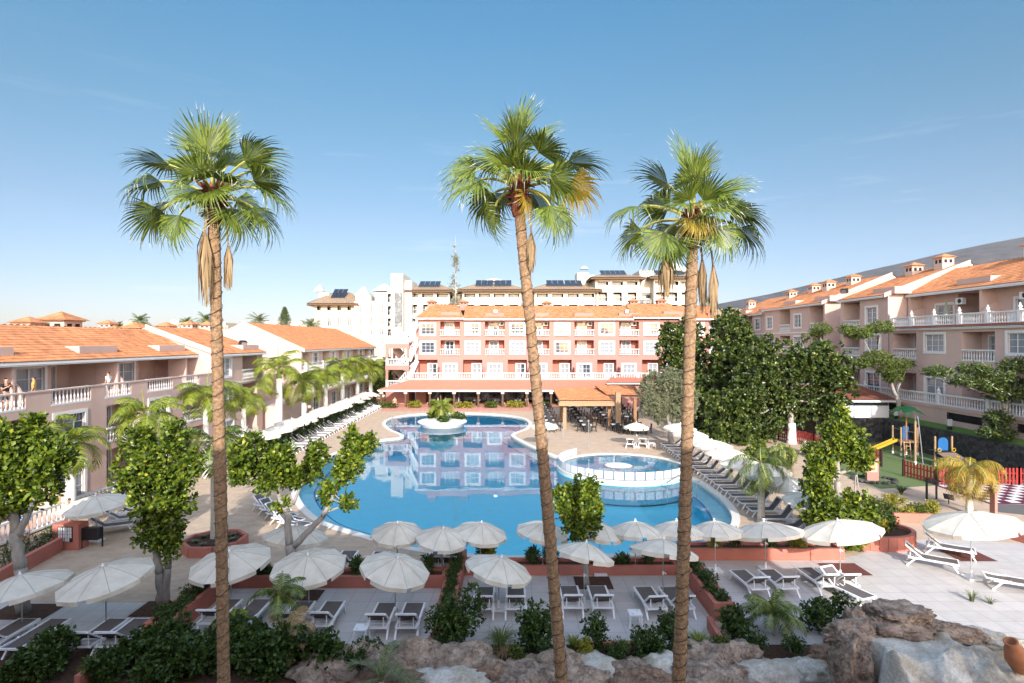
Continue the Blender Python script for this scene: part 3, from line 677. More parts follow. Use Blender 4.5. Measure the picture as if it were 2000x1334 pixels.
# outer flight against the coral building
for z in (3.9, 6.6, 9.6):
    m_ = MB(); m_.bar((xR + .5, y0 - .1, z), (xR + 1.75, y0 - .1, z + 2.7), .14, .42); m_.bar((xR + .5, y0 - .1, z + .95), (xR + 1.75, y0 - .1, z + 3.65), .12, .12)
    for k in range(7): x = xR + .55 + k * .19; m_.box(x, y0 - .14, z + .15 + k * .41, x + .07, y0 - .06, z + 1.0 + k * .41)
    m_.build('stair_rail', M['white'], st.root)
st.finish()
# ---- forecourt pavilions (tiled roofs on timber posts)
pv = Bld('dining_pavilion', 'orange tiled lean-to pavilion on timber posts over the outdoor tables', 'pavilion', (0, 0, 0), 0, 'coral')
a, b_ = P(1093, 783, 62), P(1198, 783, 62); c_, d_ = P(1167, 757, 76), P(1080, 759, 76)
pv.roof(a, b_, c_, d_, 'tile', per=.27, row=.4)
pv.finish('woodlight')
m_ = MB(); m_.bar(a + Vector((-.1, -.1, -.35)), b_ + Vector((.2, -.1, -.35)), .16, .38); m_.build('fascia_beam', M['woodlight'], pv.root)
for (px, Y) in ((1103, 62.5), (1190, 63), (1096, 68), (1180, 75)):
    X = (px - 1000) * Y / 1111.1; mm_ = MB(); mm_.box(X - .17, Y - .17, 0, X + .17, Y + .17, 3.0); mm_.build('post', M['wood'] if Y > 62.6 else M['woodlight'], pv.root)
pv2 = Bld('dining_pavilion', 'small hipped orange tiled pavilion behind the tall wooden pillar', 'pavilion', (0, 0, 0), 0, 'coral')
a, b_, c_, d_ = P(1186, 772, 66), P(1244, 773, 66), P(1232, 753, 74), P(1162, 753, 74)
pv2.roof(a, b_, c_, d_, 'tile', per=.27, row=.4); pv2.roof(b_, P(1250, 771, 72), P(1240, 755, 78), c_, 'tile', per=.27, row=.4)
pv2.finish('wooddark')
for (px, Y) in ((1240, 66.4), (1212, 73)):
    X = (px - 1000) * Y / 1111.1; mm_ = MB(); mm_.box(X - .17, Y - .17, 0, X + .17, Y + .17, 3.0); mm_.build('post', M['wood'], pv2.root)
m_ = MB(); q = G(1207, 840); m_.box(q.x - .27, q.y - .27, 0, q.x + .27, q.y + .27, P(1207, 766, q.y).z)
tag(m_.build('wooden_pillar', M['woodlight']), 'tall square wooden pillar standing alone between the dining tables', 'pillar')
kb = Bld('flat_roof_block', 'low coral extension with a red roof right of the restaurant roof', 'building', (0, 0, 0), 0, 'coral')
kb.w.box(14.5, 83.5, 0, 24, 88.6, 3.5); kb.roof((13.8, 82.8, 3.55), (24.6, 82.8, 3.55), (24.6, 88.5, 4.3), (15.5, 88.5, 4.3), 'tilered', per=.3, row=.5); kb.finish()

# ---- hotel behind the camera: its shade falls on the near terraces
hb = Bld('hotel_building', 'pink hotel block whose balcony the view is taken from', 'building', (0, 0, 0), 0, 'pink')
hb.w.box(-60, -14, -1, 15.2, -2.2, 13.9)
hb.finish()
# ================================================================ the white hotel on the rise behind
HY = 130.0
def HX(px, Y=HY): return (px - 1000) * Y / 1111.1
def HZ(py, Y=HY): return EYE - (py - 667) * Y / 1111.1
def hblock(label, x0, x1, ytop, yroof, rows, ybase=700, Y=HY, roof=True, solar=(), bays=None, wallm='hotelwhite', win=(17, 12), dep=14, top_glazed=True):
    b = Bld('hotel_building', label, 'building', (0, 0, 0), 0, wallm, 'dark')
    X0_, X1_ = HX(x0, Y), HX(x1, Y); bays = bays or max(1, round((x1 - x0) / 28.5)); ops = []; k = Y / 1111.1
    for (ya, yb, deep) in rows:
        for i in range(bays):
            c = x0 + (i + .5) * (x1 - x0) / bays; hw = win[0] / 2 * (1.25 if deep == 2 else 1)
            if c + hw > x1 or c - hw < x0: hw = (x1 - x0) / bays / 2 - 1
            ops.append((HX(c - hw, Y), HX(c + hw, Y), HZ(yb, Y), HZ(ya, Y), .25 if deep == 0 else 1.3))
    b.wall(Y, X0_, X1_, HZ(ybase, Y), HZ(ytop, Y), ops)
    for o in ops:
        w, h = o[1] - o[0], o[3] - o[2]
        if o[4] < .5: b.window((o[0] + o[1]) / 2, o[2], w, h, Y, 2, 1, 0, k=0)
        else:
            b.window((o[0] + o[1]) / 2, o[2], w * .8, h * .85, Y + 1.1, 2, 1, 0, k=b.rs.choice([1, 1, 3, 0]), door=True)
            m_ = MB(); m_.bar((o[0], Y + .06, o[2] + .9), (o[1], Y + .06, o[2] + .9), .05)
            m_.quad((o[0], Y + .05, o[2]), (o[1], Y + .05, o[2]), (o[1], Y + .05, o[2] + .85), (o[0], Y + .05, o[2] + .85)) if b.rs.random() < 0 else None
            m_.build('railing', M['alu'], b.root)
    b.w.mi = 0
    b.w.quad((X0_, Y, HZ(ybase, Y)), (X0_, Y + dep, HZ(ybase, Y)), (X0_, Y + dep, HZ(ytop, Y)), (X0_, Y, HZ(ytop, Y))); b.w.quad((X1_, Y, HZ(ybase, Y)), (X1_, Y + dep, HZ(ybase, Y)), (X1_, Y + dep, HZ(ytop, Y)), (X1_, Y, HZ(ytop, Y)))
    b.w.quad((X0_, Y, HZ(ytop, Y)), (X1_, Y, HZ(ytop, Y)), (X1_, Y + dep, HZ(ytop, Y)), (X0_, Y + dep, HZ(ytop, Y)))
    if roof:
        z0, z1 = HZ(ytop - 1, Y), HZ(yroof, Y) + .5; e = 1.2; hip = min(3.4, (X1_ - X0_) * .3)
        b.roof((X0_ - e, Y - e, z0), (X1_ + e, Y - e, z0), (X1_ - hip, Y + 6, z1), (X0_ + hip, Y + 6, z1), 'tiletan', per=.7, row=.8, th=.4)
        b.roof((X0_ - e, Y + 13, z0), (X0_ - e, Y - e, z0), (X0_ + hip, Y + 6, z1), (X0_ + hip, Y + 6.5, z1), 'tiletan', per=.8, row=.8, th=.4)
        b.roof((X1_ + e, Y - e, z0), (X1_ + e, Y + 13, z0), (X1_ - hip, Y + 6.5, z1), (X1_ - hip, Y + 6, z1), 'tiletan', per=.8, row=.8, th=.4)
        for (sa, sb) in solar:
            xa, xb = HX(sa, Y), HX(sb, Y); zz0 = z0 + (z1 - z0) * .42; zz1 = z1 + .35; n = max(3, int((xb - xa) / 1.1))
            m_ = MB()
            for i in range(n):
                p, q = xa + (xb - xa) * i / n + .04, xa + (xb - xa) * (i + 1) / n - .04
                m_.add([(p, Y + 1.9, zz0 + .3), (q, Y + 1.9, zz0 + .3), (q, Y + 5.2, zz1 + .5), (p, Y + 5.2, zz1 + .5), (p, Y + 1.9, zz0 + .22), (q, Y + 1.9, zz0 + .22), (q, Y + 5.2, zz1 + .42), (p, Y + 5.2, zz1 + .42)],
                       [(0, 1, 2, 3), (7, 6, 5, 4), (0, 4, 5, 1), (1, 5, 6, 2), (2, 6, 7, 3), (3, 7, 4, 0)])
            m_.build('solar_panel', M['solar'], b.root)
    return b
def pyramid(b, x0, x1, ybase, ytip, Y, m='hotelwhite'):
    a, c = HX(x0, Y), HX(x1, Y); w = (c - a) / 2; mx_, my_ = (a + c) / 2, Y + w; mb_ = MB()
    zb, zt = HZ(ybase, Y), HZ(ytip, Y); n = 6
    for s0 in range(n):
        t0, t1 = s0 / n, (s0 + 1) / n; f = lambda t: (1 - t) ** .8
        mb_.lathe([(zb + (zt - zb) * t0, w * 1.38 * f(t0) + .05), (zb + (zt - zb) * t1, w * 1.38 * f(t1) + .02)], (mx_, my_, 0), 4)
    mb_.build('dome_roof', M[m], b.root)
TOPW = (573, 581, 2)
s1 = hblock('cream hotel block with tan hip roof at the far left of the white hotel', 613, 692, 595, 572, [(597, 606, 1), (620, 637, 0), (652, 668, 0)], 700, HY, wallm='cream', bays=4, win=(7, 10), solar=((640, 668),)); s1.finish('wooddark')
s2 = hblock('white hotel block with domed rooftop turrets and small windows', 692, 756, 588, 0, [(595, 612, 0), (618, 634, 0), (642, 654, 0)], 656, HY - 1, roof=False, bays=3, win=(7, 8))
s2.w.box(HX(692), HY + 1, HZ(588), HX(722), HY + 5, HZ(577)); s2.w.box(HX(728), HY + 2, HZ(588), HX(768), HY + 9, HZ(569))
pyramid(s2, 692, 722, 577, 558, HY + 1); pyramid(s2, 726, 768, 568, 552, HY + 2); s2.finish()
ts = Bld('bell_turret', 'slim white turret with pointed cap at the left end of the white hotel', 'turret', (0, 0, 0), 0, 'hotelwhite')
ts.w.box(HX(611), HY + 4, HZ(700), HX(632), HY + 7, HZ(569)); pyramid(ts, 612, 631, 569, 555, HY + 4.2); ts.finish()
m_ = MB(); m_.box(HX(690), HY - 3, 0, HX(768), HY + 2, HZ(656)); tag(m_.build('stone_retaining_wall', M['stonelight']), 'pale rubble stone wall carrying the white hotel block', 'wall')
s3 = hblock('white stair tower strip with open landings beside dark slate cladding', 756, 770, 565, 0, [(574, 590, 1), (598, 615, 1), (622, 637, 1), (643, 656, 1)], 700, HY - 2, roof=False, bays=1, win=(11, 9), dep=8); s3.finish()
s4 = Bld('tower_block', 'tall white tower with a vertical slate panel left of the tan roofs', 'tower', (0, 0, 0), 0, 'hotelwhite')
s4.w.box(HX(769), HY - 3, HZ(700), HX(792), HY + 6, HZ(537)); s4.w.box(HX(792.2), HY - 1, HZ(700), HX(806), HY + 6, HZ(549))
m_ = MB(); m_.box(HX(776), HY - 3.1, HZ(639), HX(791), HY - 3.005, HZ(574)); m_.build('slate_panel', M['greystone'], s4.root); s4.finish()
rows3 = [TOPW, (595, 612, 1), (622, 640, 1)]
s5 = hblock('white hotel section with solar roof nearest the tall tower', 792, 878, 569, 556, rows3, 700, HY, bays=3, solar=((814, 856),)); s5.finish('wooddark')
s6 = hblock('white hotel section with two solar arrays left of the middle palm trunk', 903, 1018, 568, 554, rows3, 700, HY, bays=4, solar=((927, 962), (965, 999))); s6.finish('wooddark')
s7 = hblock('white hotel section with two solar arrays right of the middle palm trunk', 1044, 1165, 568, 554, rows3, 700, HY, bays=4, solar=((1069, 1104), (1106, 1140))); s7.finish('wooddark')
rows4 = [(549, 557, 2), (571, 588, 1), (595, 612, 1)]
s8 = hblock('taller white hotel section with blue solar roof behind the dining pavilion', 1163, 1249, 544, 534, rows4, 700, HY, bays=3, solar=((1177, 1228),)); s8.finish('wooddark')
s9 = hblock('tallest white hotel section with domed roof beside the right palm trunk', 1277, 1352, 543, 534, rows4, 700, HY, bays=3, solar=((1286, 1342),))
pyramid(s9, 1297, 1350, 530, 509, HY + 7); s9.finish('wooddark')
for (a, c, top, lab) in ((878, 903, 562, 'recessed white link with dark balconies left of the middle palm'), (1018, 1044, 562, 'recessed white link behind the middle palm trunk'), (1249, 1277, 528, 'white link with a round window high on its gable')):
    b = hblock(lab, a, c, top, 0, [(573, 583, 1), (590, 606, 1)], 700, HY + 2.5, roof=False, bays=1, win=(20, 9), dep=8)
    for z0_, z1_ in ((584, 595), (607, 616)):
        m_ = MB(); m_.box(HX(a + 1), HY + 1.2, HZ(z1_), HX(c - 1), HY + 1.35, HZ(z0_)); m_.build('balcony_front', M['greystone'], b.root)
    if top == 528:
        m_ = MB(); r_ = .95; zc = HZ(536, HY + 2.5)
        m_.tube([(HX(1258, HY + 2.5) + r_ * math.cos(t), HY + 2.42, zc + r_ * math.sin(t)) for t in np.linspace(0, 2 * math.pi, 17)], .09, 6); m_.build('round_window', M['greystone'], b.root)
    b.finish()
b = Bld('rooftop_block', 'white stepped rooftop block with tanks left of the taller hotel section', 'rooftop block', (0, 0, 0), 0, 'hotelwhite')
b.w.box(HX(1124), HY + 8, HZ(560), HX(1150), HY + 14, HZ(541)); b.w.box(HX(1134), HY + 7, HZ(560), HX(1158), HY + 12, HZ(525)); pyramid(b, 1134, 1150, 525, 518, HY + 7); b.w.box(HX(1158.5), HY + 7, HZ(560), HX(1170), HY + 12, HZ(530)); b.finish()
b = Bld('rooftop_block', 'low railed white rooftop block above the solar arrays', 'rooftop block', (0, 0, 0), 0, 'hotelwhite')
b.w.box(HX(937), HY + 10, HZ(565), HX(995), HY + 14, HZ(548)); pyramid(b, 945, 985, 548, 541, HY + 10); b.finish()
# far rooftops left of the white gable
b = Bld('distant_building', 'long low grey-blue building on the skyline left of the white hotel', 'building', (0, 0, 0), 0, 'hotelwhite')
b.w.box(HX(455, 240), 240, 0, HX(600, 240), 250, HZ(633, 240)); b.w.box(HX(515, 250), 250, 0, HX(590, 250), 258, HZ(627, 250)); b.finish()
m_ = MB()
for i in range(22): m_.box(HX(460 + i * 6.2, 240), 239.9, HZ(643, 240), HX(463.5 + i * 6.2, 240), 239.99, HZ(637, 240))
m_.build('window_strip', M['glass'], b.root)
for (px, py, w, lab) in ((337, 631, 36, 'distant white villa between two roof turrets'), (245, 633, 40, 'distant low building behind the tall roof turret'), (430, 636, 30, 'distant low flat building beside the left palm trunk')):
    b = Bld('distant_building', lab, 'building', (0, 0, 0), 0, 'cream'); Y = 190
    b.w.box(HX(px - w / 2, Y), Y, 0, HX(px + w / 2, Y), Y + 9, HZ(py, Y)); b.w.box(HX(px - w / 5, Y), Y + 1, 0, HX(px + w / 4, Y), Y + 9, HZ(py - 6, Y)); b.finish()
    m_ = MB()
    for i in range(5): m_.box(HX(px - w / 2 + 3 + i * w / 5.5, Y), Y - .05, HZ(py + 7, Y), HX(px - w / 2 + 6 + i * w / 5.5, Y), Y - .005, HZ(py + 2.5, Y))
    m_.build('window_strip', M['glass'], b.root)
for i, (px, py, w) in enumerate(((205, 634, 28), (320, 638, 30), (366, 634, 26), (401, 635, 26))):
    b = Bld('roof_turret', ['tiled roof turret left of the tall turret', 'flat-looking tiled turret between villa and wing', 'left of the twin tiled turrets near the palm trunk', 'right of the twin tiled turrets near the palm trunk'][i], 'turret', (0, 0, 0), 0, 'pinklight')
    Y = 68 + i * 4; X = HX(px, Y); ww = w * Y / 1111 * .78; e = empty('turret', (0, 0, 0), parent=b.root) if 0 else b.root
    b.w.box(X - ww * .4, Y, 4, X + ww * .4, Y + ww * .8, HZ(py + 8, Y))
    b.chimney(X, Y + ww * .4, HZ(py + 9, Y), b.root, round(ww, 1), .55); b.finish()
b = Bld('utility_block', 'low cream wall block in the gap between the two left wings', 'wall', (0, 0, 0), 0, 'pinklight')
b.w.box(-29, 61.5, 0, -25.5, 71.0, 2.6); b.w.box(-36, 63, 0, -29.1, 71.2, 5.6); b.finish()
# ================================================================ vegetation kit
M['leafbig'] = leaf_mat('glossy_fiddle_leaf', (.018, .045, .006), (.18, .24, .02), .22, .4, .4, (.42, .40, .04))
M['leafdark'] = leaf_mat('dark_glossy_leaf', (.012, .026, .006), (.085, .125, .022), .15, .36, .5, (.26, .27, .05))
M['leafolive'] = leaf_mat('grey_olive_leaf', (.10, .12, .065), (.27, .28, .17), .25, .6, .2)
M['leafshrub'] = leaf_mat('shrub_leaf', (.014, .036, .008), (.085, .14, .022), .25, .4, .4)
M['leafyellow'] = leaf_mat('yellow_green_leaf', (.16, .18, .02), (.38, .33, .04), .35, .5)
M['leaftulip'] = leaf_mat('feathery_leaf', (.03, .06, .01), (.17, .21, .035), .35, .5)
M['frond'] = leaf_mat('palm_frond_green', (.022, .052, .009), (.20, .25, .035), .22, .36, .5)
M['frondlime'] = leaf_mat('lime_palm_frond', (.09, .15, .015), (.33, .36, .04), .4, .4, .35)
M['frondyellow'] = leaf_mat('yellowing_frond', (.42, .27, .03), (.62, .45, .06), .4, .5)
M['frondgold'] = leaf_mat('golden_frond', (.11, .12, .02), (.46, .31, .04), .3, .5)
M['frondbrown'] = leaf_mat('dry_brown_frond', (.22, .14, .07), (.46, .33, .19), .2, .9, .1)
M['frondgrey'] = leaf_mat('cycad_frond', (.10, .13, .06), (.26, .28, .14), .3, .5)
M['tiplight'] = leaf_mat('pale_frond_thread', (.5, .5, .4), (.7, .7, .6), .4, .6)
M['trunk'] = mat('ringed_palm_trunk', (.25, .135, .07), .95, .3, 4, 1.0, 14, stretch=(3.5, 3.5, 4), col2=(.56, .36, .205))
M['trunkgrey'] = mat('smooth_pale_trunk', (.52, .48, .40), .85, .18, 3, .3, 12, stretch=(1, 1, 3))
M['trunkgreen'] = mat('green_crownshaft', (.20, .27, .05), .6, .15, 3)
M['husk'] = mat('red_brown_husk', (.20, .065, .035), .9, .35, 6, .8, 20)
M['wire'] = mat('black_string_light_cable', (.03, .028, .025), .6, .1, 3)
M['petiole'] = mat('green_petiole', (.30, .30, .08), .6, .2, 3)

def leaves_np(rs, C_, Nrm, Dir, Ln, Wd, fold=.25, tipx=.62):
    """kite leaves: base C, direction Dir, normal Nrm, widest at tipx; two triangles pairs as quads (degenerate-free)"""
    S = np.cross(Dir, Nrm); S /= np.linalg.norm(S, axis=1, keepdims=True) + 1e-9
    Nn = np.cross(S, Dir); Ln = Ln[:, None]; Wd = Wd[:, None]
    B = C_; T = C_ + Dir * Ln; Mx = C_ + Dir * Ln * tipx
    Lf = Mx - S * Wd + Nn * Wd * fold; Rt = Mx + S * Wd + Nn * Wd * fold
    V = np.stack([B, Rt, T, Lf], 1).reshape(-1, 3); n = len(C_); i = np.arange(n) * 4
    F = np.stack([np.stack([i, i + 1, i + 2], 1), np.stack([i, i + 2, i + 3], 1)], 1).reshape(-1, 3)
    return V, F
def unit(a): return a / (np.linalg.norm(a, axis=1, keepdims=True) + 1e-9)
def rosette_crown(name, tips, ups, mt, parent, rs, nl=10, Ln=.22, Wd=.075, spread=.8, jitter=.06):
    """clusters of broad leaves at branch tips"""
    tips = np.array(tips); ups = unit(np.array(ups)); n = len(tips)
    C_ = np.repeat(tips, nl, 0) + rs.randn(n * nl, 3) * jitter; Up = np.repeat(ups, nl, 0)
    Rn = unit(rs.randn(n * nl, 3)); side = unit(Rn - Up * (Rn * Up).sum(1, keepdims=True))
    a = rs.uniform(.15, 1.0, (n * nl, 1)) * spread
    Dir = unit(Up * (1 - a * .75) + side * a * 1.3 + rs.randn(n * nl, 3) * .12)
    Nrm = unit(Up * 1.0 - Dir * (Up * Dir).sum(1, keepdims=True) + rs.randn(n * nl, 3) * .2)
    V, F = leaves_np(rs, C_, Nrm, Dir, rs.uniform(.5, 1.4, n * nl) * Ln, rs.uniform(.8, 1.2, n * nl) * Wd)
    return link(name, np_mesh(name, V, F, mt), parent)
def blob_tips(rs, blobs, dens, gap=.35):
    """points near the surfaces of overlapping ellipsoids (cx,cy,cz,rx,ry,rz); returns tips, outward dirs"""
    T, O = [], []
    subs = []
    for b in blobs:                                                 # break every mass into smaller clumps with gaps between
        d8 = unit(rs.randn(9, 3)); d8[:, 1] -= .25
        for d1 in d8:
            q = rs.uniform(.38, .55); subs.append([b[0] + d1[0] * b[3] * .66, b[1] + d1[1] * b[4] * .66, b[2] + d1[2] * b[5] * .66, b[3] * q * .82, b[4] * q * .82, b[5] * q * 1.45])
    for b in subs:
        c = np.array(b[:3]); r = np.array(b[3:6]); n = max(3, int(.48 * dens * (r[0] * r[1] * r[2]) ** (2 / 3))); d_ = unit(rs.randn(n, 3))
        rad = rs.uniform(.55, 1.06, (n, 1)) ** .6; p = c + d_ * r * rad
        T.append(p); o = unit(d_ / r * r.mean() + np.array([0, 0, .45])); O.append(o)
    T = np.concatenate(T); O = np.concatenate(O)
    return T, O
def limb(mb, a, b, r0, r1, bend=.15, n=6, seg=5, rs=None):
    a, b = Vector(a), Vector(b); off = Vector((rs.uniform(-1, 1), rs.uniform(-1, 1), 0)) * (b - a).length * bend
    pts = [a.lerp(b, t) + off * math.sin(math.pi * t) * .5 + Vector((rs.uniform(-1, 1), rs.uniform(-1, 1), 0)) * r0 * .25 * (0 < t < 1) for t in np.linspace(0, 1, seg + 1)]
    mb.tube(pts, [r0 + (r1 - r0) * t for t in np.linspace(0, 1, seg + 1)], n)
def broad_tree(name, label, base, trunks, blobs, dens, mt, nl=9, Ln=.24, Wd=.085, bark='bark', seed=1, group=None, cat='tree', spread=.8, limbs=True, r0=.16):
    rs = np.random.RandomState(seed); rr = random.Random(seed)
    root = empty(name, base, 0, label, cat, group); mb = MB()
    for tr in trunks:
        for i in range(len(tr) - 1):
            p, q = tr[i], tr[i + 1]; limb(mb, p[:3], q[:3], p[3], q[3], .06, 9, 5, rr)
    ends = [t[-1] for t in trunks]
    if limbs:
        for b in blobs:
            e = min(ends, key=lambda e_: (e_[0] - b[0]) ** 2 + (e_[1] - b[1]) ** 2 + (e_[2] - b[2]) ** 2)
            limb(mb, e[:3], b[:3], e[3] * .6, .03, .1, 6, 4, rr)
            for k in range(3):
                d_ = Vector((rr.uniform(-1, 1), rr.uniform(-1, 1), rr.uniform(-.2, 1))); q = Vector(b[:3]) + Vector((d_.x * b[3], d_.y * b[4], d_.z * b[5])) * .75
                limb(mb, b[:3], q, .03, .012, .1, 5, 3, rr)
    mb.build('trunk', M[bark], root, True)
    T, O = blob_tips(rs, blobs, dens)
    rosette_crown('crown', T, O, mt, root, rs, nl, Ln, Wd, spread)
    return root
# ---- pinnate frond (royal palm, areca, cycad)
def pinnate(Ln, droop, nleaf, leafL, wd, rs, rise=.9, vee=.55, hang=.5, mt=0, plane=1.0, petiole=.12):
    """frond along +x; returns verts, faces (quads), mi"""
    V, F, Q = [], [], []; n = 14; pts = []
    p = np.zeros(3); ang = rise
    for i in range(n + 1):
        pts.append(p.copy()); ang -= droop / n * (1 + i / n); p = p + np.array([math.cos(ang), 0, math.sin(ang)]) * Ln / n
    pts = np.array(pts)
    def at_(t): i = min(int(t * n), n - 1); f = t * n - i; return pts[i] * (1 - f) + pts[i + 1] * f, unit((pts[i + 1] - pts[i])[None])[0]
    for i in range(n):                                              # rachis: flat triangular strip
        for s in (0,):
            w0, w1 = .022 * (1 - i / n) + .006, .022 * (1 - (i + 1) / n) + .006; k = len(V)
            V += [pts[i] + (0, -w0, 0), pts[i] + (0, w0, 0), pts[i + 1] + (0, w1, 0), pts[i + 1] + (0, -w1, 0)]; F.append((k, k + 1, k + 2, k + 3)); Q.append(1)
    for i in range(nleaf):
        t = petiole + (1 - petiole) * (i + .5) / nleaf; P0, tg = at_(t)
        prof = math.sin(math.pi * min(1, .12 + t * .86)) ** .6
        for s in (-1, 1):
            L_ = leafL * (prof * .9 + .12) * rs.uniform(.85, 1.1)
            dr = np.array([tg[0] * .62, s * plane, tg[2] * .62 + vee * rs.uniform(.3, 1.2)]); dr /= np.linalg.norm(dr)
            a = P0; q = [a]; g = 0
            for k in range(3): g += hang * (k + 1) / 3; dd = dr + np.array([0, 0, -g]); dd /= np.linalg.norm(dd); a = a + dd * L_ / 3; q.append(a)
            u = tg * wd
            for k in range(3):
                w0, w1 = (.6, 1, .75, .05)[k], (.6, 1, .75, .05)[k + 1]; m = len(V)
                V += [q[k] - u * w0, q[k] + u * w0, q[k + 1] + u * w1, q[k + 1] - u * w1]; F.append((m, m + 1, m + 2, m + 3)); Q.append(mt)
    return np.array(V), np.array(F), np.array(Q)
def place(V, az, pos, roll=0.0, pitch=0.0):
    m = Matrix.Rotation(az, 3, 'Z') @ Matrix.Rotation(-pitch, 3, 'Y') @ Matrix.Rotation(roll, 3, 'X')
    return V @ np.array(m).T + np.array(pos)
def merge(parts):
    V, F, Q, o = [], [], [], 0
    for v, f, q in parts: V.append(v); F.append(f + o); Q.append(q); o += len(v)
    return np.concatenate(V), np.concatenate(F), np.concatenate(Q)
def feather_palm_crown(rs, n=13, Ln=2.2, leafL=.62, wd=.022, nleaf=26, rmin=.1, rmax=1.35, droop=1.9, hang=.7, vee=.3, z=0.0, spear=True):
    parts = []
    for i in range(n):
        t = (i + .5) / n; rise = rmin + (rmax - rmin) * t
        v, f, q = pinnate(Ln * rs.uniform(.85, 1.1) * (1 - .2 * t), droop * rs.uniform(.8, 1.15) * (1.1 - .45 * t), nleaf, leafL, wd, rs, rise, vee, hang)
        parts.append((place(v, i * 2.4 + rs.uniform(-.3, .3), (0, 0, z), rs.uniform(-.4, .4)), f, q))
    if spear:
        v, f, q = pinnate(Ln * .6, .15, 10, .12, wd, rs, 1.5, .2, .1); parts.append((place(v, 1, (0, 0, z)), f, q))
    return merge(parts)
# ---- fan palm (washingtonia)
def fan_leaf(R_, rs, spread=2.2, nseg=34, split=.5, droop=.9, wd=None, threads=True):
    """blade at origin opening along +x, in the xy plane, normal +z"""
    V, F, Q = [], [], []; S_ = 6
    for i in range(nseg):
        a = -spread + 2 * spread * (i + .5) / nseg; da = spread / nseg; L_ = R_ * (1 - .22 * abs(a / spread) ** 1.5) * rs.uniform(.9, 1.06)
        dirv = np.array([math.cos(a), math.sin(a), 0]); sd = np.array([-math.sin(a), math.cos(a), 0]); dr = droop * rs.uniform(.6, 1.5); cup = .22 * abs(math.sin(a))
        r_prev = None; wob = rs.uniform(-.06, .06)
        for k in range(S_ + 1):
            t = k / S_; r_ = L_ * t; w = math.tan(da) * r_ if t <= split else math.tan(da) * L_ * split * .8 * (1 - (t - split) / (1 - split)) ** .6
            ex = max(0, t - split * .75); zz = r_ * cup * .6 - dr * L_ * ex ** 2 * 1.7; rr_ = r_ - dr * L_ * ex ** 2 * .75
            c = dirv * rr_ + sd * wob * r_ * ex * 2 + np.array([0, 0, zz]); rid = .35 * w
            row = (c - sd * w, c + np.array([0, 0, rid]), c + sd * w)
            if r_prev is not None:
                m = len(V); V += [*r_prev, *row]; F += [(m, m + 1, m + 4, m + 3), (m + 1, m + 2, m + 5, m + 4)]; q = 0 if t < .95 else (2 if threads and rs.rand() < .3 else 0); Q += [q, q]
            r_prev = row
    return np.array(V), np.array(F), np.array(Q)
def fan_frond(rs, pet, R_, rise, drop, droop=.9, split=.5, tilt=.0, nseg=38, spread=1.45):
    """petiole curving from origin along +x then a fan blade; returns merged"""
    n = 7; p = np.zeros(3); ang = rise; pts = [p.copy()]
    for i in range(n): ang -= drop / n * (.4 + 1.2 * i / n); p = p + np.array([math.cos(ang), 0, math.sin(ang)]) * pet / n; pts.append(p.copy())
    mb = MB(); mb.tube(pts, [.045 * (1 - .5 * i / n) for i in range(n + 1)], 4, cap=False)
    pv_ = np.array(mb.v); pf = np.array(mb.f); 
    v, f, q = fan_leaf(R_, rs, spread, nseg, split, droop)
    ba = ang - .25 + tilt; m = Matrix.Rotation(-ba, 3, 'Y') @ Matrix.Rotation(rs.uniform(-1.0, 1.0), 3, 'X')
    v = v @ np.array(m).T + pts[-1]
    return merge([(pv_, pf, np.full(len(pf), 1)), (v, f, q)])
def ringed_trunk(mb, base, top, r0, r1, bow=(0, 0), ring=.105, n=16, rr=None):
    base, top = Vector(base), Vector(top); H = (top - base).length; k = int(H / ring) * 3; pts, rad = [], []
    for i in range(k + 1):
        t = i / k; c = base.lerp(top, t) + Vector((bow[0], bow[1], 0)) * math.sin(math.pi * t)
        r_ = r0 + (r1 - r0) * t + .16 * math.exp(-t * 14); ph = i % 3
        pts.append(c); rad.append(r_ * (1 + (.024, .0, -.012)[ph]) * (1 + .05 * math.sin(t * 23 + r0 * 90) * math.sin(t * 9)) + rr.uniform(-.005, .005))
    mb.tube(pts, rad, n); return pts
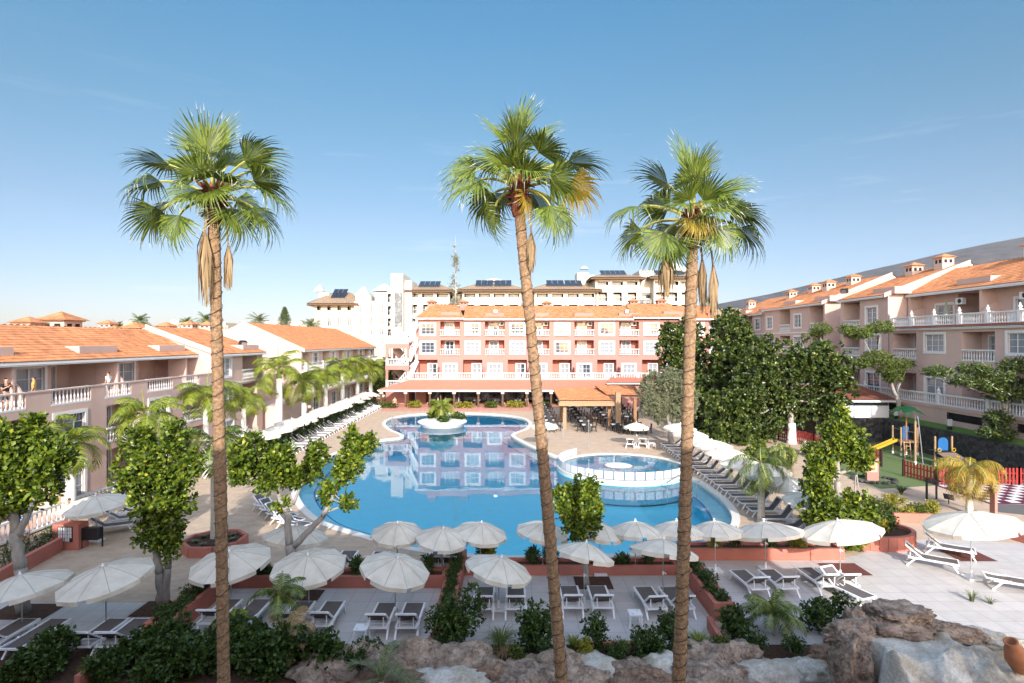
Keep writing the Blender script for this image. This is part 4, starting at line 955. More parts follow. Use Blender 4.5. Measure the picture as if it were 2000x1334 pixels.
def fan_palm(label, basex, Y, zb, top_px, r0, r1, seed, fronds, extras, bow=(0, 0), string_z=(3, 13)):
    rs = np.random.RandomState(seed); rr = random.Random(seed); top = P(*top_px, Y)
    root = empty('fan_palm', (basex, Y, zb), 0, label, 'palm tree', 'tall fan palms in front'); tb = Vector((top.x - basex, 0, top.z - zb))
    mb = MB(); pts = ringed_trunk(mb, (0, 0, -.3), tb, r0, r1, bow, rr=rr); mb.build('trunk', M['trunk'], root, True)
    # cable wound round the trunk
    m2_ = MB(); sp = []; H = tb.z; k = 0; n = 470
    for i in range(n + 1):
        t = i / n; zz = H * (.03 + .93 * t); f = zz / H; j = min(len(pts) - 1, int((f) * (len(pts) - 1))); c = pts[j]; r_ = (r0 + (r1 - r0) * f) * 1.05 + .008; a = i * 2 * math.pi / 12.0 + .6 * math.sin(i * .05)
        sp.append((c.x + r_ * math.cos(a), c.y + r_ * math.sin(a), c.z + .04 * math.sin(a)))
    m2_.tube(sp, .0065, 4); m2_.build('cable', M['wire'], root)
    # husk and old leaf bases
    hb_ = MB(); hb_.lathe([(-.35, r1 * 1.05), (-.2, r1 * 1.45), (0, r1 * 1.55), (.18, r1 * 1.6), (.4, r1 * 1.3), (.6, r1 * .6)], tb, 12)
    for i in range(70):
        a = rr.uniform(0, 6.28); z = rr.uniform(-.1, .45); L_ = rr.uniform(.14, .34); r_ = r1 * 1.25
        q = tb + Vector((math.cos(a) * r_, math.sin(a) * r_, z)); e = q + Vector((math.cos(a) * L_ * .7, math.sin(a) * L_ * .7, rr.uniform(-.15, .3))); hb_.bar(q, e, .05, .02)
    hb_.build('leaf_bases', M['husk'], root)
    for i, fr in enumerate(fronds):
        az, rise, pet, R_, drop = fr[:5]; key = fr[5] if len(fr) > 5 else 'frond'
        v, f, q = fan_frond(rs, pet * (1.0 if rise > 1.2 else rs.choice([.6, .8, 1.0, 1.15])), R_ * (1.0 if rise > 1.2 else rs.uniform(.92, 1.06)), rise, drop, (.12 + .1 * rs.rand()) if rise > 1.2 else (.28 + .38 * rs.rand()), .5, fr[6] if len(fr) > 6 else 0)
        v = place(v, az, (0, 0, 0)); link('frond', np_mesh('frond', v, f, [M[key], M['petiole'], M['tiplight']], q), root, tb + Vector((0, 0, .25)))
    for (az, out_, dz, L_, w, key) in extras:                        # dead fronds hanging like brooms
        m3 = MB(); a = Vector((math.cos(az), math.sin(az), 0)); s0 = a * r1 * 1.1 + Vector((0, 0, 0)); e = a * out_ + Vector((0, 0, dz)); mid = a * (out_ * .9) + Vector((0, 0, dz * .45))
        m3.tube([s0, mid, e], [.03, .022, .02], 5)
        for i in range(90):
            u = rr.uniform(0, 6.28); ww = w * rr.uniform(.2, 1); ll = L_ * rr.uniform(.55, 1); o2 = Vector((math.cos(u) * ww, math.sin(u) * ww * .7, 0))
            p0 = e + o2 * .15 + Vector((0, 0, .03)); p1 = e + o2 * .95 + Vector((0, 0, -ll * .45)); p2 = e + o2 * .8 + Vector((rr.uniform(-.05, .05), 0, -ll)); sd = Vector((math.sin(u), -math.cos(u), 0)) * .018
            m3.add([p0 - sd, p0 + sd, p1 + sd * 1.2, p1 - sd * 1.2, p2 + sd * .3, p2 - sd * .3], [(0, 1, 2, 3), (3, 2, 4, 5)])
        m3.build('dead_frond', M[key], root, loc=tb)
    return root
# az: 0 = right, 90 = away, 180 = left, 270 = towards the camera
D = math.radians
def F_(az, rise, pet=1.0, R_=.95, drop=.9, key='frond', tilt=0): return (D(az), D(rise), pet, R_, drop, key, tilt)
YP = 12.4
fr1 = [F_(100, 88, .95, 1.25, .1, tilt=.1), F_(240, 72, .5, .9, .6), F_(300, 70, .5, .9, .6), F_(75, 74, .95, 1.1, .4), F_(262, 84, .95, 1.05, .2, tilt=.2), F_(25, 66, .95, 1.1, .45), F_(50, 58, 1.0, 1.05, .6), F_(152, 62, 1.0, 1.1, .5), F_(182, 52, 1.05, 1.15, .6), F_(196, 34, .95, 1.1, .75), F_(172, 18, .9, 1.1, .8),
       F_(188, 4, 1.15, 1.15, .75), F_(206, -12, .8, 1.05, .9), F_(4, 40, .95, 1.15, .6), F_(345, 24, 1.0, 1.2, .7), F_(12, 8, 1.05, 1.2, .8), F_(352, -6, .85, 1.1, .9), F_(30, 26, .8, 1.0, .8), F_(272, 52, .6, .9, .9), F_(300, 34, .6, .9, 1.0),
       F_(238, 40, .65, .95, 1.0), F_(110, 26, .8, .95, .9), F_(320, 58, .8, 1.0, .7)]
fan_palm('left tall palm, two dry brown fronds hanging against its trunk', -6.25, YP, -.1, (417, 410), .125, .118, 3, fr1,
         [(D(262), .26, -.62, 1.55, .19, 'frondbrown'), (D(350), .36, -.82, .95, .12, 'frondbrown'), (D(240), .2, -.5, 1.2, .16, 'frondbrown')], bow=(.03, 0))
fr2 = [F_(95, 89, 1.15, 1.15, .1, tilt=.1), F_(240, 72, .5, .9, .6), F_(310, 66, .5, .9, .6), F_(130, 78, 1.0, 1.2, .2), F_(55, 76, 1.05, 1.2, .25), F_(28, 64, 1.0, 1.15, .5), F_(265, 80, .85, 1.0, .3), F_(160, 58, 1.0, 1.15, .6), F_(182, 44, 1.05, 1.15, .75), F_(200, 28, 1.1, 1.2, .8),
       F_(176, 12, .95, 1.15, .9), F_(196, -14, .6, 1.15, 1.0), F_(2, 46, 1.1, 1.2, .7), F_(340, 34, .95, 1.15, .8), F_(8, 22, 1.15, 1.1, .6, 'frondyellow'), F_(20, 6, .9, 1.15, .9), F_(342, -6, .75, 1.1, 1.0),
       F_(322, -22, .34, .95, .5, 'frondyellow', -.3), F_(285, 50, .65, 1.0, .9), F_(235, 54, .7, 1.0, .8), F_(60, 26, .9, 1.05, .9), F_(118, 28, .9, 1.05, .9), F_(312, 62, .8, 1.0, .7)]
fan_palm('middle tall palm with one bright yellow frond hanging low', 1.28, YP, -.1, (1012, 392), .135, .112, 11, fr2, [(D(330), .32, -.75, .85, .12, 'frondbrown')], bow=(.05, 0))
fr3 = [F_(100, 88, 1.0, 1.25, .1, tilt=.1), F_(240, 72, .5, .9, .6), F_(300, 70, .5, .9, .6), F_(80, 80, .95, 1.1, .2), F_(142, 68, .95, 1.15, .4), F_(270, 82, .85, 1.0, .3), F_(40, 60, 1.0, 1.1, .5), F_(15, 46, 1.05, 1.2, .6), F_(348, 32, 1.05, 1.2, .75), F_(8, 14, 1.1, 1.2, .8), F_(335, 2, .9, 1.1, .9),
       F_(176, 48, 1.0, 1.1, .6), F_(190, 30, 1.1, 1.15, .7), F_(172, 12, 1.15, 1.15, .8), F_(200, 0, 1.0, 1.1, .9), F_(212, -14, .7, 1.1, 1.0), F_(248, 46, .65, .95, .9), F_(300, 48, .65, .95, .9), F_(285, 26, .45, .7, .9, 'frondgold'), F_(258, 16, .45, .7, 1.0, 'frondgold'),
       F_(60, 24, .85, 1.0, .9), F_(125, 22, .85, 1.0, .9), F_(320, 60, .8, 1.0, .7)]
fan_palm('right tall palm with two withered fronds hanging clear of its trunk', 3.55, YP, .0, (1353, 455), .145, .118, 21, fr3,
         [(D(192), .62, -.5, 1.0, .2, 'frondbrown'), (D(345), .42, -.75, 1.15, .12, 'frondbrown'), (D(20), .25, -.6, 1.2, .12, 'frondbrown')], bow=(.02, 0))

# ---- royal palms: three crown shapes shared by all
rsR = np.random.RandomState(5)
def royal_proto(k, key='frondlime'):
    return cached(('royal', k, key), lambda: np_mesh('crown', *feather_palm_crown(np.random.RandomState(30 + k), 14, 2.5, .8, .03, 32, -.1, 1.45, 1.9, .6)[:2], [M[key], M['petiole']], feather_palm_crown(np.random.RandomState(30 + k), 14, 2.5, .8, .03, 32, -.1, 1.45, 1.9, .6)[2]))
def royal_palm(label, px, Y, zc_py, rtr, k, key='frondlime', shaft=True, white=True, scale=1.0, group='royal palms along the left wings', name='royal_palm', lean=0):
    X = (px - 1000) * Y / 1111.1; zc = EYE - (zc_py - 667) * Y / 1111.1
    scale *= 1.28; root = empty(name, (X, Y, 0), 0, label, 'palm tree', group); mb = MB(); rr = random.Random(k + int(px)); zt = zc - (.9 if shaft else 0)
    n = 14; mb.tube([(lean * (i / n), 0, zt * i / n) for i in range(n + 1)], [rtr * (1.35 - .35 * min(1, i / 4) + .15 * math.sin(math.pi * i / n)) for i in range(n + 1)], 10)
    mb.build('trunk', M['whitebark' if white else 'trunkgrey'], root, True)
    if shaft: s_ = MB(); s_.tube([(lean, 0, zt - .02), (lean, 0, zt + .35), (lean, 0, zc + .1)], [rtr * .95, rtr * .8, rtr * .4], 9); s_.build('crownshaft', M['trunkgreen'], root, True)
    c = link('crown', royal_proto(k % 4, key), root, (lean, 0, zc)); c.scale = (scale,) * 3; c.rotation_euler = (0, 0, rr.uniform(0, 6)); return root
royal_palm('tall royal palm standing in front of the white gable wall', 545, 57.5, 722, .30, 0, scale=1.3)
royal_palm('royal palm with darker hanging fronds right of the gable wall', 594, 62, 748, .24, 1, scale=1.15)
royal_palm('third royal palm from the near end of the balcony wing', 636, 67, 735, .22, 2, scale=1.0)
royal_palm('fourth royal palm from the near end of the balcony wing', 669, 74, 715, .24, 3, scale=1.15)
royal_palm('fifth royal palm from the near end of the balcony wing', 698, 80, 715, .24, 0, scale=1.1)
royal_palm('royal palm nearest the stair tower at the end of the row', 724, 86, 718, .24, 1, scale=1.1)
royal_palm('royal palm with arching fronds before the first balcony window', 283, 35, 812, .15, 2, scale=.95)
royal_palm('royal palm just left of the left tall palm trunk', 402, 40, 772, .17, 3, scale=.95)
royal_palm('royal palm just right of the left tall palm trunk', 476, 44, 775, .17, 0, scale=.8)
royal_palm('white-trunked royal palm behind the house number plinth', 138, 30.5, 868, .22, 1, scale=.85)
royal_palm('dark drooping palm growing from the octagonal planter', 418, 26.8, 868, .13, 2, 'frond', False, False, .78)
royal_palm('small royal palm on the left behind the big-leaved tree', 80, 33, 838, .16, 3, scale=.8)
# island palm
royal_palm('small palm cluster on the white island in the pool', 862, 66.3, 796, .14, 1, 'frondlime', False, False, .8, None, 'island_palm')
# arching palms at right
def arching_palm(label, px, py, zc_py, k, key, n, Ln, leafL, scale=1.0, hang=1.1, tr=.16, bark='trunkgrey'):
    b = G(px, py); rs = np.random.RandomState(70 + k); zc = EYE - (zc_py - 667) * b.y / 1111.1
    root = empty('feather_palm', b, 0, label, 'palm tree'); mb = MB(); mb.tube([(0, 0, zc * i / 8) for i in range(9)], [tr * (1.2 - .3 * i / 8 + .06 * (i % 2)) for i in range(9)], 9); mb.build('trunk', M[bark], root, True)
    v, f, q = feather_palm_crown(rs, n, Ln, leafL, .017, 44, -.1, 1.25, 2.9, hang, spear=False); o = link('crown', np_mesh('crown', v, f, [M[key], M['petiole']], q), root, (0, 0, zc)); return root
arching_palm('feather palm with drooping olive fronds beside the right umbrella row', 1487, 1022, 905, 1, 'frond', 12, 3.0, .7, hang=1.5)
arching_palm('palm with golden yellow hanging fronds beside the chessboard terrace', 1893, 1003, 915, 2, 'frondgold', 19, 2.9, .8, hang=1.5, tr=.15)
arching_palm('low feather palm filling the bed left of the red fence', 1530, 930, 880, 3, 'frond', 12, 2.2, .5)

# ---- distant palms and skyline trees
def far_palm(label, px, Y, py, rad, k, key='frond'):
    X = (px - 1000) * Y / 1111.1; z = EYE - (py - 667) * Y / 1111.1; root = empty('distant_palm', (X, Y, 0), 0, label, 'palm tree', 'palms on the skyline')
    mb = MB(); mb.tube([(0, 0, 0), (0, 0, z)], [.3, .22], 8); mb.build('trunk', M['trunkgrey'], root)
    v, f, q = cached(('fc', k % 3), lambda: feather_palm_crown(np.random.RandomState(90 + k % 3), 22, 3.0, .7, .05, 20, -.3, 1.45, 1.0, .2, .5)); me = cached(('fm', k % 3, key), lambda: np_mesh('crown', v, f, [M[key], M['petiole']], q))
    o = link('crown', me, root, (0, 0, z)); o.scale = (rad / 3.0,) * 3
far_palm('skyline palm behind the white villa, leftmost of its trio', 273, 150, 628, 3.4, 0); far_palm('dark skyline palm low between the roof turrets', 232, 140, 640, 3.0, 1)
far_palm('skyline palm left of the twin turrets', 366, 160, 632, 3.2, 2); far_palm('skyline palm touching the left tall palm trunk', 402, 160, 626, 3.8, 0)
far_palm('round skyline palm above the ridge of the white gabled wing', 506, 150, 629, 4.2, 1, 'frondgrey'); far_palm('spreading palm in front of the cream hotel block', 606, 125, 640, 3.6, 2, 'frondgrey')
far_palm('thin palm on the hillside right of the right palm trunk', 1384, 200, 590, 4.2, 0, 'frondgrey')
def conifer(label, px, Y, pyb, pyt, w, key, sparse=False, seed=1, name='conifer'):
    X = (px - 1000) * Y / 1111.1; zt = EYE - (pyt - 667) * Y / 1111.1; zb = EYE - (pyb - 667) * Y / 1111.1; rs = np.random.RandomState(seed)
    root = empty(name, (X, Y, 0), 0, label, 'tree'); mb = MB(); mb.tube([(0, 0, 0), (.1, 0, zt)], [.25, .03], 6)
    T, O = [], []; H = zt - zb
    if sparse:
        for i in range(46):
            t = rs.rand(); z = zb + H * (.18 + .8 * t); a = rs.rand() * 6.28; L_ = w * (1 - t * .75) * rs.uniform(.4, 1)
            e = (math.cos(a) * L_, math.sin(a) * L_, z + L_ * .45); mb.tube([(0, 0, z - .3), e], [.05, .015], 4)
            for k in range(9): s = rs.uniform(.35, 1.0); T.append((e[0] * s + rs.randn() * .18, e[1] * s + rs.randn() * .18, z + L_ * .45 * s + rs.randn() * .22)); O.append((rs.randn(), rs.randn(), .5))
    else:
        for i in range(15):
            t = i / 15; z = zb + H * (.1 + .86 * t)
            for k in range(8):
                a = k * .785 + i * .4; L_ = w * (1 - t) ** .9
                for s in np.linspace(.25, 1, 7): T.append((math.cos(a) * L_ * s, math.sin(a) * L_ * s, z + L_ * .12 * s)); O.append((math.cos(a), math.sin(a), .6))
    mb.build('trunk', M['bark'], root); rosette_crown('crown', T, O, M[key], root, rs, 5, .34 if not sparse else .3, .05, .8, .08)
conifer('dark star-shaped araucaria on the skyline beside the long building', 556, 150, 640, 598, 1.9, 'leafdark', seed=2)
conifer('wispy bare-looking tree rising above the white hotel roofs', 889, 118, 660, 461, 2.0, 'leafolive', True, 5, 'wispy_tree')

# ---- broad-leaved trees near the camera
bx = lambda *a: a
def at3(px, py, Y, base): q = P(px, py, Y); return (q.x - base[0], q.y - base[1], q.z - base[2])
def ptree(name, label, base_px, blobs_px, trunk_px, Y=None, **kw):
    b = G(*base_px) if Y is None else Vector(((base_px[0] - 1000) * Y / 1111.1, Y, 0)); k = b.y / 1111.1
    bl = []; rr = random.Random(len(label))
    for (px, py, rx, ry) in blobs_px: q = P(px, py, b.y); bl.append((q.x - b.x, rr.uniform(-.35, .35) * rx * k, q.z, rx * k, (rx + ry) / 2 * k, ry * k))
    tr = [[(P(px, py, b.y).x - b.x, 0, P(px, py, b.y).z, r_) for (px, py, r_) in t] for t in trunk_px]
    return broad_tree(name, label, b, tr, bl, mt=kw.pop('mt', M['leafbig']), **kw)
ptree('fiddle_leaf_tree', 'large dark-crowned tree with grey trunk at the far left edge', (47, 1196), [(50, 870, 46, 42), (5, 900, 48, 45), (95, 900, 44, 38), (60, 930, 60, 38), (115, 880, 30, 30), (-30, 950, 50, 50), (20, 975, 45, 35), (60, 835, 24, 22), (-20, 870, 40, 38)],
      [[(47, 1196, .23), (40, 1110, .2), (30, 1040, .17), (18, 980, .12)], [(32, 1050, .14), (62, 985, .08), (80, 930, .04)]], dens=400, seed=3, Ln=.185, Wd=.064)
ptree('fiddle_leaf_tree', 'tall oval-crowned tree with forked trunk on the sand-coloured deck', (318, 1180), [(270, 865, 26, 30), (345, 850, 28, 34), (305, 905, 42, 34), (262, 925, 34, 30), (350, 925, 36, 34), (300, 965, 46, 36), (345, 985, 34, 34), (310, 1025, 40, 34), (322, 1065, 26, 24), (290, 880, 18, 30), (382, 905, 14, 18)],
      [[(318, 1180, .18), (312, 1120, .15), (300, 1060, .11), (305, 980, .07)], [(322, 1180, .16), (328, 1110, .12), (334, 1040, .09), (332, 960, .05)]], dens=400, seed=4, Ln=.175, Wd=.062)
ptree('fiddle_leaf_tree', 'wide Y-forked tree with bare pale limbs beside the pool', (579, 1166), [(500, 885, 38, 30), (540, 900, 40, 30), (480, 915, 26, 22), (560, 930, 36, 22), (618, 890, 19, 26), (605, 925, 26, 26), (520, 930, 36, 18), (685, 865, 15, 24), (675, 905, 30, 26), (708, 880, 22, 20), (722, 862, 9, 14), (662, 930, 18, 14), (690, 925, 20, 16), (640, 970, 14, 14), (678, 982, 18, 13), (548, 985, 14, 11), (641, 952, 8, 8)],
      [[(579, 1166, .24), (572, 1100, .21), (566, 1065, .18)], [(566, 1065, .15), (562, 1000, .12), (540, 960, .07)], [(572, 1068, .13), (630, 1010, .10), (662, 950, .07), (680, 910, .04)], [(640, 1000, .05), (676, 985, .03)], [(572, 985, .06), (590, 945, .04)]], dens=430, seed=5, Ln=.17, Wd=.062)
ptree('fiddle_leaf_tree', 'upright bushy tree in a soil square among the middle umbrellas', (1147, 1146), [(1110, 965, 16, 16), (1132, 950, 14, 18), (1155, 960, 14, 18), (1100, 985, 14, 18), (1130, 985, 26, 24), (1162, 992, 14, 16), (1118, 1012, 24, 22), (1148, 1015, 24, 24), (1132, 1035, 24, 20), (1090, 965, 8, 9)],
      [[(1147, 1146, .12), (1140, 1080, .1), (1134, 1010, .06)]], dens=560, seed=6, Ln=.16, Wd=.058, nl=9)
ptree('fiddle_leaf_tree', 'tall glossy green tree with a pale branching trunk near the right umbrella row', (1643, 1070), [(1640, 815, 15, 16), (1628, 845, 28, 22), (1665, 855, 24, 22), (1645, 875, 36, 22), (1672, 890, 24, 22), (1600, 905, 26, 24), (1585, 940, 26, 26), (1625, 985, 40, 30), (1670, 1000, 36, 32), (1600, 1000, 34, 32), (1640, 1030, 44, 26), (1690, 1020, 24, 26), (1610, 885, 16, 12)],
      [[(1643, 1070, .2), (1640, 1000, .17), (1636, 940, .13), (1640, 860, .06)], [(1640, 925, .08), (1672, 912, .05)], [(1636, 940, .07), (1610, 925, .04)]], dens=420, seed=7, Ln=.19, Wd=.066)
# ---- big dark trees right of the restaurant
ptree('ficus_tree', 'tallest dense dark tree between the restaurant and the right palm trunk', (1405, 0), [(1340, 690, 46, 50), (1310, 655, 20, 26), (1400, 670, 50, 50), (1440, 660, 40, 40), (1380, 740, 62, 50), (1330, 740, 40, 36), (1450, 720, 50, 50), (1420, 630, 32, 26), (1300, 690, 22, 24), (1440, 790, 60, 50), (1370, 800, 50, 45)],
      [[(1405, 862, .45), (1400, 800, .4), (1395, 740, .25)]], Y=62, mt=M['leafdark'], dens=62, seed=8, Ln=.34, Wd=.13, nl=13, bark='bark')
ptree('ficus_tree', 'broad rounded dark tree with a whitewashed trunk before the red fence', (1546, 866), [(1500, 700, 46, 36), (1560, 690, 50, 38), (1610, 715, 42, 40), (1630, 755, 34, 36), (1470, 730, 44, 40), (1530, 740, 70, 46), (1590, 770, 56, 36), (1500, 790, 56, 36), (1450, 780, 40, 34), (1545, 810, 48, 30), (1610, 790, 34, 26), (1440, 830, 40, 36), (1490, 830, 36, 26)],
      [[(1546, 866, .36), (1545, 830, .26), (1540, 780, .25)]], mt=M['leafdark'], dens=85, seed=9, Ln=.28, Wd=.105, nl=12, bark='bark')
q = G(1546, 866); m_ = MB(); m_.tube([(0, 0, 0), (0, 0, .3), (.02, 0, 1.2), (.0, 0, 1.9)], [.52, .42, .37, .34], 12); o_ = m_.build('whitewash', M['whitebark'], next(o for o in bpy.data.objects if o.name.startswith('ficus_tree') and (o.location - q).length < .1), True)
ptree('ficus_tree', 'shaded dark tree filling the gap behind the right umbrella row', (1440, 0), [(1420, 840, 50, 46), (1380, 860, 34, 36), (1470, 850, 40, 30), (1400, 800, 44, 34)],
      [[(1430, 900, .3), (1425, 850, .2)]], Y=54, mt=M['leafdark'], dens=62, seed=10, Ln=.34, Wd=.13, nl=11)
ptree('olive_tree', 'grey-green olive tree beside the outdoor dining tables', (1312, 868), [(1275, 765, 26, 30), (1310, 750, 26, 28), (1335, 770, 24, 30), (1265, 795, 22, 22), (1300, 795, 34, 28), (1338, 800, 22, 24), (1330, 740, 16, 14)],
      [[(1312, 868, .3), (1308, 830, .22), (1300, 800, .14)], [(1310, 840, .16), (1325, 800, .1)]], mt=M['leafolive'], dens=330, seed=11, Ln=.2, Wd=.035, nl=13, bark='bark')
# small flat-topped trees on the right lawn
def umbrella_tree(label, base, clumps, trunks, seed, mt, Y, red=True):
    b = Vector(((base[0] - 1000) * Y / 1111.1, Y, 2.3)); rs = np.random.RandomState(seed); rr = random.Random(seed); k = Y / 1111.1
    root = empty('tulip_tree', b, 0, label, 'tree'); mb = MB(); f = lambda px, py: (P(px, py, Y).x - b.x, 0, P(px, py, Y).z - 2.3)
    for t in trunks:
        for i in range(len(t) - 1): limb(mb, f(*t[i][:2]), f(*t[i + 1][:2]), t[i][2], t[i + 1][2], .08, 7, 4, rr)
    mb.build('trunk', M['bark'], root, True); T, O = [], []
    for (px, py, rx, ry) in clumps:
        c = f(px, py)
        for _ in range(int(3.2 * rx * ry * .12) + 16):
            d_ = rs.randn(3); d_ /= np.linalg.norm(d_); T.append((c[0] + d_[0] * rx * k, c[1] + d_[1] * rx * k, c[2] + d_[2] * ry * k)); O.append((d_[0], d_[1], .3 + .6 * abs(d_[2])))
    rosette_crown('crown', T, O, mt, root, rs, 12, .26, .045, 1.1, .12)
umbrella_tree('bare-limbed tree with flat leaf clumps leaning over the kiosk roof', (1762, 815), [(1678, 650, 22, 10), (1720, 640, 18, 10), (1655, 645, 12, 6), (1712, 700, 22, 12), (1690, 710, 14, 8), (1738, 722, 20, 10), (1760, 712, 18, 8), (1742, 738, 14, 8)],
    [[(1762, 815, .2), (1752, 775, .16), (1740, 745, .12), (1722, 715, .08)], [(1722, 715, .06), (1700, 690, .05), (1684, 660, .03)], [(1718, 700, .05), (1720, 650, .03)], [(1752, 765, .08), (1770, 725, .06), (1788, 702, .03)]], 12, M['leaftulip'], 52.6)
umbrella_tree('dark spreading tree with a grey trunk in front of the lower terrace windows', (1966, 845), [(1830, 728, 20, 7), (1900, 722, 22, 8), (1985, 715, 22, 10), (1945, 735, 26, 10), (1960, 770, 26, 12), (1925, 750, 24, 12), (1990, 760, 20, 16), (1950, 820, 18, 12), (1945, 845, 24, 8), (1880, 745, 20, 7)],
    [[(1966, 845, .14), (1963, 800, .11), (1955, 770, .08)], [(1958, 780, .07), (1900, 760, .05), (1860, 740, .03)], [(1958, 770, .06), (1925, 715, .04), (1915, 705, .02)], [(1960, 790, .06), (1990, 740, .04)]], 13, M['leafdark'], 42)
umbrella_tree('small round-headed tree before the stepped wing facade', (1607, 760), [(1604, 643, 15, 9), (1598, 650, 10, 6)], [[(1607, 760, .1), (1605, 690, .08), (1603, 650, .05)]], 14, M['leaftulip'], 60)
# ================================================================ parasols, loungers, tables
def canopy_mesh(Rr, H, nseg=10, seed=0):
    rs = np.random.RandomState(seed); V = []; F = []; NR = 7; sub = 4; n = nseg * sub
    for j in range(NR + 1):
        t = j / NR
        for i in range(n):
            f = (i % sub) / sub; a = 2 * math.pi * i / n; sag = 4 * f * (1 - f)
            ch = math.cos(math.pi / nseg) / math.cos(math.pi / nseg * (2 * f - 1)); r_ = Rr * t * ch
            z = H * (1 - t ** 1.45) - .014 * sag * t * t; V.append((r_ * math.cos(a), r_ * math.sin(a), z))
    for i in range(n):                                               # valance
        f = (i % sub) / sub; a = 2 * math.pi * i / n; sag = 4 * f * (1 - f); ch = math.cos(math.pi / nseg) / math.cos(math.pi / nseg * (2 * f - 1))
        r_ = Rr * ch * (1.0 - .004 * sag) + rs.uniform(-.01, .01); V.append((r_ * math.cos(a), r_ * math.sin(a), -.014 * sag - .14 - .012 * sag + rs.uniform(-.008, .008)))
    for j in range(NR + 1):
        for i in range(n):
            if j == NR and (i % sub == 0) and (i // sub) % 2 == seed % 2: continue
            F.append((j * n + i, j * n + (i + 1) % n, (j + 1) * n + (i + 1) % n, (j + 1) * n + i))
    me = bpy.data.meshes.new('canopy'); me.from_pydata(V, [], F); me.materials.append(M['canopy']); me.update(); return me
def canvas_mat():
    m = bpy.data.materials.new('translucent_canvas'); m.use_nodes = True; t = m.node_tree; t.nodes.clear()
    o = t.nodes.new('ShaderNodeOutputMaterial'); b = t.nodes.new('ShaderNodeBsdfDiffuse'); tr = t.nodes.new('ShaderNodeBsdfTranslucent'); mx = t.nodes.new('ShaderNodeMixShader')
    g = t.nodes.new('ShaderNodeTexCoord'); n = t.nodes.new('ShaderNodeTexNoise'); n.inputs['Scale'].default_value = 2.5; n.inputs['Detail'].default_value = 6; r = t.nodes.new('ShaderNodeValToRGB')
    r.color_ramp.elements[0].color = (.68, .62, .52, 1); r.color_ramp.elements[1].color = (.82, .77, .67, 1); r.color_ramp.elements[0].position = .3; r.color_ramp.elements[1].position = .65
    t.links.new(g.outputs['Object'], n.inputs['Vector']); t.links.new(n.outputs[0], r.inputs[0]); t.links.new(r.outputs[0], b.inputs[0]); t.links.new(r.outputs[0], tr.inputs[0])
    mx.inputs[0].default_value = .22; t.links.new(b.outputs[0], mx.inputs[1]); t.links.new(tr.outputs[0], mx.inputs[2]); t.links.new(mx.outputs[0], o.inputs[0]); return m
M['canopy'] = canvas_mat()
def parasol(label, pos, Rr=1.25, H=2.12, tilt=(0, 0), seed=0, group=None, base=True, rise=.42, rz=None):
    root = empty('parasol', pos, 0, label, 'parasol', group)
    cm = cached(('canopy', round(Rr, 2), round(rise, 2), seed % 4), lambda: canopy_mesh(Rr, rise, 10, seed % 4))
    pm = cached(('pole', round(H, 2)), lambda: _pole(H, rise)); link('pole', pm, root)
    c = link('canopy', cm, root, (0, 0, H - rise)); c.rotation_euler = (R(tilt[0]), R(tilt[1]), seed * .37)
    link('finial', cached('finial', _finial), c, (0, 0, rise)); link('ribs', cached(('ribs', round(Rr, 2), round(rise, 2)), lambda: _ribs(Rr, rise)), c); link('seams', cached(('seams', round(Rr, 2), round(rise, 2)), lambda: _seams(Rr, rise)), c)
    link('crank', cached('crank', _crank), root, (0, 0, 1.05))
    if base: link('base', cached('pbase', _pbase), root)
    return root
def _pole(H, rise):
    m = MB(); m.tube([(0, 0, .05), (0, 0, H - .02)], .021, 8); return m.mesh('pole', M['alu'])
M['seam'] = mat('grey_canvas_seam', (.42, .40, .36), .9, .1, 5)
def _seams(Rr, rise):
    m = MB()
    for k in range(10):
        a = k * math.pi / 5; m.tube([(Rr * t * math.cos(a), Rr * t * math.sin(a), rise * (1 - t ** 1.45) + .004) for t in np.linspace(.04, 1, 8)], .008, 4)
    return m.mesh('seams', M['seam'])
def _finial(): m = MB(); m.lathe([(-.02, .05), (.02, .055), (.05, .03), (.1, .028), (.12, .0)], n=8); return m.mesh('finial', M['plastic'])
def _crank(): m = MB(); m.lathe([(0, .035), (.12, .035)], n=8); m.bar((.03, 0, .06), (.1, 0, .06), .02); m.bar((.1, 0, .06), (.1, 0, .0), .02); return m.mesh('crank', M['plastic'])
def _pbase(): m = MB(); m.box(-.26, -.26, .012, .26, .26, .09); m.lathe([(.09, .06), (.32, .035)], n=8); return m.mesh('base', M['plastic'])
def _ribs(Rr, rise):
    m = MB()
    for k in range(10): a = k * math.pi / 5; m.bar((0, 0, rise - .05), (Rr * .55 * math.cos(a), Rr * .55 * math.sin(a), rise * .5), .014); m.bar((Rr * .55 * math.cos(a), Rr * .55 * math.sin(a), rise * .5), (Rr * .97 * math.cos(a), Rr * .97 * math.sin(a), .0), .014)
    return m.mesh('ribs', M['alu'])
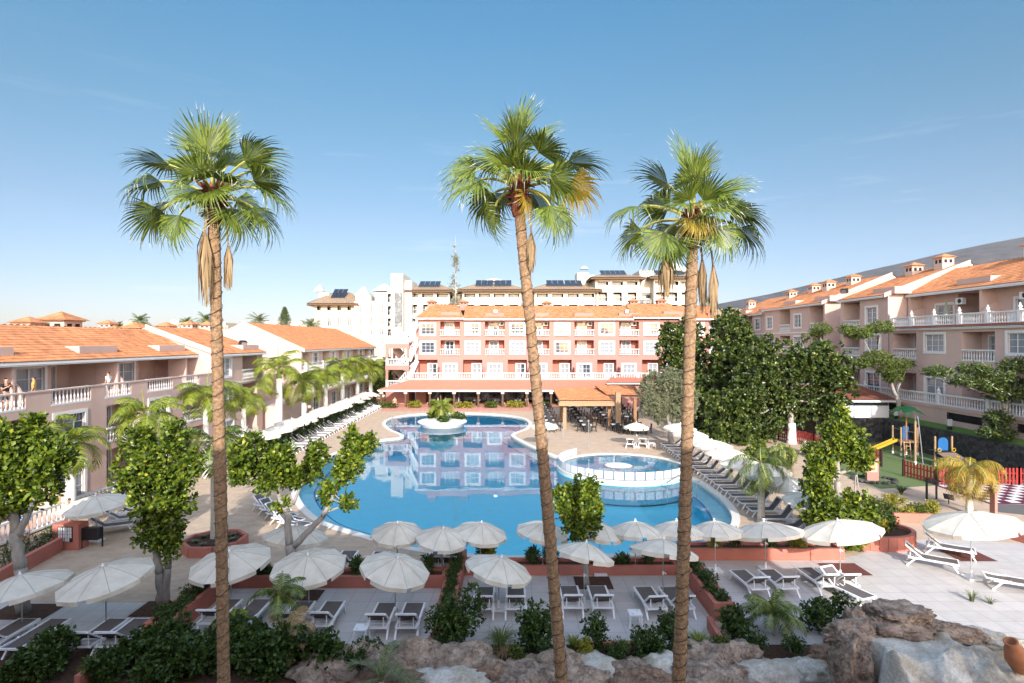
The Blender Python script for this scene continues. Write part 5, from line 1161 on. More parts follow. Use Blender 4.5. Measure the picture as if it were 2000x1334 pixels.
# ---- lounger: feet end towards +y, head towards -y
def lounger_meshes():
    d_ = {}
    m = MB()
    for s in (-1, 1): m.bar((s * .33, 1.0, .36), (s * .33, -.75, .36), .065, .07)
    m.bar((-.33, .98, .36), (.33, .98, .36), .045); m.bar((-.33, -.74, .36), (.33, -.74, .36), .045)
    for y in (-.62, -.52, -.42, -.32): m.bar((-.31, y, .345), (.31, y, .345), .02)
    d_['frame'] = m.mesh('frame', M['plastic'])
    m = MB(); m.add([(-.315, .96, .392), (.315, .96, .392), (.315, .35, .375), (-.315, .35, .375), (.315, -.24, .39), (-.315, -.24, .39)], [(3, 2, 1, 0), (5, 4, 2, 3)])
    m.add([(-.315, .96, .372), (.315, .96, .372), (.315, .35, .355), (-.315, .35, .355), (.315, -.24, .37), (-.315, -.24, .37)], [(0, 1, 2, 3), (3, 2, 4, 5)])
    m.add([(-.315, .96, .372), (-.315, .96, .392), (.315, .96, .392), (.315, .96, .372)], [(0, 1, 2, 3)]); d_['sling'] = m.mesh('sling', M['sling'])
    for nm, ang in (('up', R(38)), ('flat', R(3)), ('high', R(52))):
        c, s_ = math.cos(ang), math.sin(ang); L_ = .74; m = MB()
        p = lambda t, o=0: (-.24 - c * t * L_ - s_ * o, .385 + s_ * t * L_ - c * o)
        for (t0, t1) in ((0, .5), (.5, 1)):
            sg0 = .03 * math.sin(math.pi * t0); sg1 = .03 * math.sin(math.pi * t1); a0 = p(t0, sg0); a1 = p(t1, sg1); b0 = p(t0, sg0 + .014); b1 = p(t1, sg1 + .014)
            m.add([(-.28, *a0), (.28, *a0), (.28, *a1), (-.28, *a1)], [(0, 1, 2, 3)]); m.add([(-.28, *b0), (.28, *b0), (.28, *b1), (-.28, *b1)], [(3, 2, 1, 0)])
        d_['back' + nm] = m.mesh('backrest', M['sling']); m = MB()
        for x in (-.31, .31): m.bar((x, *p(0)), (x, *p(1)), .055)
        m.bar((-.3, *p(1)), (.3, *p(1)), .055)
        if nm != 'flat':
            q = p(.7, .03)
            for x in (-.22, .22): m.bar((x, *q), (x, -.66, .35), .03)
        d_['bf' + nm] = m.mesh('backrest_frame', M['plastic'])
    m = MB(); m.bar((0, .78, .35), (0, .98, .0), .06, .06); m.bar((0, .78, .34), (0, .5, .36), .05, .035); d_['legf'] = m.mesh('leg', M['plastic'])
    m = MB(); m.bar((0, -.48, .35), (0, -.80, .0), .06, .06); m.bar((0, -.5, .33), (0, -.2, .36), .05, .035); d_['legr'] = m.mesh('leg', M['plastic'])
    m = MB(); m.lathe([(-.03, .05), (.03, .05)], n=8); d_['knob'] = m.mesh('hinge', M['plastic'])
    return d_
LM = lounger_meshes()
def lounger(label, x, y, rz=0.0, back='up', group='sun loungers on the front terraces', flip=False):
    o = empty('sun_lounger', (x, y, .006), rz, label, 'sun lounger', group)
    link('frame', LM['frame'], o); link('sling', LM['sling'], o); b = link('backrest', LM['back' + back], o); link('backrest_frame', LM['bf' + back], b)
    for s in (-1, 1):
        link('leg', LM['legf'], o, (s * .355, 0, 0)); link('leg', LM['legr'], o, (s * .355, 0, 0)); k = link('hinge', LM['knob'], o, (s * .33, -.24, .385)); k.rotation_euler = (0, R(90), 0)
    return o
def side_table(label, x, y, s=.44, h=.45):
    o = empty('side_table', (x, y, .006), 0, label, 'side table'); m = MB(); m.box(-s / 2, -s / 2, h - .035, s / 2, s / 2, h); m.mi = 1
    for k in (-1, 1): m.lathe([(h + .001, .035), (h + .002, .03)], (k * .1, k * .12, 0), 8)
    m.build('table_top', [M['plastic'], M['alu']], o)
    for a in (-1, 1):
        for b_ in (-1, 1): m = MB(); m.bar((a * (s / 2 - .04), b_ * (s / 2 - .04), h - .035), (a * (s / 2), b_ * (s / 2), 0), .045); m.build('leg', M['plastic'], o)
    return o
# front row: foot-end pixel of every bed
def front(px, py, label, back='up', rz=0.0):
    q = G(px, py, .38); return lounger(label, q.x, q.y - .97, rz, back)
front(57, 1209, 'taupe lounger at the far left, partly cut off by the frame'); front(118, 1209, 'taupe lounger lying fully flat under the leftmost parasol', 'flat')
front(231, 1209, 'left of the two loungers just left of the slanted planter'); front(280, 1209, 'right of the two loungers, touching the slanted planter')
front(455, 1171, 'lounger in the left bay hidden behind the left palm trunk'); front(513, 1171, 'lounger just right of the left palm trunk', 'flat')
front(597, 1175, 'lounger behind the small potted-looking palm in the left bay'); front(655, 1175, 'lounger with its foot end clear, fourth from the left palm trunk')
front(757, 1178, 'lounger beside the square white side table in the left bay'); front(811, 1178, 'rightmost lounger of the left bay, near the sloping planter')
front(948, 1147, 'leftmost lounger of the middle bay'); front(1007, 1147, 'lounger just left of the middle palm trunk')
front(1110, 1145, 'lounger just right of the middle palm trunk'); front(1165, 1145, 'lounger in front of the brown soil square')
front(1259, 1147, 'lounger beside the white side table of the middle bay', rz=R(4)); front(1308, 1147, 'lounger partly behind the right palm trunk', rz=R(5))
front(1446, 1114, 'leftmost lounger of the right bay', rz=R(6)); front(1500, 1113, 'lounger behind the feathery palm of the right bay', rz=R(4)); front(1573, 1109, 'lounger right of the feathery palm, in shade', rz=R(4)); front(1612, 1109, 'lounger near the rocks with its foot end in sun', rz=R(3))
q = G(1650, 1150, .3); lounger('sunlit lounger turned sideways beside the top rock', q.x, q.y, R(200), 'up')
q = G(1815, 1090, .36); lounger('sunlit long lounger pointing right under the rightmost parasol', q.x, q.y, R(-152 + 180 + 28 - 180), 'up', 'sunlit loungers at the right'); q = G(1850, 1068, .36); lounger('sunlit lounger behind, nearer the curved planter', q.x, q.y, R(-152 + 28), 'up', 'sunlit loungers at the right')
q = G(1985, 1135, .36); lounger('sunlit lounger at the right edge of the picture', q.x, q.y, R(-118), 'flat', 'sunlit loungers at the right')
q = G(706, 1252); side_table('square white side table beside the loungers in the left bay', q.x, q.y); q = G(1240, 1222); side_table('square white side table near the right palm trunk', q.x, q.y)
# loungers behind the red planter wall, around the pool edge
for px, py, lab in ((672, 1110, 'lounger behind the red wall between two front parasols'), (736, 1112, 'lounger behind the wide front parasol, left of it'), (850, 1112, 'lounger showing over the red wall near the sloping planter'), (880, 1112, 'lounger tight against the sloping planter, behind the wall')):
    q = G(px, py); lounger(lab, q.x, q.y, 0, 'up', 'loungers behind the red planter wall')
# parasols
PF = 'cream parasols over the front terraces'
def fr_par(label, top, base_, R_, tilt=(0, 0), seed=0, group=PF, H=None):
    b = G(*base_); z = EYE - (top[1] - 667) * b.y / 1111.1; return parasol(label, b, R_, H or z, tilt, seed, group)
fr_par('cream parasol at the left edge over the flat lounger', (47, 1122), (43, 1237), 1.4, (0, -9), 0)
fr_par('cream tilted parasol second from the left, over sand-coloured paving', (200, 1104), (207, 1236), 1.4, (4, -10), 1)
fr_par('cream parasol behind the left palm trunk', (450, 1075), (451, 1190), 1.38, (4, -9), 2)
fr_par('cream tilted parasol in front of the Y-forked tree', (593, 1082), (603, 1202), 1.28, (4, -9), 3)
fr_par('cream parasol with its pole between the last loungers of the left bay', (769, 1088), (772, 1207), 1.22, (14, -4), 4)
fr_par('cream parasol over the two leftmost loungers of the middle bay', (965, 1088), (974, 1190), 1.22, (13, -3), 5)
fr_par('cream parasol just right of the middle palm trunk', (1132, 1060), (1141, 1183), 1.1, (16, 2), 6)
fr_par('large cream parasol partly behind the right palm trunk', (1293, 1054), (1295, 1178), 1.28, (16, 2), 7)
fr_par('cream parasol over the leftmost loungers of the right bay', (1488, 1020), (1495, 1113), 1.5, (10, 7), 8)
fr_par('half-sunlit cream parasol beside the soil square on the right terrace', (1634, 1017), (1641, 1128), 1.55, (8, 9), 9)
fr_par('sunlit cream parasol at the far right above the rocks', (1875, 1002), (1897, 1130), 1.72, (8, 6), 10)
PB = 'cream parasols along the near pool edge'
def bk(label, top, R_, seed, Y=0, tilt=(8, 0)):
    Y = 7.5 * 1111.1 / (top[1] - 667); R_ *= .9
    b = Vector(((top[0] - 1000) * Y / 1111.1, Y, 0)); z = EYE - (top[1] - 667) * Y / 1111.1; parasol(label, b, R_, z, tilt, seed, PB)
bk('poolside parasol with a sunlit back rim, leftmost over the water', (776, 1021), 1.2, 1, 27.5); bk('poolside parasol second over the water, its left neighbour sunlit', (864, 1031), 1.2, 2, 25.5)
bk('poolside parasol third over the water, nearest the front parasol of the middle bay', (938, 1021), 1.25, 3, 26.5); bk('poolside parasol directly behind the middle palm trunk', (1060, 1019), 1.25, 4, 26.5)
bk('poolside parasol peeking out right of the bushy tree', (1172, 1022), 1.1, 5, 26.5); bk('poolside parasol between the bushy tree and the right palm', (1241, 1019), 1.35, 6, 26.5, (6, 6)); bk('poolside parasol just left of the right palm trunk', (1322, 1018), 1.3, 7, 26.8, (6, 4)); bk('poolside parasol just right of the right palm trunk', (1397, 1018), 1.25, 8, 26.8, (6, 4))
q = G(577, 1128); parasol('low cream parasol behind the Y-forked tree by the pool corner', q, 1.28, EYE - (1027 - 667) * q.y / 1111.1, (4, -6), 9)
# left: parasol and loungers by the number plinth
q = G(188, 1058); parasol('shaded cream parasol beside the tile-numbered plinth', q, 1.5, EYE - (968 - 667) * q.y / 1111.1, (0, -6), 3)
for i, (px, py) in enumerate(((215, 1040), (243, 1024), (262, 1010), (280, 998))):
    q = G(px, py); lounger('%s lounger from the number plinth under the shaded parasol' % ORD[i + 1], q.x, q.y, R(-62), 'up', 'loungers beside the number plinth')
# stacked loungers at the left pool corner
for i in range(5):
    q = G(505 + i * 12, 998 + i * 9); lounger('%s lounger from the back in the shaded group at the left pool corner' % ORD[i + 1], q.x + .5, q.y, R(-118), 'up', 'loungers at the left pool corner')
# left row under the royal palms
for i in range(24):
    Y = 47.5 + i * 1.52; lounger('%s sun lounger from the near end of the row below the royal palms' % ORD[i + 1], -19.35 - (i * .012), Y, R(-90), 'up', 'loungers lined up below the royal palms')
for i in range(13):
    Y = 46.5 + i * 3.05; parasol('%s cream parasol from the near end of the row below the royal palms' % ORD[i + 1], (-20.3 - i * .03, Y, 0), 1.38 + .1 * (i % 3), 2.25 + .11 * (i % 3), (U(-5, 5), U(-5, 5)), i, 'parasols lined up below the royal palms')
# right row in front of the dark trees
for i in range(17):
    Y = 28.5 + i * 1.42; lounger('%s sun lounger from the near end of the row beside the paddling pool path' % ORD[i + 1], 14.0 + .03 * i, Y, R(90), 'high' if i % 4 else 'up', 'loungers lined up before the dark trees')
for i in range(9):
    Y = 27.6 + i * 2.75; parasol('%s cream parasol from the near end of the row before the dark trees' % ORD[i + 1], (14.75 - i * .03 + U(-.15, .15), Y, 0), 1.45, 2.25 + .1 * (i % 3), (U(-5, 5), U(-5, 5)), i + 2, 'parasols lined up before the dark trees')
# parasols and beds near the paddling pool
q = G(1243, 874); parasol('cream parasol over the white loungers behind the paddling pool', q, 1.15, 2.25, (0, 0), 5); q = G(1063, 873); parasol('cream parasol with a white base by the middle palm trunk', q, 1.3, 2.3, (0, 0), 6)
for i, (px, py) in enumerate(((1233, 873), (1257, 872))):
    q = G(px, py); o = lounger(['left', 'right'][i] + ' of the two white-framed loungers behind the paddling pool', q.x, q.y, R(-20 - 180 * 0), 'up', 'pair of loungers behind the paddling pool')
q = G(1272, 875); side_table('small white table right of the pair of loungers by the paddling pool', q.x, q.y, .6, .45)

# ---- dining tables and chairs
def dchair_mesh():
    m = MB(); m.box(-.24, -.23, .40, .24, .23, .47); m.box(-.22, .215, .55, .22, .24, .9)
    for a in (-1, 1):
        for b_ in (-1, 1): m.bar((a * .19, b_ * .18, .42), (a * .22, b_ * .22, 0), .055)
        m.bar((a * .2, .2, .46), (a * .2, .27, .88), .035)
    for z in (.56, .66, .76, .86): m.bar((-.2, .2 + (z - .46) * .17, z), (.2, .2 + (z - .46) * .17, z), .03, .06)
    return m.mesh('dining_chair', M['black'])
def dtable(x, y, label, group='white dining tables of the outdoor restaurant', chairs=4, rz=0.0, s=.9):
    o = empty('dining_table', (x, y, .008), rz, label, 'table', group)
    link('table_top', cached('ttop', lambda: _tt()), o); link('table_base', cached('tbase', lambda: _tb()), o)
    for k in range(chairs):
        a = rz + (k * math.pi if chairs == 2 else k * math.pi / 2) + math.pi / 4 * 0; dx, dy = math.sin(a) * .76, -math.cos(a) * .76
        c = link('dining_chair', cached('dch', dchair_mesh)); c.location = (x + dx * -1, y - dy, .008); c.rotation_euler = (0, 0, a); c.scale = (1.12,) * 3
        tag(c, '%s black chair at the %s' % (['far', 'left', 'near', 'right'][k % 4] if chairs == 4 else ['far', 'near'][k], label.replace('white dining table', 'table')), 'chair', 'black dining chairs of the outdoor restaurant')
def _tt(): m = MB(); m.box(-.5, -.5, .72, .5, .5, .75); return m.mesh('table_top', M['white'])
def _tb(): m = MB(); m.lathe([(0, .24), (.02, .24), (.04, .04), (.72, .035)], n=8); return m.mesh('table_base', M['black'])
cols = [((1077, 842), (1058, 800), 7), ((1146, 843), (1118, 804), 7), ((1203, 842), (1168, 806), 7), ((1229, 826), (1212, 802), 5)]
names = ['first row', 'pavilion row', 'pillar row', 'olive row']
for (a, b_, n), nm in zip(cols, names):
    A_, B_ = G(*a), G(*b_)
    for i in range(n):
        p = A_.lerp(B_, i / (n - 1)); dtable(p.x, p.y, 'white dining table, %s, %s' % (ORD[i + 1] + ' from the front', nm))
q = G(1253, 846); dtable(q.x, q.y, 'white dining table right of the parasol by the path'); q = G(1236, 848); dtable(q.x - .4, q.y + .4, 'white dining table behind the poolside parasol')

# ================================================================ planters and walls
def wall_box(label, x0, y0, x1, y1, h, soil_=True, name='planter', t=.16):
    o = empty(name, ((x0 + x1) / 2, (y0 + y1) / 2, 0), 0, label, 'planter'); cx_, cy_ = (x0 + x1) / 2, (y0 + y1) / 2; w, d_ = (x1 - x0) / 2, (y1 - y0) / 2; m = MB()
    m.box(-w, -d_, 0, w, -d_ + t, h); m.box(-w, d_ - t, 0, w, d_, h); m.box(-w, -d_ + t + .001, 0, -w + t, d_ - t - .001, h); m.box(w - t, -d_ + t + .001, 0, w, d_ - t - .001, h)
    m.build('rim', M['planter'], o)
    if soil_: m = MB(); m.box(-w + t, -d_ + t, 0, w - t, d_ - t, h - .12); m.build('soil', M['soil'], o)
    return o
wall_box('slanting red planter with heather at the left, beside the loungers', -11.75, 18.1, -10.95, 22.1, .62); wall_box('long red planter wall behind the left bay of loungers', -11.75, 22.15, -2.6, 23.1, .45)
wall_box('narrow red planter running between the left and middle bays', -2.56, 18.7, -1.95, 24.6, .62); wall_box('long red planter wall behind the middle bay', -1.9, 23.35, 6.9, 24.3, .38)
wall_box('red planter separating the middle bay from the right bay', 6.93, 19.5, 7.62, 24.8, .62); wall_box('long red planter wall behind the right bay', 7.66, 24.95, 14.6, 25.9, .5)
def curb(label, pts, h, t=.16, z=0, name='low_wall', m_='planter'):
    m = MB()
    for a, b_ in zip(pts[:-1], pts[1:]): A_, B_ = Vector((*a, z + h / 2)), Vector((*b_, z + h / 2)); m.bar(A_, B_, t, h)
    return tag(m.build(name, M[m_]), label, 'wall')
def G2(px, py): q = G(px, py); return (q.x, q.y)
curb('low red kerb edging the soil bed in the middle bay', [G2(1120, 1262), G2(1255, 1262)], .14); curb('low red kerb behind the yellow-green shrub', [G2(660, 1296), G2(720, 1296)], .14)
curb('short red wall slanting down to the rocks from the right planter', [G2(1385, 1228), G2(1410, 1275)], .42); curb('short red wall stub left of the rocks', [G2(848, 1258), G2(832, 1285)], .4); curb('slanting red wall in the bottom left corner', [G2(205, 1305), G2(150, 1345)], .35)
curb('red wall along the guest terrace at the left, under the hedge', [G2(-60, 1180), G2(40, 1120), G2(118, 1076)], .62, .2)
# curved planter on the right
c0 = G(1705, 1058); m = MB(); seg = [(c0.x + 1.75 * math.cos(a), c0.y + 1.3 * math.sin(a)) for a in np.linspace(-2.3, .9, 16)]
for a, b_ in zip(seg[:-1], seg[1:]): m.bar((*a, .33), (*b_, .33), .2, .66)
o = m.build('curved_planter', M['planter']); tag(o, 'curved red planter full of grasses at the bend of the right terrace', 'planter'); m = MB(); m.prism([(c0.x + 1.65 * math.cos(a), c0.y + 1.2 * math.sin(a)) for a in np.linspace(0, 2 * math.pi, 24)[:-1]], 0, .5); s_ = m.build('soil', M['soil'], o)
curb('red wall from the curved planter along the upper path', [G2(1745, 1020), G2(1820, 1022)], .5); curb('long red kerb at the right edge of the sunlit terrace', [G2(1960, 1048), G2(2080, 1085)], .35)
curb('pink wall pier beside the chessboard terrace', [G2(1938, 1008), G2(1943, 1008)], 1.5, .35, name='wall_pier', m_='coral')
# octagonal planter
q = G(420, 1070); m = MB(); oc = [(q.x + 1.35 * math.cos(a), q.y + 1.3 * math.sin(a)) for a in np.linspace(math.pi / 8, 2 * math.pi + math.pi / 8, 9)]
for a, b_ in zip(oc[:-1], oc[1:]): m.bar((*a, .23), (*b_, .23), .16, .46)
o = m.build('octagonal_planter', M['planter']); tag(o, 'octagonal red planter of grey succulents around a palm trunk', 'planter'); m = MB(); m.prism(oc[:-1], 0, .34); m.build('soil', M['soil'], o)
# soil squares
for (x0, y0, x1, y1) in ((-9.0, 20.8, -7.2, 21.95), (2.5, 22.0, 3.95, 23.2), (13.2, 23.3, 14.8, 24.6), (19.6, 24.8, 21.2, 26.2), (-18.3, 19.6, -16.2, 20.8), (-13.4, 19.8, -12.1, 21.0)):
    o = sheet('tree_pit', rect(x0, y0, x1, y1), .02, M['gravel'] if x0 > 10 else M['soil'])
# island
q = G(864, 829); m = MB(); m.lathe([(-1.4, 2.3), (.05, 2.5), (.3, 2.85), (.42, 2.85), (.5, 2.6), (.42, 2.3)], (0, 0, 0), 36); o = m.build('pool_island', M['white'], smooth=True, loc=q); tag(o, 'round white island with plants in the upper pool', 'planter')
m = MB(); m.lathe([(.3, 2.5), (.5, 2.2), (.62, 1.2), (.66, .05)], (0, 0, 0), 20); m.build('pebble_bed', mat('white_pebbles', (.62, .60, .56), .9, .3, 14, 1, 30), o)
# ---- paddling pool
wc = Vector((8.35, 43.1, 0)); Rw = 4.95; wp = empty('paddling_pool', wc, 0, 'round blue paddling pool with white rim and low fence panels', 'paddling pool')
m = MB(); nn = 64
ci = lambda r_: [(r_ * math.cos(2 * math.pi * k / nn), r_ * math.sin(2 * math.pi * k / nn)) for k in range(nn)]
def rg(a, b_, za, zb): ring(m, a, b_, za, zb)
rg(ci(Rw), ci(Rw), .0, .2); m.mi = 1; rg(ci(Rw), ci(Rw), -1.4, .0); m.mi = 0; rg(ci(Rw), ci(Rw - .35), .2, .2); rg(ci(Rw - .35), ci(Rw - .35), .2, .01); m.mi = 1; rg(ci(Rw - .35), ci(Rw - .9), .022, .022); m.mi = 2; m.prism(ci(Rw - .36), -.05, .014)
m.build('basin', [M['coping'], M['ledge'], M['mosaic']], wp); m = MB(); m.add([(x, y, .12) for x, y in ci(Rw - .355)], [tuple(range(nn))]); m.build('water', M['water'], wp)
m = MB(); m.lathe([(.0, 1.2), (.1, 1.1), (.15, .9), (.17, .3)], (-.2, .5, 0), 20); m.build('spray_mound', M['white'], wp, True)
a0, a1 = R(128), R(352); k = 27; ang = [a0 + (a1 - a0) * i / k for i in range(k + 1)]
for i in range(k):
    p, q = ang[i], ang[i + 1]; r_ = Rw - .1; e = .012; pa = (r_ * math.cos(p + e), r_ * math.sin(p + e)); pb = (r_ * math.cos(q - e), r_ * math.sin(q - e)); m = MB(); m.bar((*pa, .54), (*pb, .54), .025, .52, up=(0, 0, 1)); m.build('fence_panel', M['white'], wp)
for p in ang: m = MB(); m.tube([((Rw - .1) * math.cos(p), (Rw - .1) * math.sin(p), .1), ((Rw - .1) * math.cos(p), (Rw - .1) * math.sin(p), .85)], .022, 5); m.build('fence_post', M['alu'], wp)
# poolside string-light poles and handrails
for i, (px, py) in enumerate(((1150, 876), (1100, 858), (1063, 905))):
    b = G(px, py); m = MB(); m.tube([(0, 0, 0), (0, 0, 2.6)], .03, 6); o = m.build('lamp_pole', M['alu'], loc=b); tag(o, ['slim grey pole at the start of the paddling pool fence', 'slim grey pole before the first row of dining tables', 'slim pole between the pools'][i], 'pole')
def handrail(label, pts, r_=.03):
    m = MB(); m.tube(pts, r_, 7); return tag(m.build('pool_handrail', M['alu']), label, 'handrail')
a, b_ = G(1303, 975, -.5), G(1340, 948, 0); 
for dx, lab in ((0, 'left'), (1.9, 'right')):
    handrail('%s steel handrail at the pool steps beside the right palm' % lab, [(a.x + dx, a.y, -.5), (a.x + dx, a.y, .55), (b_.x + dx, b_.y, .95), (b_.x + dx + .25, b_.y + .3, .9), (b_.x + dx + .25, b_.y + .3, 0)])
for k, px in enumerate((766, 776)): q = G(px, 826); handrail('%s steel ladder rail at the left end of the upper pool' % ['left', 'right'][k], [(q.x, q.y - .2, -.6), (q.x, q.y - .2, .5), (q.x - .3, q.y, .85), (q.x - .6, q.y + .1, .6), (q.x - .6, q.y + .1, 0)])
m = MB()
for k in range(4):
    pts = [(11.2 + .55 * k, 31.5 - k * .2), (16.5, 37.6 - k * .0 - .9 * k)]
    m.bar((13.2 - .1 * k, 37.2 - k * .85, -.5 - .22 * k), (17.0 + .15 * k, 34.6 - k * .95, -.5 - .22 * k), .9, .2)
for k in range(4): m.mi = 1; m.bar((13.0 - .1 * k, 36.8 - k * .85, -.39 - .22 * k), (16.9 + .15 * k, 34.2 - k * .95, -.39 - .22 * k), .08, .02)
tag(m.build('pool_steps', [M['ledge'], M['navy']]), kind='structure')

# ================================================================ plants in beds
def shrub(label, x, y, w, h, seed, mt='leafshrub', dens=1.0, Ln=.105, Wd=.038, z=0, name='shrub', group=None, nl=7, spread=1.0):
    rs = np.random.RandomState(seed); root = empty(name, (x, y, z), 0, label, 'shrub', group); T, O = blob_tips(rs, [(rs.uniform(-.3, .3) * w, rs.uniform(-.25, .25) * w, h * rs.uniform(.35, .7), w * rs.uniform(.3, .5), w * .4, h * rs.uniform(.3, .45)) for _ in range(5)], 300 * dens)
    rosette_crown('foliage', T, O, M[mt], root, rs, nl, Ln, Wd, spread, .03)
    mb = MB()
    for k in range(7): mb.tube([(0, 0, 0), (rs.uniform(-.3, .3) * w, rs.uniform(-.3, .3) * w, h * .7)], [.02, .008], 4)
    mb.build('stems', M['bark'], root); return root
def grass(label, x, y, r_, h, seed, mt='frondlime', n=90, z=0, name='grass_tuft', arch=.6, w=.012):
    rs = np.random.RandomState(seed); V, F = [], []
    for i in range(n):
        a = rs.uniform(0, 6.28); L_ = rs.uniform(.6, 1.05); rr_ = r_ * L_ * rs.uniform(.35, 1); d_ = np.array([math.cos(a), math.sin(a), 0]); s = np.array([-math.sin(a), math.cos(a), 0]) * w; p = d_ * rs.uniform(0, .06); m = len(V)
        for k in range(5):
            t = k / 4; c = p + d_ * rr_ * t ** 1.4 + np.array([0, 0, h * L_ * (t - arch * t * t * .9)]); ww = (1 - t) ** .6 + .05; V += [c - s * ww, c + s * ww]
        for k in range(4): F.append((m + 2 * k, m + 2 * k + 1, m + 2 * k + 3, m + 2 * k + 2))
    o = link(name, np_mesh(name, np.array(V), np.array(F), M[mt]), None, (x, y, z)); return tag(o, label, 'plant')
def small_palm(label, x, y, z, hz, n, Ln, leafL, key, seed, name='small_palm', stem=.06, wd=.018, nleaf=26, hang=.7, rmin=.2):
    rs = np.random.RandomState(seed); root = empty(name, (x, y, z), 0, label, 'palm'); mb = MB(); mb.tube([(0, 0, 0), (.02, 0, hz * .5), (0, 0, hz)], [stem, stem * .8, stem * .6], 7); mb.build('trunk', M['trunkgrey'], root, True)
    v, f, q = feather_palm_crown(rs, n, Ln, leafL, wd, nleaf, rmin, 1.4, 1.5, hang); link('crown', np_mesh('crown', v, f, [M[key], M['petiole']], q), root, (0, 0, hz)); return root
def gp(px, py): q = G(px, py); return q.x, q.y
# bottom left shrub mass, bush by bush
bl = [(75, 1325, 1.1, .9), (115, 1300, 1.0, 1.2), (225, 1320, 1.0, .7), (280, 1290, 1.1, 1.0), (330, 1270, 1.0, 1.0), (310, 1330, 1.3, 1.1), (380, 1310, 1.2, 1.2), (470, 1300, 1.2, 1.3), (440, 1270, 1.0, .9), (520, 1320, 1.2, 1.1), (560, 1300, 1.0, 1.2), (610, 1290, .8, .9), (640, 1310, .9, 1.0), (500, 1265, .8, .8), (20, 1330, .9, .5)]
pos_words = ['in the bottom left corner', 'tall and loose near the flat lounger', 'before the slanting corner wall', 'below the heather planter', 'left of the left palm foot, back row', 'left of the left palm foot, front row', 'touching the left palm trunk', 'just right of the left palm trunk', 'right behind the left palm trunk', 'at the bottom edge right of the palm', 'below the small slender palm', 'beside the yellow-green shrub', 'left of the grey rocks', 'small, behind the right of the trunk', 'low at the very corner']
for i, (px, py, w, h) in enumerate(bl): shrub('dark green leafy shrub ' + pos_words[i], *gp(px, py), w, h, 40 + i, dens=1.35, Ln=.13, Wd=.045, group='dark shrubs in the bottom left bed')
grass('yellow-green grass tuft in the bottom left bed', *gp(175, 1318), .55, .8, 1); grass('yellow-green grass tuft beside the corner wall', *gp(60, 1334), .5, .7, 2, 'frondgold')
shrub('yellow-green shrub behind the grey rocks', *gp(655, 1300), .55, .75, 60, 'leafyellow', .9)
small_palm('slender areca palm in front of the left bay loungers', *gp(545, 1262), 0, 1.6, 9, 1.25, .42, 'frond', 3); small_palm('brown-tinged feathery palm below the slender one', *gp(560, 1290), 0, .7, 12, 1.2, .4, 'frondbrown', 4); small_palm('bushy green feather palm right of the left palm trunk', *gp(452, 1250), 0, .5, 9, .95, .35, 'frondlime', 5)
small_palm('cycad with stiff grey-green fronds growing among the rocks', *gp(745, 1368), 0, .5, 6, 1.5, .38, 'frondgrey', 6, 'cycad', .1, .02, 30, .1, .7)
shrub('dark rounded shrub under the cycad fronds', *gp(722, 1290), .8, .6, 61)
# middle beds
shrub('dense dark shrub at the end of the sloping planter', *gp(890, 1262), 1.5, 1.5, 62, dens=1.3); shrub('dense dark shrub left of the middle palm trunk', *gp(1045, 1268), 1.25, 1.4, 63, dens=1.4); grass('drooping olive grass clump between two dark shrubs', *gp(978, 1268), 1.0, 1.6, 64, 'frond', 240, arch=.8)
grass('dry hanging grass clump below the olive one', *gp(985, 1285), .7, 1.0, 65, 'frondbrown', 110, arch=1.0)
grass('bright yellow-green tuft right of the middle palm trunk', *gp(1120, 1268), .5, .8, 66, 'frondlime', 150); shrub('upright dark shrub right of the middle palm trunk', *gp(1165, 1275), .75, 1.3, 67); grass('pale grass tuft between two shrubs of the middle bay', *gp(1216, 1280), .55, .8, 68, 'frondlime', 150)
shrub('dark bush left of the right palm trunk', *gp(1270, 1285), .95, 1.1, 69, dens=1.2); shrub('taller dark bush touching the right palm trunk', *gp(1312, 1275), .7, 1.3, 70, dens=1.2); grass('green-gold tuft right of the right palm trunk', *gp(1365, 1262), .75, .75, 71, 'frondlime', 200)
shrub('dark bush below the right planter end', *gp(1440, 1250), 1.1, 1.1, 72, dens=1.3); small_palm('full dark feather palm in front of the right bay loungers', *gp(1512, 1240), 0, .7, 18, 1.35, .4, 'frond', 7, hang=.9); shrub('dark oleander-like bush left of the top rock', *gp(1595, 1230), 1.1, 1.1, 73, dens=1.2); shrub('dark bush against the rock edge', *gp(1650, 1225), .8, 1.1, 74)
grass('orange-tinged tuft between the dark bushes by the rock', *gp(1622, 1245), .45, .6, 75, 'frondgold', 90)
for i, (px, py, mt, w_) in enumerate(((700, 1322, 'leafshrub', .5), (812, 1300, 'leafyellow', .45), (872, 1282, 'leafshrub', .6), (930, 1300, 'leafshrub', .5), (1008, 1312, 'leaftulip', .45), (1072, 1300, 'leafshrub', .5), (1140, 1302, 'leafyellow', .4), (1205, 1305, 'leafshrub', .55), (1330, 1300, 'leafshrub', .5), (1405, 1290, 'leaftulip', .5), (1470, 1285, 'leafshrub', .6), (1545, 1290, 'leafshrub', .55))):
    shrub('%s small weed from the left in the cracks of the rock border' % ORD[i + 1], *gp(px, py), w_, U(.35, .6), 400 + i, mt, .5, .08, .025, z=.25, name='weed', group='weeds in the rock border')
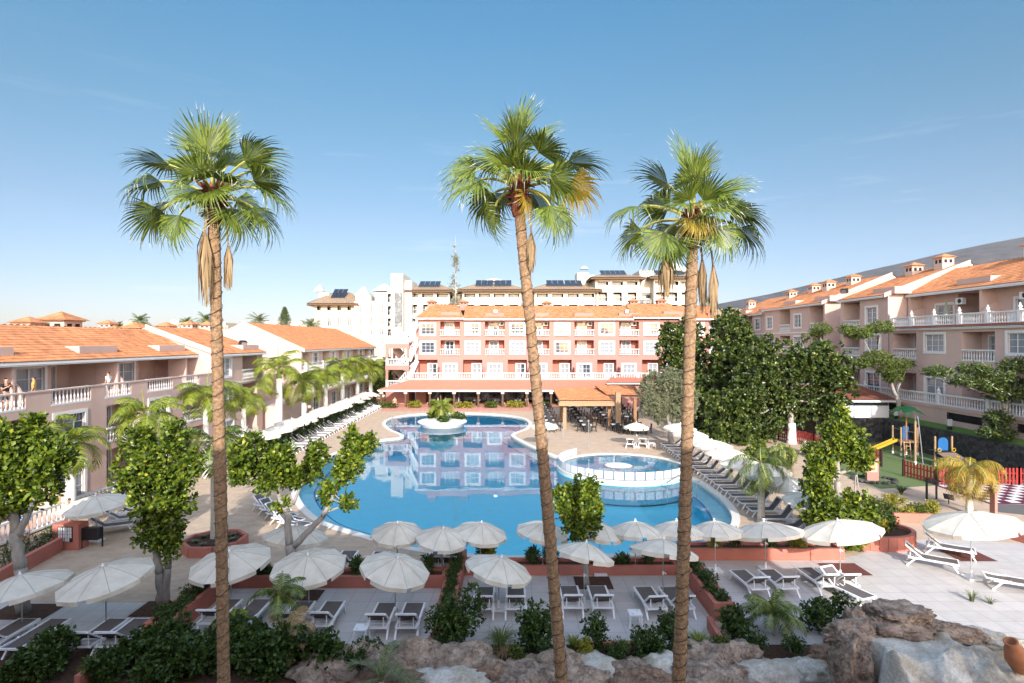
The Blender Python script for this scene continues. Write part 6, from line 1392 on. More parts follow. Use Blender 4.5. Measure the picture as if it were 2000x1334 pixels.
# heather and hedge plants inside planters
def row(label_fmt, pts, w, h, seed, mt='leafshrub', z=.5, **k):
    for i, (x, y) in enumerate(pts): shrub(label_fmt % ORD[i + 1], x, y, w * U(.85, 1.2), h * U(.8, 1.25), seed + i, mt, z=z, group=k.get('group'), dens=k.get('dens', .6), Ln=.07, Wd=.02)
row('%s low heathery shrub from the front in the left slanting planter', [(-11.35, 18.5 + i * .62) for i in range(6)], .62, .42, 100, group='heathery shrubs in the left planter')
row('%s low shrub from the front in the narrow planter between bays', [(-2.25, 19.1 + i * .65) for i in range(8)], .45, .4, 120, group='low shrubs in the narrow planter')
row('%s low shrub from the front in the right dividing planter', [(7.28, 19.9 + i * .7) for i in range(6)], .5, .42, 140, group='low shrubs in the right dividing planter')
spr = [(-10.6, 22.7), (-9.9, 22.6), (-6.2, 22.6), (-5.5, 22.8), (-3.4, 22.7), (-1.3, 24.0), (-1.0, 23.9), (.8, 23.8), (1.6, 23.8), (2.9, 23.8), (4.6, 23.8), (5.8, 23.9), (9.0, 25.4), (10.0, 25.4), (11.6, 25.4), (12.7, 25.4)]
for i, (x, y) in enumerate(spr): shrub('%s thin upright sprig from the left in the long wall planters' % ORD[i + 1], x, y, .5, U(.45, .95), 160 + i, 'leafshrub' if i % 3 else 'leafyellow', .28, .15, .02, z=.3, name='sprig', group='thin sprigs in the wall planters')
for i, (px, py, mt) in enumerate(((1690, 1062, 'leafyellow'), (1712, 1058, 'leafyellow'), (1730, 1052, 'leafshrub'), (1675, 1072, 'leafyellow'))): shrub(['golden shrub at the centre of the curved planter', 'golden shrub right of centre in the curved planter', 'green shrub at the rim of the curved planter', 'golden shrub beneath the half-sunlit parasol'][i], *gp(px, py), .8, .9, 180 + i, mt, .8, z=.4)
for i, (px, py) in enumerate(((1730, 1005), (1760, 1010), (1790, 1005), (1820, 1000), (1700, 990), (1745, 985))): shrub('%s sunlit low shrub from the left in the bed beside the upper path' % ORD[i + 1], *gp(px, py), 1.0, .6, 190 + i, 'leafyellow' if i % 2 else 'leaftulip', .5, group='sunlit low shrubs by the upper path')
grass('spiky dark agave in the bed by the wooden sign', *gp(1760, 965), .8, 1.1, 200, 'leafdark', 60, w=.04); grass('silvery sunlit grass beside the rock shoulder', *gp(1898, 1175), .5, .8, 201, 'frondgrey', 60); grass('small silvery tuft near the right edge by the rocks', *gp(1935, 1180), .35, .45, 202, 'frondgrey', 50)
row('%s dark hedge shrub from the plinth along the guest terrace', [tuple(a + (b_ - a) * t for a, b_ in zip(G2(122, 1060), G2(20, 1105))) for t in np.linspace(0, 1, 5)], 1.2, 1.1, 210, z=.0, group='hedge shrubs along the guest terrace', dens=.8)
row('%s hedge shrub from the plinth behind the shaded parasol', [tuple(a + (b_ - a) * t for a, b_ in zip(G2(175, 1010), G2(258, 958))) for t in np.linspace(0, 1, 6)], 1.2, .9, 220, z=0, group='hedge shrubs behind the shaded parasol', dens=.7)
for i in range(16): shrub('%s dark hedge shrub from the near end behind the lounger row' % ORD[i + 1], -21.0, 47.5 + i * 2.4, 1.9, 1.3, 240 + i % 4, 'leafshrub', .35, .2, .07, group='hedge shrubs behind the lounger row')
for i in range(9): shrub('%s low planting from the left in front of the restaurant' % ORD[i + 1], -18 + i * 3.7, 82.7, 2.3, .9, 270 + i % 3, 'leafyellow' if i % 2 else 'leaftulip', .22, .25, .08, group='planting strip before the restaurant')
for i, (px, py) in enumerate(((845, 825), (868, 832), (893, 826), (860, 822))): q = G(px, py); shrub('%s low green plant from the left on the white island' % ORD[i + 1], q.x, q.y, 1.5, .8, 280 + i, 'leafshrub', .35, .2, .06, z=.5, group='plants on the pool island')
for i in range(7): a = i * .9; q = G(420, 1070); grass('%s grey succulent rosette in the octagonal planter' % ORD[i + 1], q.x + .8 * math.cos(a), q.y + .75 * math.sin(a), .3, .28, 290 + i, 'leafolive', 40, .34, 'succulent', .5, .035)['group'] = 'succulents in the octagonal planter'
shrub('round green bush at the gap between wing and stair tower', -20.6, 92, 4.0, 3.2, 300, 'leaftulip', .3, .3, .1); shrub('tall dark bush beside the stair tower', -21.6, 96, 4.5, 6, 301, 'leafdark', .3, .35, .12)
for i, (px, py, w, h) in enumerate(((1610, 1010, 1.8, 1.2), (1700, 1030, 1.5, 1.1), (1480, 960, 1.6, 1.1), (1530, 915, 2.2, 1.6), (1580, 890, 2, 1.3), (1470, 900, 2.0, 1.6))): q = G(px, py); shrub('%s leafy bush from the front in the bed behind the right umbrella row' % ORD[i + 1], q.x, q.y, w, h, 310 + i, 'leafbig' if i < 2 else 'frond', .4, .2, .06, group='bushes behind the right umbrella row')
shrub('white-flowering spiky shrub below the cream gap block', *gp(468, 868), 3.0, 1.6, 330, 'tiplight', .35, .3, .03)

# ================================================================ rocks
def rockmat(name, c1, rough, var, s1, bmp, bs, col2, crack=.7):
    m = mat(name, c1, rough, var, s1 * 1.6, 0, col2=col2); t, b = nodes_of(m); g = t.nodes.new('ShaderNodeNewGeometry'); N = t.nodes.new
    base = b.inputs['Base Color'].links[0].from_socket
    n2 = N('ShaderNodeTexNoise'); n2.inputs['Scale'].default_value = 14; n2.inputs['Detail'].default_value = 9; n2.inputs['Roughness'].default_value = .75
    v = N('ShaderNodeTexVoronoi'); v.feature = 'DISTANCE_TO_EDGE'; v.inputs['Scale'].default_value = 2.6
    wv = N('ShaderNodeTexNoise'); wv.inputs['Scale'].default_value = 3; wv.inputs['Detail'].default_value = 5; av = N('ShaderNodeVectorMath'); av.operation = 'ADD'
    t.links.new(g.outputs['Position'], wv.inputs['Vector']); t.links.new(wv.outputs['Color'], av.inputs[0]); t.links.new(g.outputs['Position'], av.inputs[1])
    t.links.new(av.outputs[0], v.inputs['Vector']); t.links.new(g.outputs['Position'], n2.inputs['Vector'])
    mr = N('ShaderNodeMapRange'); mr.inputs['From Max'].default_value = .045; t.links.new(v.outputs['Distance'], mr.inputs['Value'])
    r2 = N('ShaderNodeMapRange'); r2.inputs['From Min'].default_value = .35; r2.inputs['From Max'].default_value = .65; r2.inputs['To Min'].default_value = .75; r2.inputs['To Max'].default_value = 1.15; t.links.new(n2.outputs[0], r2.inputs['Value'])
    ck = N('ShaderNodeMapRange'); ck.inputs['To Min'].default_value = crack; t.links.new(mr.outputs[0], ck.inputs['Value'])
    mu = N('ShaderNodeMath'); mu.operation = 'MULTIPLY'; t.links.new(r2.outputs[0], mu.inputs[0]); t.links.new(ck.outputs[0], mu.inputs[1])
    sc2 = N('ShaderNodeVectorMath'); sc2.operation = 'SCALE'; t.links.new(base, sc2.inputs[0]); t.links.new(mu.outputs[0], sc2.inputs['Scale']); t.links.new(sc2.outputs[0], b.inputs['Base Color'])
    ad = N('ShaderNodeMath'); ad.operation = 'MULTIPLY_ADD'; t.links.new(mr.outputs[0], ad.inputs[0]); ad.inputs[1].default_value = 1.3 * (1 - crack) + .1; t.links.new(n2.outputs[0], ad.inputs[2])
    bp = N('ShaderNodeBump'); bp.inputs['Strength'].default_value = .9; bp.inputs['Distance'].default_value = .07; t.links.new(ad.outputs[0], bp.inputs['Height']); t.links.new(bp.outputs[0], b.inputs['Normal'])
    return m
M['rock'] = rockmat('grey_brown_artificial_rock', (.27, .185, .14), .95, .35, 1.8, 1.0, 9, col2=(.62, .47, .36))
M['rockpale'] = rockmat('pale_limewashed_rock', (.50, .39, .25), .95, .25, .7, 1.0, 8, col2=(.88, .86, .80), crack=.97)
M['rockred'] = rockmat('ochre_rock', (.26, .15, .10), .95, .4, 2.2, 1.0, 9, col2=(.48, .31, .21))
def rock(label, c, r_, seed, mt='rock', amp=.28, sq=1.0, name='rock', rz=0, sub=5, cut=None):
    import bmesh
    from mathutils import noise
    bm = bmesh.new(); bmesh.ops.create_icosphere(bm, subdivisions=sub, radius=1)
    off = Vector((seed * 7.3, seed * 3.1, seed * 1.7))
    for v in bm.verts:
        n_ = v.co.normalized(); b_ = noise.fractal(n_ * 1.1 + off, 1.0, 2.0, 4); rd = 1 - abs(noise.noise(n_ * 2.2 + off)) * 1.6; cell = noise.cell(n_ * 2.4 + off * .3)
        f = 1 + amp * b_ + amp * .7 * rd + amp * .28 * cell + .07 * noise.fractal(n_ * 7 + off, 1, 2, 4) - .12 * max(0, 1 - abs(noise.noise(n_ * 3.1 - off)) * 9); p = n_ * f
        if cut: p.z = min(p.z, cut + .06 * noise.noise(n_ * 3 + off))
        v.co = Vector((p.x * r_[0], p.y * r_[1], p.z * r_[2]))
    me = bpy.data.meshes.new(name); bm.to_mesh(me); bm.free(); me.materials.append(M[mt]); me.polygons.foreach_set('use_smooth', [True] * len(me.polygons))
    o = link(name, me, None, c); o.rotation_euler = (0, 0, rz); return tag(o, label, 'rock')
# low rock border along the bottom edge
rb = [(640, 1318, 1.3, .7, .45, 'rock'), (705, 1300, .9, .6, .5, 'rock'), (770, 1318, 1.1, .7, .5, 'rock'), (835, 1300, 1.1, .7, .62, 'rock'), (905, 1318, 1.3, .75, .6, 'rock'), (965, 1338, .9, .6, .4, 'rockred'), (1040, 1330, 1.0, .7, .45, 'rock'), (1095, 1318, .9, .7, .5, 'rock'), (1165, 1318, 1.1, .7, .42, 'rockpale'), (1235, 1330, 1.0, .6, .4, 'rock'),
      (1300, 1318, .9, .6, .45, 'rockpale'), (1375, 1305, .9, .65, .6, 'rock'), (1440, 1300, .9, .6, .55, 'rock'), (1500, 1335, 1.2, .6, .45, 'rockpale'), (1570, 1320, 1.0, .5, .35, 'rockpale'), (880, 1350, 1.5, .7, .45, 'rockpale'), (760, 1355, 1.4, .7, .4, 'rockred'), (1130, 1360, 1.6, .7, .5, 'rock'), (1270, 1365, 1.4, .7, .5, 'rockred'), (1400, 1345, 1.4, .8, .5, 'rock'), (1010, 1355, 1.2, .7, .5, 'rock')]
for i, (px, py, a, b_, c_, mt) in enumerate(rb): q = G(px, py); rock('%s rock from the left in the low border along the bottom' % ORD[i + 1], (q.x, q.y, .05), (a * .8, b_, c_), i + 1, mt, .3, sub=4)['group'] = 'rocks of the low border'
q = G(1640, 1310); rock('ochre boulder set in the pale rim left of the waterfall', (q.x, q.y + .2, .2), (.85, .5, .35), 31, 'rockred', .2); q = G(1632, 1262); rock('small red-brown stone below the dark bush', (q.x, q.y, .1), (.28, .25, .2), 32, 'rockred'); q = G(1675, 1242); rock('dark pointed stone against the waterfall', (q.x, q.y, .2), (.45, .4, .55), 33, 'rock')
# the waterfall rock: a pale body with a flat basin top and slabs around
wf = empty('rock_waterfall', (10.6, 13.6, 0), 0, 'large pale artificial rock waterfall with a flat shelf and dark basin', 'rock waterfall')
def wrock(nm, c, r_, seed, mt, amp=.18, cut=None, rz=0, sub=5):
    o = rock('', c, r_, seed, mt, amp, name=nm, cut=cut, rz=rz, sub=sub); o.parent = wf; o.location = Vector(c) - Vector((10.6, 13.6, 0))
    for k in ('label', 'category'):
        if k in o: del o[k]
    return o
from mathutils import noise as mnoise
def smooth(a, b, x): t = min(1, max(0, (x - a) / (b - a))); return t * t * (3 - 2 * t)
def hfield(nm, x0, x1, y0, y1, nx, ny, fh, mt):
    V = [(x0 + (x1 - x0) * i / nx - 10.6, y0 + (y1 - y0) * j / ny - 13.6, fh(x0 + (x1 - x0) * i / nx, y0 + (y1 - y0) * j / ny)) for j in range(ny + 1) for i in range(nx + 1)]
    idx = np.arange((nx + 1) * (ny + 1)).reshape(ny + 1, nx + 1); F = np.stack([idx[:-1, :-1], idx[:-1, 1:], idx[1:, 1:], idx[1:, :-1]], -1).reshape(-1, 4)
    return link(nm, np_mesh(nm, np.array(V), F, M[mt], smooth=True), wf)
def wfh(x, y):
    n1 = mnoise.fractal(Vector((x * .9, y * .9, 3)), 1, 2, 4); n2 = mnoise.fractal(Vector((x * 4, y * 4, 9)), 1, 2, 3); w = .35 * mnoise.noise(Vector((x * 1.3, y * 1.3, 1)))
    left = smooth(8.75 + w, 9.25 + w * .7, x + .12 * (y - 13)); back = 1 - smooth(15.1 + w * .5, 15.6 + w * .5, y + .28 * (x - 9)); front = smooth(12.35, 13.7, y + w + .16 * (x - 9.5))
    z = 2.12 * front + (1 - front) * (.85 + .55 * smooth(10.2, 11.2, x) * (1 - smooth(.0, .9, abs(x - 11.6 + .5 * (y - 12.4)))) + .5 * smooth(12.2, 13.0, x))
    fold = abs(math.sin((x + .45 * y + w * 1.5) * 2.3)); z += (1 - front) * .62 * (fold - .5) - .10 * max(0, x - 11) * 1.2
    bx_, by_ = (x - 12.1) + .5 * (y - 14.2), (y - 14.2); dd = math.hypot(bx_ / .95, by_ / .62); z += -.55 * (1 - smooth(.75, 1.0, dd)) + .16 * math.exp(-((dd - 1.15) / .16) ** 2)
    sh = math.hypot((x - 9.9) / 1.3, (y - 14.3) / .75); flat = 1 - smooth(.8, 1.1, sh)
    z = z + (n1 * .34 + n2 * .05) * (1 - .8 * flat) - .12 * flat
    return z * left * back - .2 * (1 - left * back)
hfield('body', 7.9, 15.4, 10.2, 16.2, 190, 150, wfh, 'rockpale')
wrock('cap_stone', (9.1, 15.0, 1.85), (.75, .42, .34), 46, 'rock', .3); wrock('cap_stone', (10.35, 15.25, 2.32), (.72, .46, .3), 47, 'rock', .3, cut=.6); wrock('cap_stone', (10.2, 15.0, 2.0), (.8, .45, .3), 56, 'rock', .3); wrock('cap_stone', (8.75, 14.6, 1.1), (.4, .5, .95), 48, 'rock', .3)
wrock('cap_stone', (11.3, 14.9, 1.95), (.8, .3, .26), 49, 'rock', .3, rz=-.25); wrock('cap_stone', (12.5, 14.75, 1.75), (.8, .3, .28), 50, 'rockpale', .3, rz=-.5); wrock('cap_stone', (13.4, 13.9, 1.5), (.9, .45, .5), 51, 'rock', .3, rz=-.7); wrock('cap_stone', (8.35, 13.6, .45), (.4, .5, .7), 57, 'rock', .3)
m = MB(); m.prism([(1.5 + .62 * math.cos(a) - .0, .62 + .38 * math.sin(a)) for a in np.linspace(0, 2 * math.pi, 18)[:-1]], 1.55, 1.72); m.build('basin_water', M['glass'], wf)
# terracotta jar lying on the waterfall
q = P(1958, 1262, 12.4); m = MB(); m.lathe([(0, .12), (.15, .22), (.45, .28), (.75, .22), (.9, .15), (1.0, .17), (1.0, .12), (.8, .1)], n=20); o = m.build('clay_jar', M['terracotta'], smooth=True, loc=(11.75, 13.1, 2.0)); o.rotation_euler = (R(8), R(-26), 0); o.scale = (.85,) * 3; tag(o, 'terracotta jar leaning with its mouth up on the rock waterfall', 'jar')
m = MB(); m.tube([(.16 * math.cos(t), 0, .16 * math.sin(t)) for t in np.linspace(0, 2 * math.pi, 15)], .035, 6); q = G(1566, 1322); o = m.build('spotlight_ring', M['plastic'], loc=(q.x, q.y, .3)); tag(o, 'small white ring lamp on the pale rock rim', 'lamp')
# ================================================================ right side: lawn, retaining wall, playground
LZ = 2.2
m = MB(); m.add([(35.8, 20, LZ), (37.9, 20, LZ + .35), (37.9, 110, LZ + .35), (35.8, 110, LZ)], [(0, 1, 2, 3)]); m.add([(29.2, 54.8, LZ - .1), (35.79, 54.8, LZ - .1), (35.79, 110, LZ - .1), (29.2, 110, LZ - .1)], [(0, 1, 2, 3)])
tag(m.build('lawn', M['grass']), kind='structure')
m = MB(); m.box(35.4, 20, -.05, 35.8, 54.3, LZ + .1); m.box(29.0, 54.3, -.05, 35.8, 54.7, LZ + .08); tag(m.build('stone_retaining_wall', M['stonedark']), 'dark basalt retaining wall below the lawn and playground', 'wall')
# lower terrace with balustrade
tw = Bld('terrace_wall', 'long pink basement wall with white urn balustrade above the lawn', 'wall', (37.3, 76, 0), RZR, 'pink')
tw.wall(0, 0, 54, LZ - .1, 4.02, [(18.6, 22.6, 2.9, 3.55, .15), (27.2, 30.9, 2.9, 3.55, .15), (34, 37, 2.9, 3.55, .15)]); tw.w.box(0, .01, 3.7, 54, 4.0, 4.05); tw.w.box(-.0, -.12, 3.8, 54, -.003, 4.0)
for (a, c) in ((18.6, 22.6), (27.2, 30.9), (34, 37)):
    m = MB(); m.quad((a, .13, 2.9), (c, .13, 2.9), (c, .13, 3.55), (a, .13, 3.55)); n = int((c - a) / .16)
    for i in range(n): x = a + (i + .5) * (c - a) / n; m.box(x - .02, -.02, 2.9, x + .02, .02, 3.55)
    m.box(a, -.03, 3.22, c, .01, 3.26); m.build('barred_window', M['dark'], tw.root)
tw.bal(0, 54, .05, 4.05, .27, 6, tuple(np.arange(.2, 54, 5.2)), True); tw.finish()
# kiosk
kk = Bld('kiosk', 'white-panelled kiosk with a brown tiled roof behind the tall green tree', 'kiosk', (0, 0, 0), 0, 'white')
kk.w.box(29.6, 55.0, 2.0, 36.4, 60, 3.75); kk.roof((28.6, 54.3, 4.0), (37.0, 54.3, 4.0), (36.6, 60.3, 5.0), (29.4, 60.3, 5.0), 'tilebrown', per=.3, row=.5)
kk.t.box(28.5, 54.2, 3.8, 37.1, 54.35, 3.98); kk.finish()
for i in range(4): m = MB(); m.box(29.6 + i * 1.7, 54.8, 2.15, 29.6 + i * 1.7 + 1.62, 54.88, 3.4); m.build('panel', M['plastic'], kk.root)
m = MB(); m.quad((29.7, 54.9, 3.42), (36.3, 54.9, 3.42), (36.3, 54.9, 3.72), (29.7, 54.9, 3.72)); m.build('glazing', M['glass'], kk.root)
# turf, path, chessboard
sheet('play_turf', [G2(1620, 888), (29.5, 54.2), (35.3, 54.2), (35.3, 50), (35.3, 38), G2(1990, 965), G2(1830, 948), G2(1720, 955), G2(1640, 925)], .006, M['turf'])
M['walk'] = brick_mat('beige_brick_path', (.50, .38, .29), (.8, .78, .75), .3, .15, .5, .008, .85, .1, .2)
sheet('garden_path', [G2(1700, 955), G2(1830, 949), G2(1945, 960), G2(2200, 975), G2(2200, 1060), G2(1960, 1042), G2(1860, 1012), G2(1790, 992)], .004, M['walk'])
sheet('garden_path', [G2(1945, 1000), G2(1945, 985), G2(2400, 990), G2(2400, 1050)], .01, mat('dark_grey_asphalt', (.13, .125, .125), .9, .1, 4, .3, 50))
cbd = empty('chessboard', (0, 0, 0), 0, 'large purple and white outdoor chessboard at the right edge', 'chessboard'); m = MB(); o0 = G(1935, 983)
m.box(o0.x - .2, o0.y - .2, .0, o0.x + 8.4, o0.y + 5.1, .03)
for i in range(13):
    for j in range(8):
        if (i + j) % 2: continue
        m.mi = 1; m.box(o0.x + i * .62, o0.y + j * .61, .03, o0.x + i * .62 + .6, o0.y + j * .61 + .59, .036)
m.build('board', [mat('plum_tiles', (.10, .025, .05), .6, .1, 4), M['white']], cbd)
# red picket fences
def picket(label, pts, h=1.0, step=.235, z=0):
    root = empty('picket_fence', (0, 0, 0), 0, label, 'fence'); m = MB(); r_ = MB(); ps = MB()
    for a, b_ in zip(pts[:-1], pts[1:]):
        a, b_ = Vector((*a, 0)), Vector((*b_, 0)); L_ = (b_ - a).length; n = max(2, int(L_ / step)); t = (b_ - a).normalized()
        for i in range(n): p = a.lerp(b_, (i + .5) / n); hh = h + rnd.uniform(-.02, .02); m.bar(p + Vector((0, 0, z + .08)), p + Vector((0, 0, z + hh)), .135, .022, up=t.cross(Vector((0, 0, 1))))
        off = t.cross(Vector((0, 0, 1))) * -.04
        for zz in (.3, .8): r_.bar(a + off + Vector((0, 0, z + zz)), b_ + off + Vector((0, 0, z + zz)), .04, .08)
        for p in (a, b_): ps = MB(); ps.bar(p + Vector((0, 0, z)), p + Vector((0, 0, z + h + .1)), .1); ps.build('post', M['dark'], root)
    m.build('pickets', M['redpaint'], root); r_.build('rail', M['redpaint'], root); return root
picket('red picket fence along the front of the playground with a corner post', [G2(1764, 930), G2(1828, 947)], 1.15); picket('red picket fence running right behind the golden palm', [G2(1832, 948), G2(1990, 948), G2(2150, 952)], 1.15)
picket('red picket fence at the back left of the playground under the broad tree', [G2(1520, 858), G2(1590, 874), G2(1632, 890)], 1.25); picket('short red fence beside the emblem pillar', [G2(1690, 905), G2(1722, 912)], 1.3)
# emblem pillar: plain plaque
q = G(1703, 938); o = empty('sign_pillar', q, R(-6), 'coral pillar with a yellow framed plaque inside a ring of dark stones', 'sign'); m = MB(); m.box(-.38, -.15, 0, .38, .15, 1.55); m.build('pillar', M['coral'], o)
m = MB(); m.box(-.24, -.18, .62, .24, -.153, 1.32); m.mi = 1; m.box(-.2, -.19, .66, .2, -.182, 1.28); m.mi = 2
m.lathe([(0, .1), (.008, .1)], (0, 0, 0), 12) if 0 else None
pts = [(.09 * math.cos(a), -.195, 1.1 + .09 * math.sin(a)) for a in np.linspace(0, 2 * math.pi, 13)[:-1]]; m.add(pts, [tuple(range(12))]); m.mi = 3; m.box(-.13, -.196, .74, .13, -.191, .92); m.build('plaque', [M['white'], mat('plaque_yellow', (.62, .42, .12), .6, .1, 9), M['terracotta'], M['coraldark']], o)
for i in range(22):
    a = -2.9 + i * .27; rock('%s dark kerb stone from the left around the coral pillar' % ORD[i + 1], (q.x + .1 + 1.35 * math.cos(a), q.y - .1 + 1.0 * math.sin(a), .05), (.16, .14, .14), 60 + i, 'stonedark', .2, sub=2, name='kerb_stone')['group'] = 'dark kerb stones around the pillar'
# wooden board post
q = G(1810, 975); o = empty('information_board', q, 0, 'dark angled information board on two posts by the garden path', 'board'); m = MB(); m.box(-.05, -.04, 0, .05, .04, 1.3); m.build('post', M['black'], o); m = MB(); m.box(.55, -.04, 0, .63, .04, 1.1); m.build('post', M['black'], o); m = MB(); m.bar((-.1, -.1, 1.15), (.75, -.1, 1.15), .5, .04); m.build('panel', M['black'], o)
q = G(1853, 985); m = MB(); m.bar((-.3, 0, .5), (.3, 0, .38), .32, .03, up=(0, -1, .6)); m.bar((0, 0, 0), (0, 0, .45), .04); o = m.build('small_sign', M['solar'], loc=q); tag(o, 'small blue-grey plant sign beside the garden path', 'sign')
for i, (px, py, lab) in enumerate(((1750, 822, 'white-topped bollard lamp left on the lawn'), (1855, 842, 'white-topped bollard lamp in the middle of the lawn'))):
    X = 36.3; Y = X * 1111.1 / (px - 1000); o = empty('bollard_lamp', (X, Y, LZ), 0, lab, 'lamp'); m = MB(); m.box(-.13, -.13, 0, .13, .13, .4); m.build('post', M['black'], o); m = MB(); m.box(-.12, -.12, .4, .12, .12, .95); m.build('lamp_head', M['white'], o)
q = G(1573, 884); o = empty('bollard_lamp', q, 0, 'white bollard lamp under the broad rounded tree', 'lamp'); m = MB(); m.box(-.13, -.13, 0, .13, .13, .35); m.build('post', M['black'], o); m = MB(); m.box(-.12, -.12, .35, .12, .12, 1.0); m.build('lamp_head', M['white'], o)
# playground: tower with leaf roof, ladder and slide
def post(o, x, y, h, r_=.07, m_='woodlight', nm='post'):
    m = MB(); m.tube([(x, y, 0), (x, y, h)], r_, 8); m.build(nm, M[m_], o); m = MB()
    m.tube([(x, y, 0), (x, y, .25)], r_ + .012, 8); m.build('post_sleeve', M['plastic'], o)
q = G(1770, 888); o = empty('play_tower', q, 0, 'wooden play tower with green leaf roof, ladder and yellow slide', 'play tower')
for (x, y) in ((-.75, .6), (-.75, -.45), (.35, .6), (.75, -.3)): post(o, x, y, 2.4 if x < .5 else 2.35)
post(o, 0, 0, 3.6, .06, 'wood'); m = MB(); m.box(-.8, -.5, 1.1, .8, .65, 1.18); m.build('deck', M['wood'], o)
m = MB()
for k in range(6):
    a = k * math.pi / 3; c, s_ = math.cos(a), math.sin(a); L_ = 1.5
    for sd in (-1, 1): m.add([(0, 0, 4.2), (c * .7 - s_ * .42 * sd, s_ * .7 + c * .42 * sd, 3.85), (c * L_, s_ * L_, 3.45), (c * .75, s_ * .75, 4.0)], [(0, 1, 2, 3)] if sd > 0 else [(3, 2, 1, 0)])
m.build('leaf_roof', M['greensheet'], o)
m = MB(); m.bar((-.75, .1, 1.2), (-2.9, .5, .12), .5, .05); 
for sd in (-.24, .24): m.bar((-.75, .1 + sd, 1.32), (-2.9, .5 + sd, .24), .05, .2)
m.build('slide', M['yellow'], o); m = MB()
for sd in (-.25, .25): m.bar((-.3 + sd, -.5, 1.25), (-.95 + sd, -1.6, 0), .07)
for k in range(5): t = k / 5 + .1; m.bar((-.55 - .65 * t, -.5 - 1.1 * t, 1.25 * (1 - t)), (-.05 - .65 * t, -.5 - 1.1 * t, 1.25 * (1 - t)), .05)
m.build('ladder', M['woodlight'], o); m = MB(); m.prism([(.0, .0)], 0, 0) if 0 else m.box(.1, .58, 1.2, .62, .62, 2.3); m.build('panel', M['blue'], o)
m = MB(); m.bar((-.75, -.45, 2.2), (-.75, .6, 2.2), .03); m.bar((.35, .6, 1.9), (.75, -.3, 1.9), .03); m.build('handrail', M['alu'], o)
q = G(1846, 912); o = empty('climbing_structure', q, 0, 'wooden climbing frame with blue arched panel and sloping grip ramp', 'climbing frame')
post(o, -.55, .3, 2.3); post(o, .75, .3, 2.3); post(o, -1.65, .9, 3.4, .08); m = MB(); m.box(-.6, .0, 1.05, .8, 1.2, 1.13); m.build('deck', M['dark'], o)
m = MB(); n = 8; pts = [(-.28, 1.2), (.48, 1.2)] + [(.1 + .38 * math.cos(a), 1.9 + .3 * math.sin(a)) for a in np.linspace(0, math.pi, n)]; m.add([(x, .33, z) for x, z in pts] + [(x, .38, z) for x, z in pts], [tuple(range(n + 2)), tuple(range(n + 2, 2 * n + 4))[::-1]] + [(i, (i + 1) % (n + 2), n + 2 + (i + 1) % (n + 2), n + 2 + i) for i in range(n + 2)]); m.build('panel', M['blue'], o)
m = MB(); m.add([(-.6, .0, 1.1), (.8, .0, 1.1), (1.7, -1.9, .05), (.1, -1.9, .05), (-.6, .0, 1.04), (.8, .0, 1.04), (1.7, -1.9, 0), (.1, -1.9, 0)], [(0, 1, 2, 3), (7, 6, 5, 4), (0, 4, 5, 1), (1, 5, 6, 2), (2, 6, 7, 3), (3, 7, 4, 0)]); m.mi = 1
for (x, y, z) in ((-.1, -.5, .86), (.6, -.45, .88), (.4, -1.1, .52), (1.0, -1.0, .58)):
    for k in range(5): a = k * 1.257; m.bar((x, y, z), (x + .13 * math.cos(a), y + .13 * math.sin(a), z + .07 * math.sin(a)), .06, .05)
m.build('ramp', [mat('grey_brown_grip_board', (.16, .12, .10), .9, .1, 4), M['yellow']], o)
for x in (-.45, .65): m = MB(); m.tube([(x + .13 * math.cos(t), -.02, 1.3 + .13 * math.sin(t)) for t in np.linspace(0, 2 * math.pi, 11)], .035, 6); m.build('grip_ring', M['yellow'], o)
m = MB(); m.tube([(-2.1, -.6, 0), (-2.15, -.4, 2.0), (-2.2, -.2, 3.6), (-2.1, 0, 3.85), (-1.85, .6, 3.85), (-1.7, .85, 3.4)], .035, 7); m.build('climbing_pole', M['alu'], o)
# number plinth with tiles (3 rows of 3, 2 in the last)
q = G(138, 1070); o = empty('number_plinth', q, R(-2), 'terracotta plinth with rows of small white number tiles', 'plinth'); m = MB(); m.box(-.62, -.3, 0, .62, .3, 1.18); m.build('plinth', M['planter'], o)
m = MB(); m.box(-.35, -.32, .38, .35, -.302, 1.08); m.mi = 1
for r_ in range(4):
    n = 3 if r_ < 3 else 2
    for c in range(n): x = (c - (n - 1) / 2) * .22; z = .97 - r_ * .165; m.box(x - .09, -.335, z - .07, x + .09, -.321, z + .075)
m.mi = 2
SEG = {'3': [(0, .7, 1, .8)], }
for r_ in range(4):                                               # dark depth figures on each tile, drawn as strokes
    n = 3 if r_ < 3 else 2
    for c in range(n):
        x = (c - (n - 1) / 2) * .22; z = .97 - r_ * .165
        m.box(x - .04, -.339, z + .03, x + .03, -.3355, z + .045); m.box(x + .02, -.3392, z - .03, x + .035, -.3356, z + .03); m.box(x - .04, -.339, z - .045, x + .03, -.3355, z - .03)
m.build('tile_panel', [M['dark'], M['white'], M['black']], o)
q = G(172, 1072); o = empty('litter_frame', q, 0, 'black metal bin frame between plinth and lounger', 'bin'); m = MB(); m.bar((-.3, 0, 0), (-.3, 0, .95), .05); m.bar((.45, .3, 0), (.45, .3, .95), .05); m.box(-.28, 0, .4, .42, .28, .95); m.build('bin', M['black'], o)
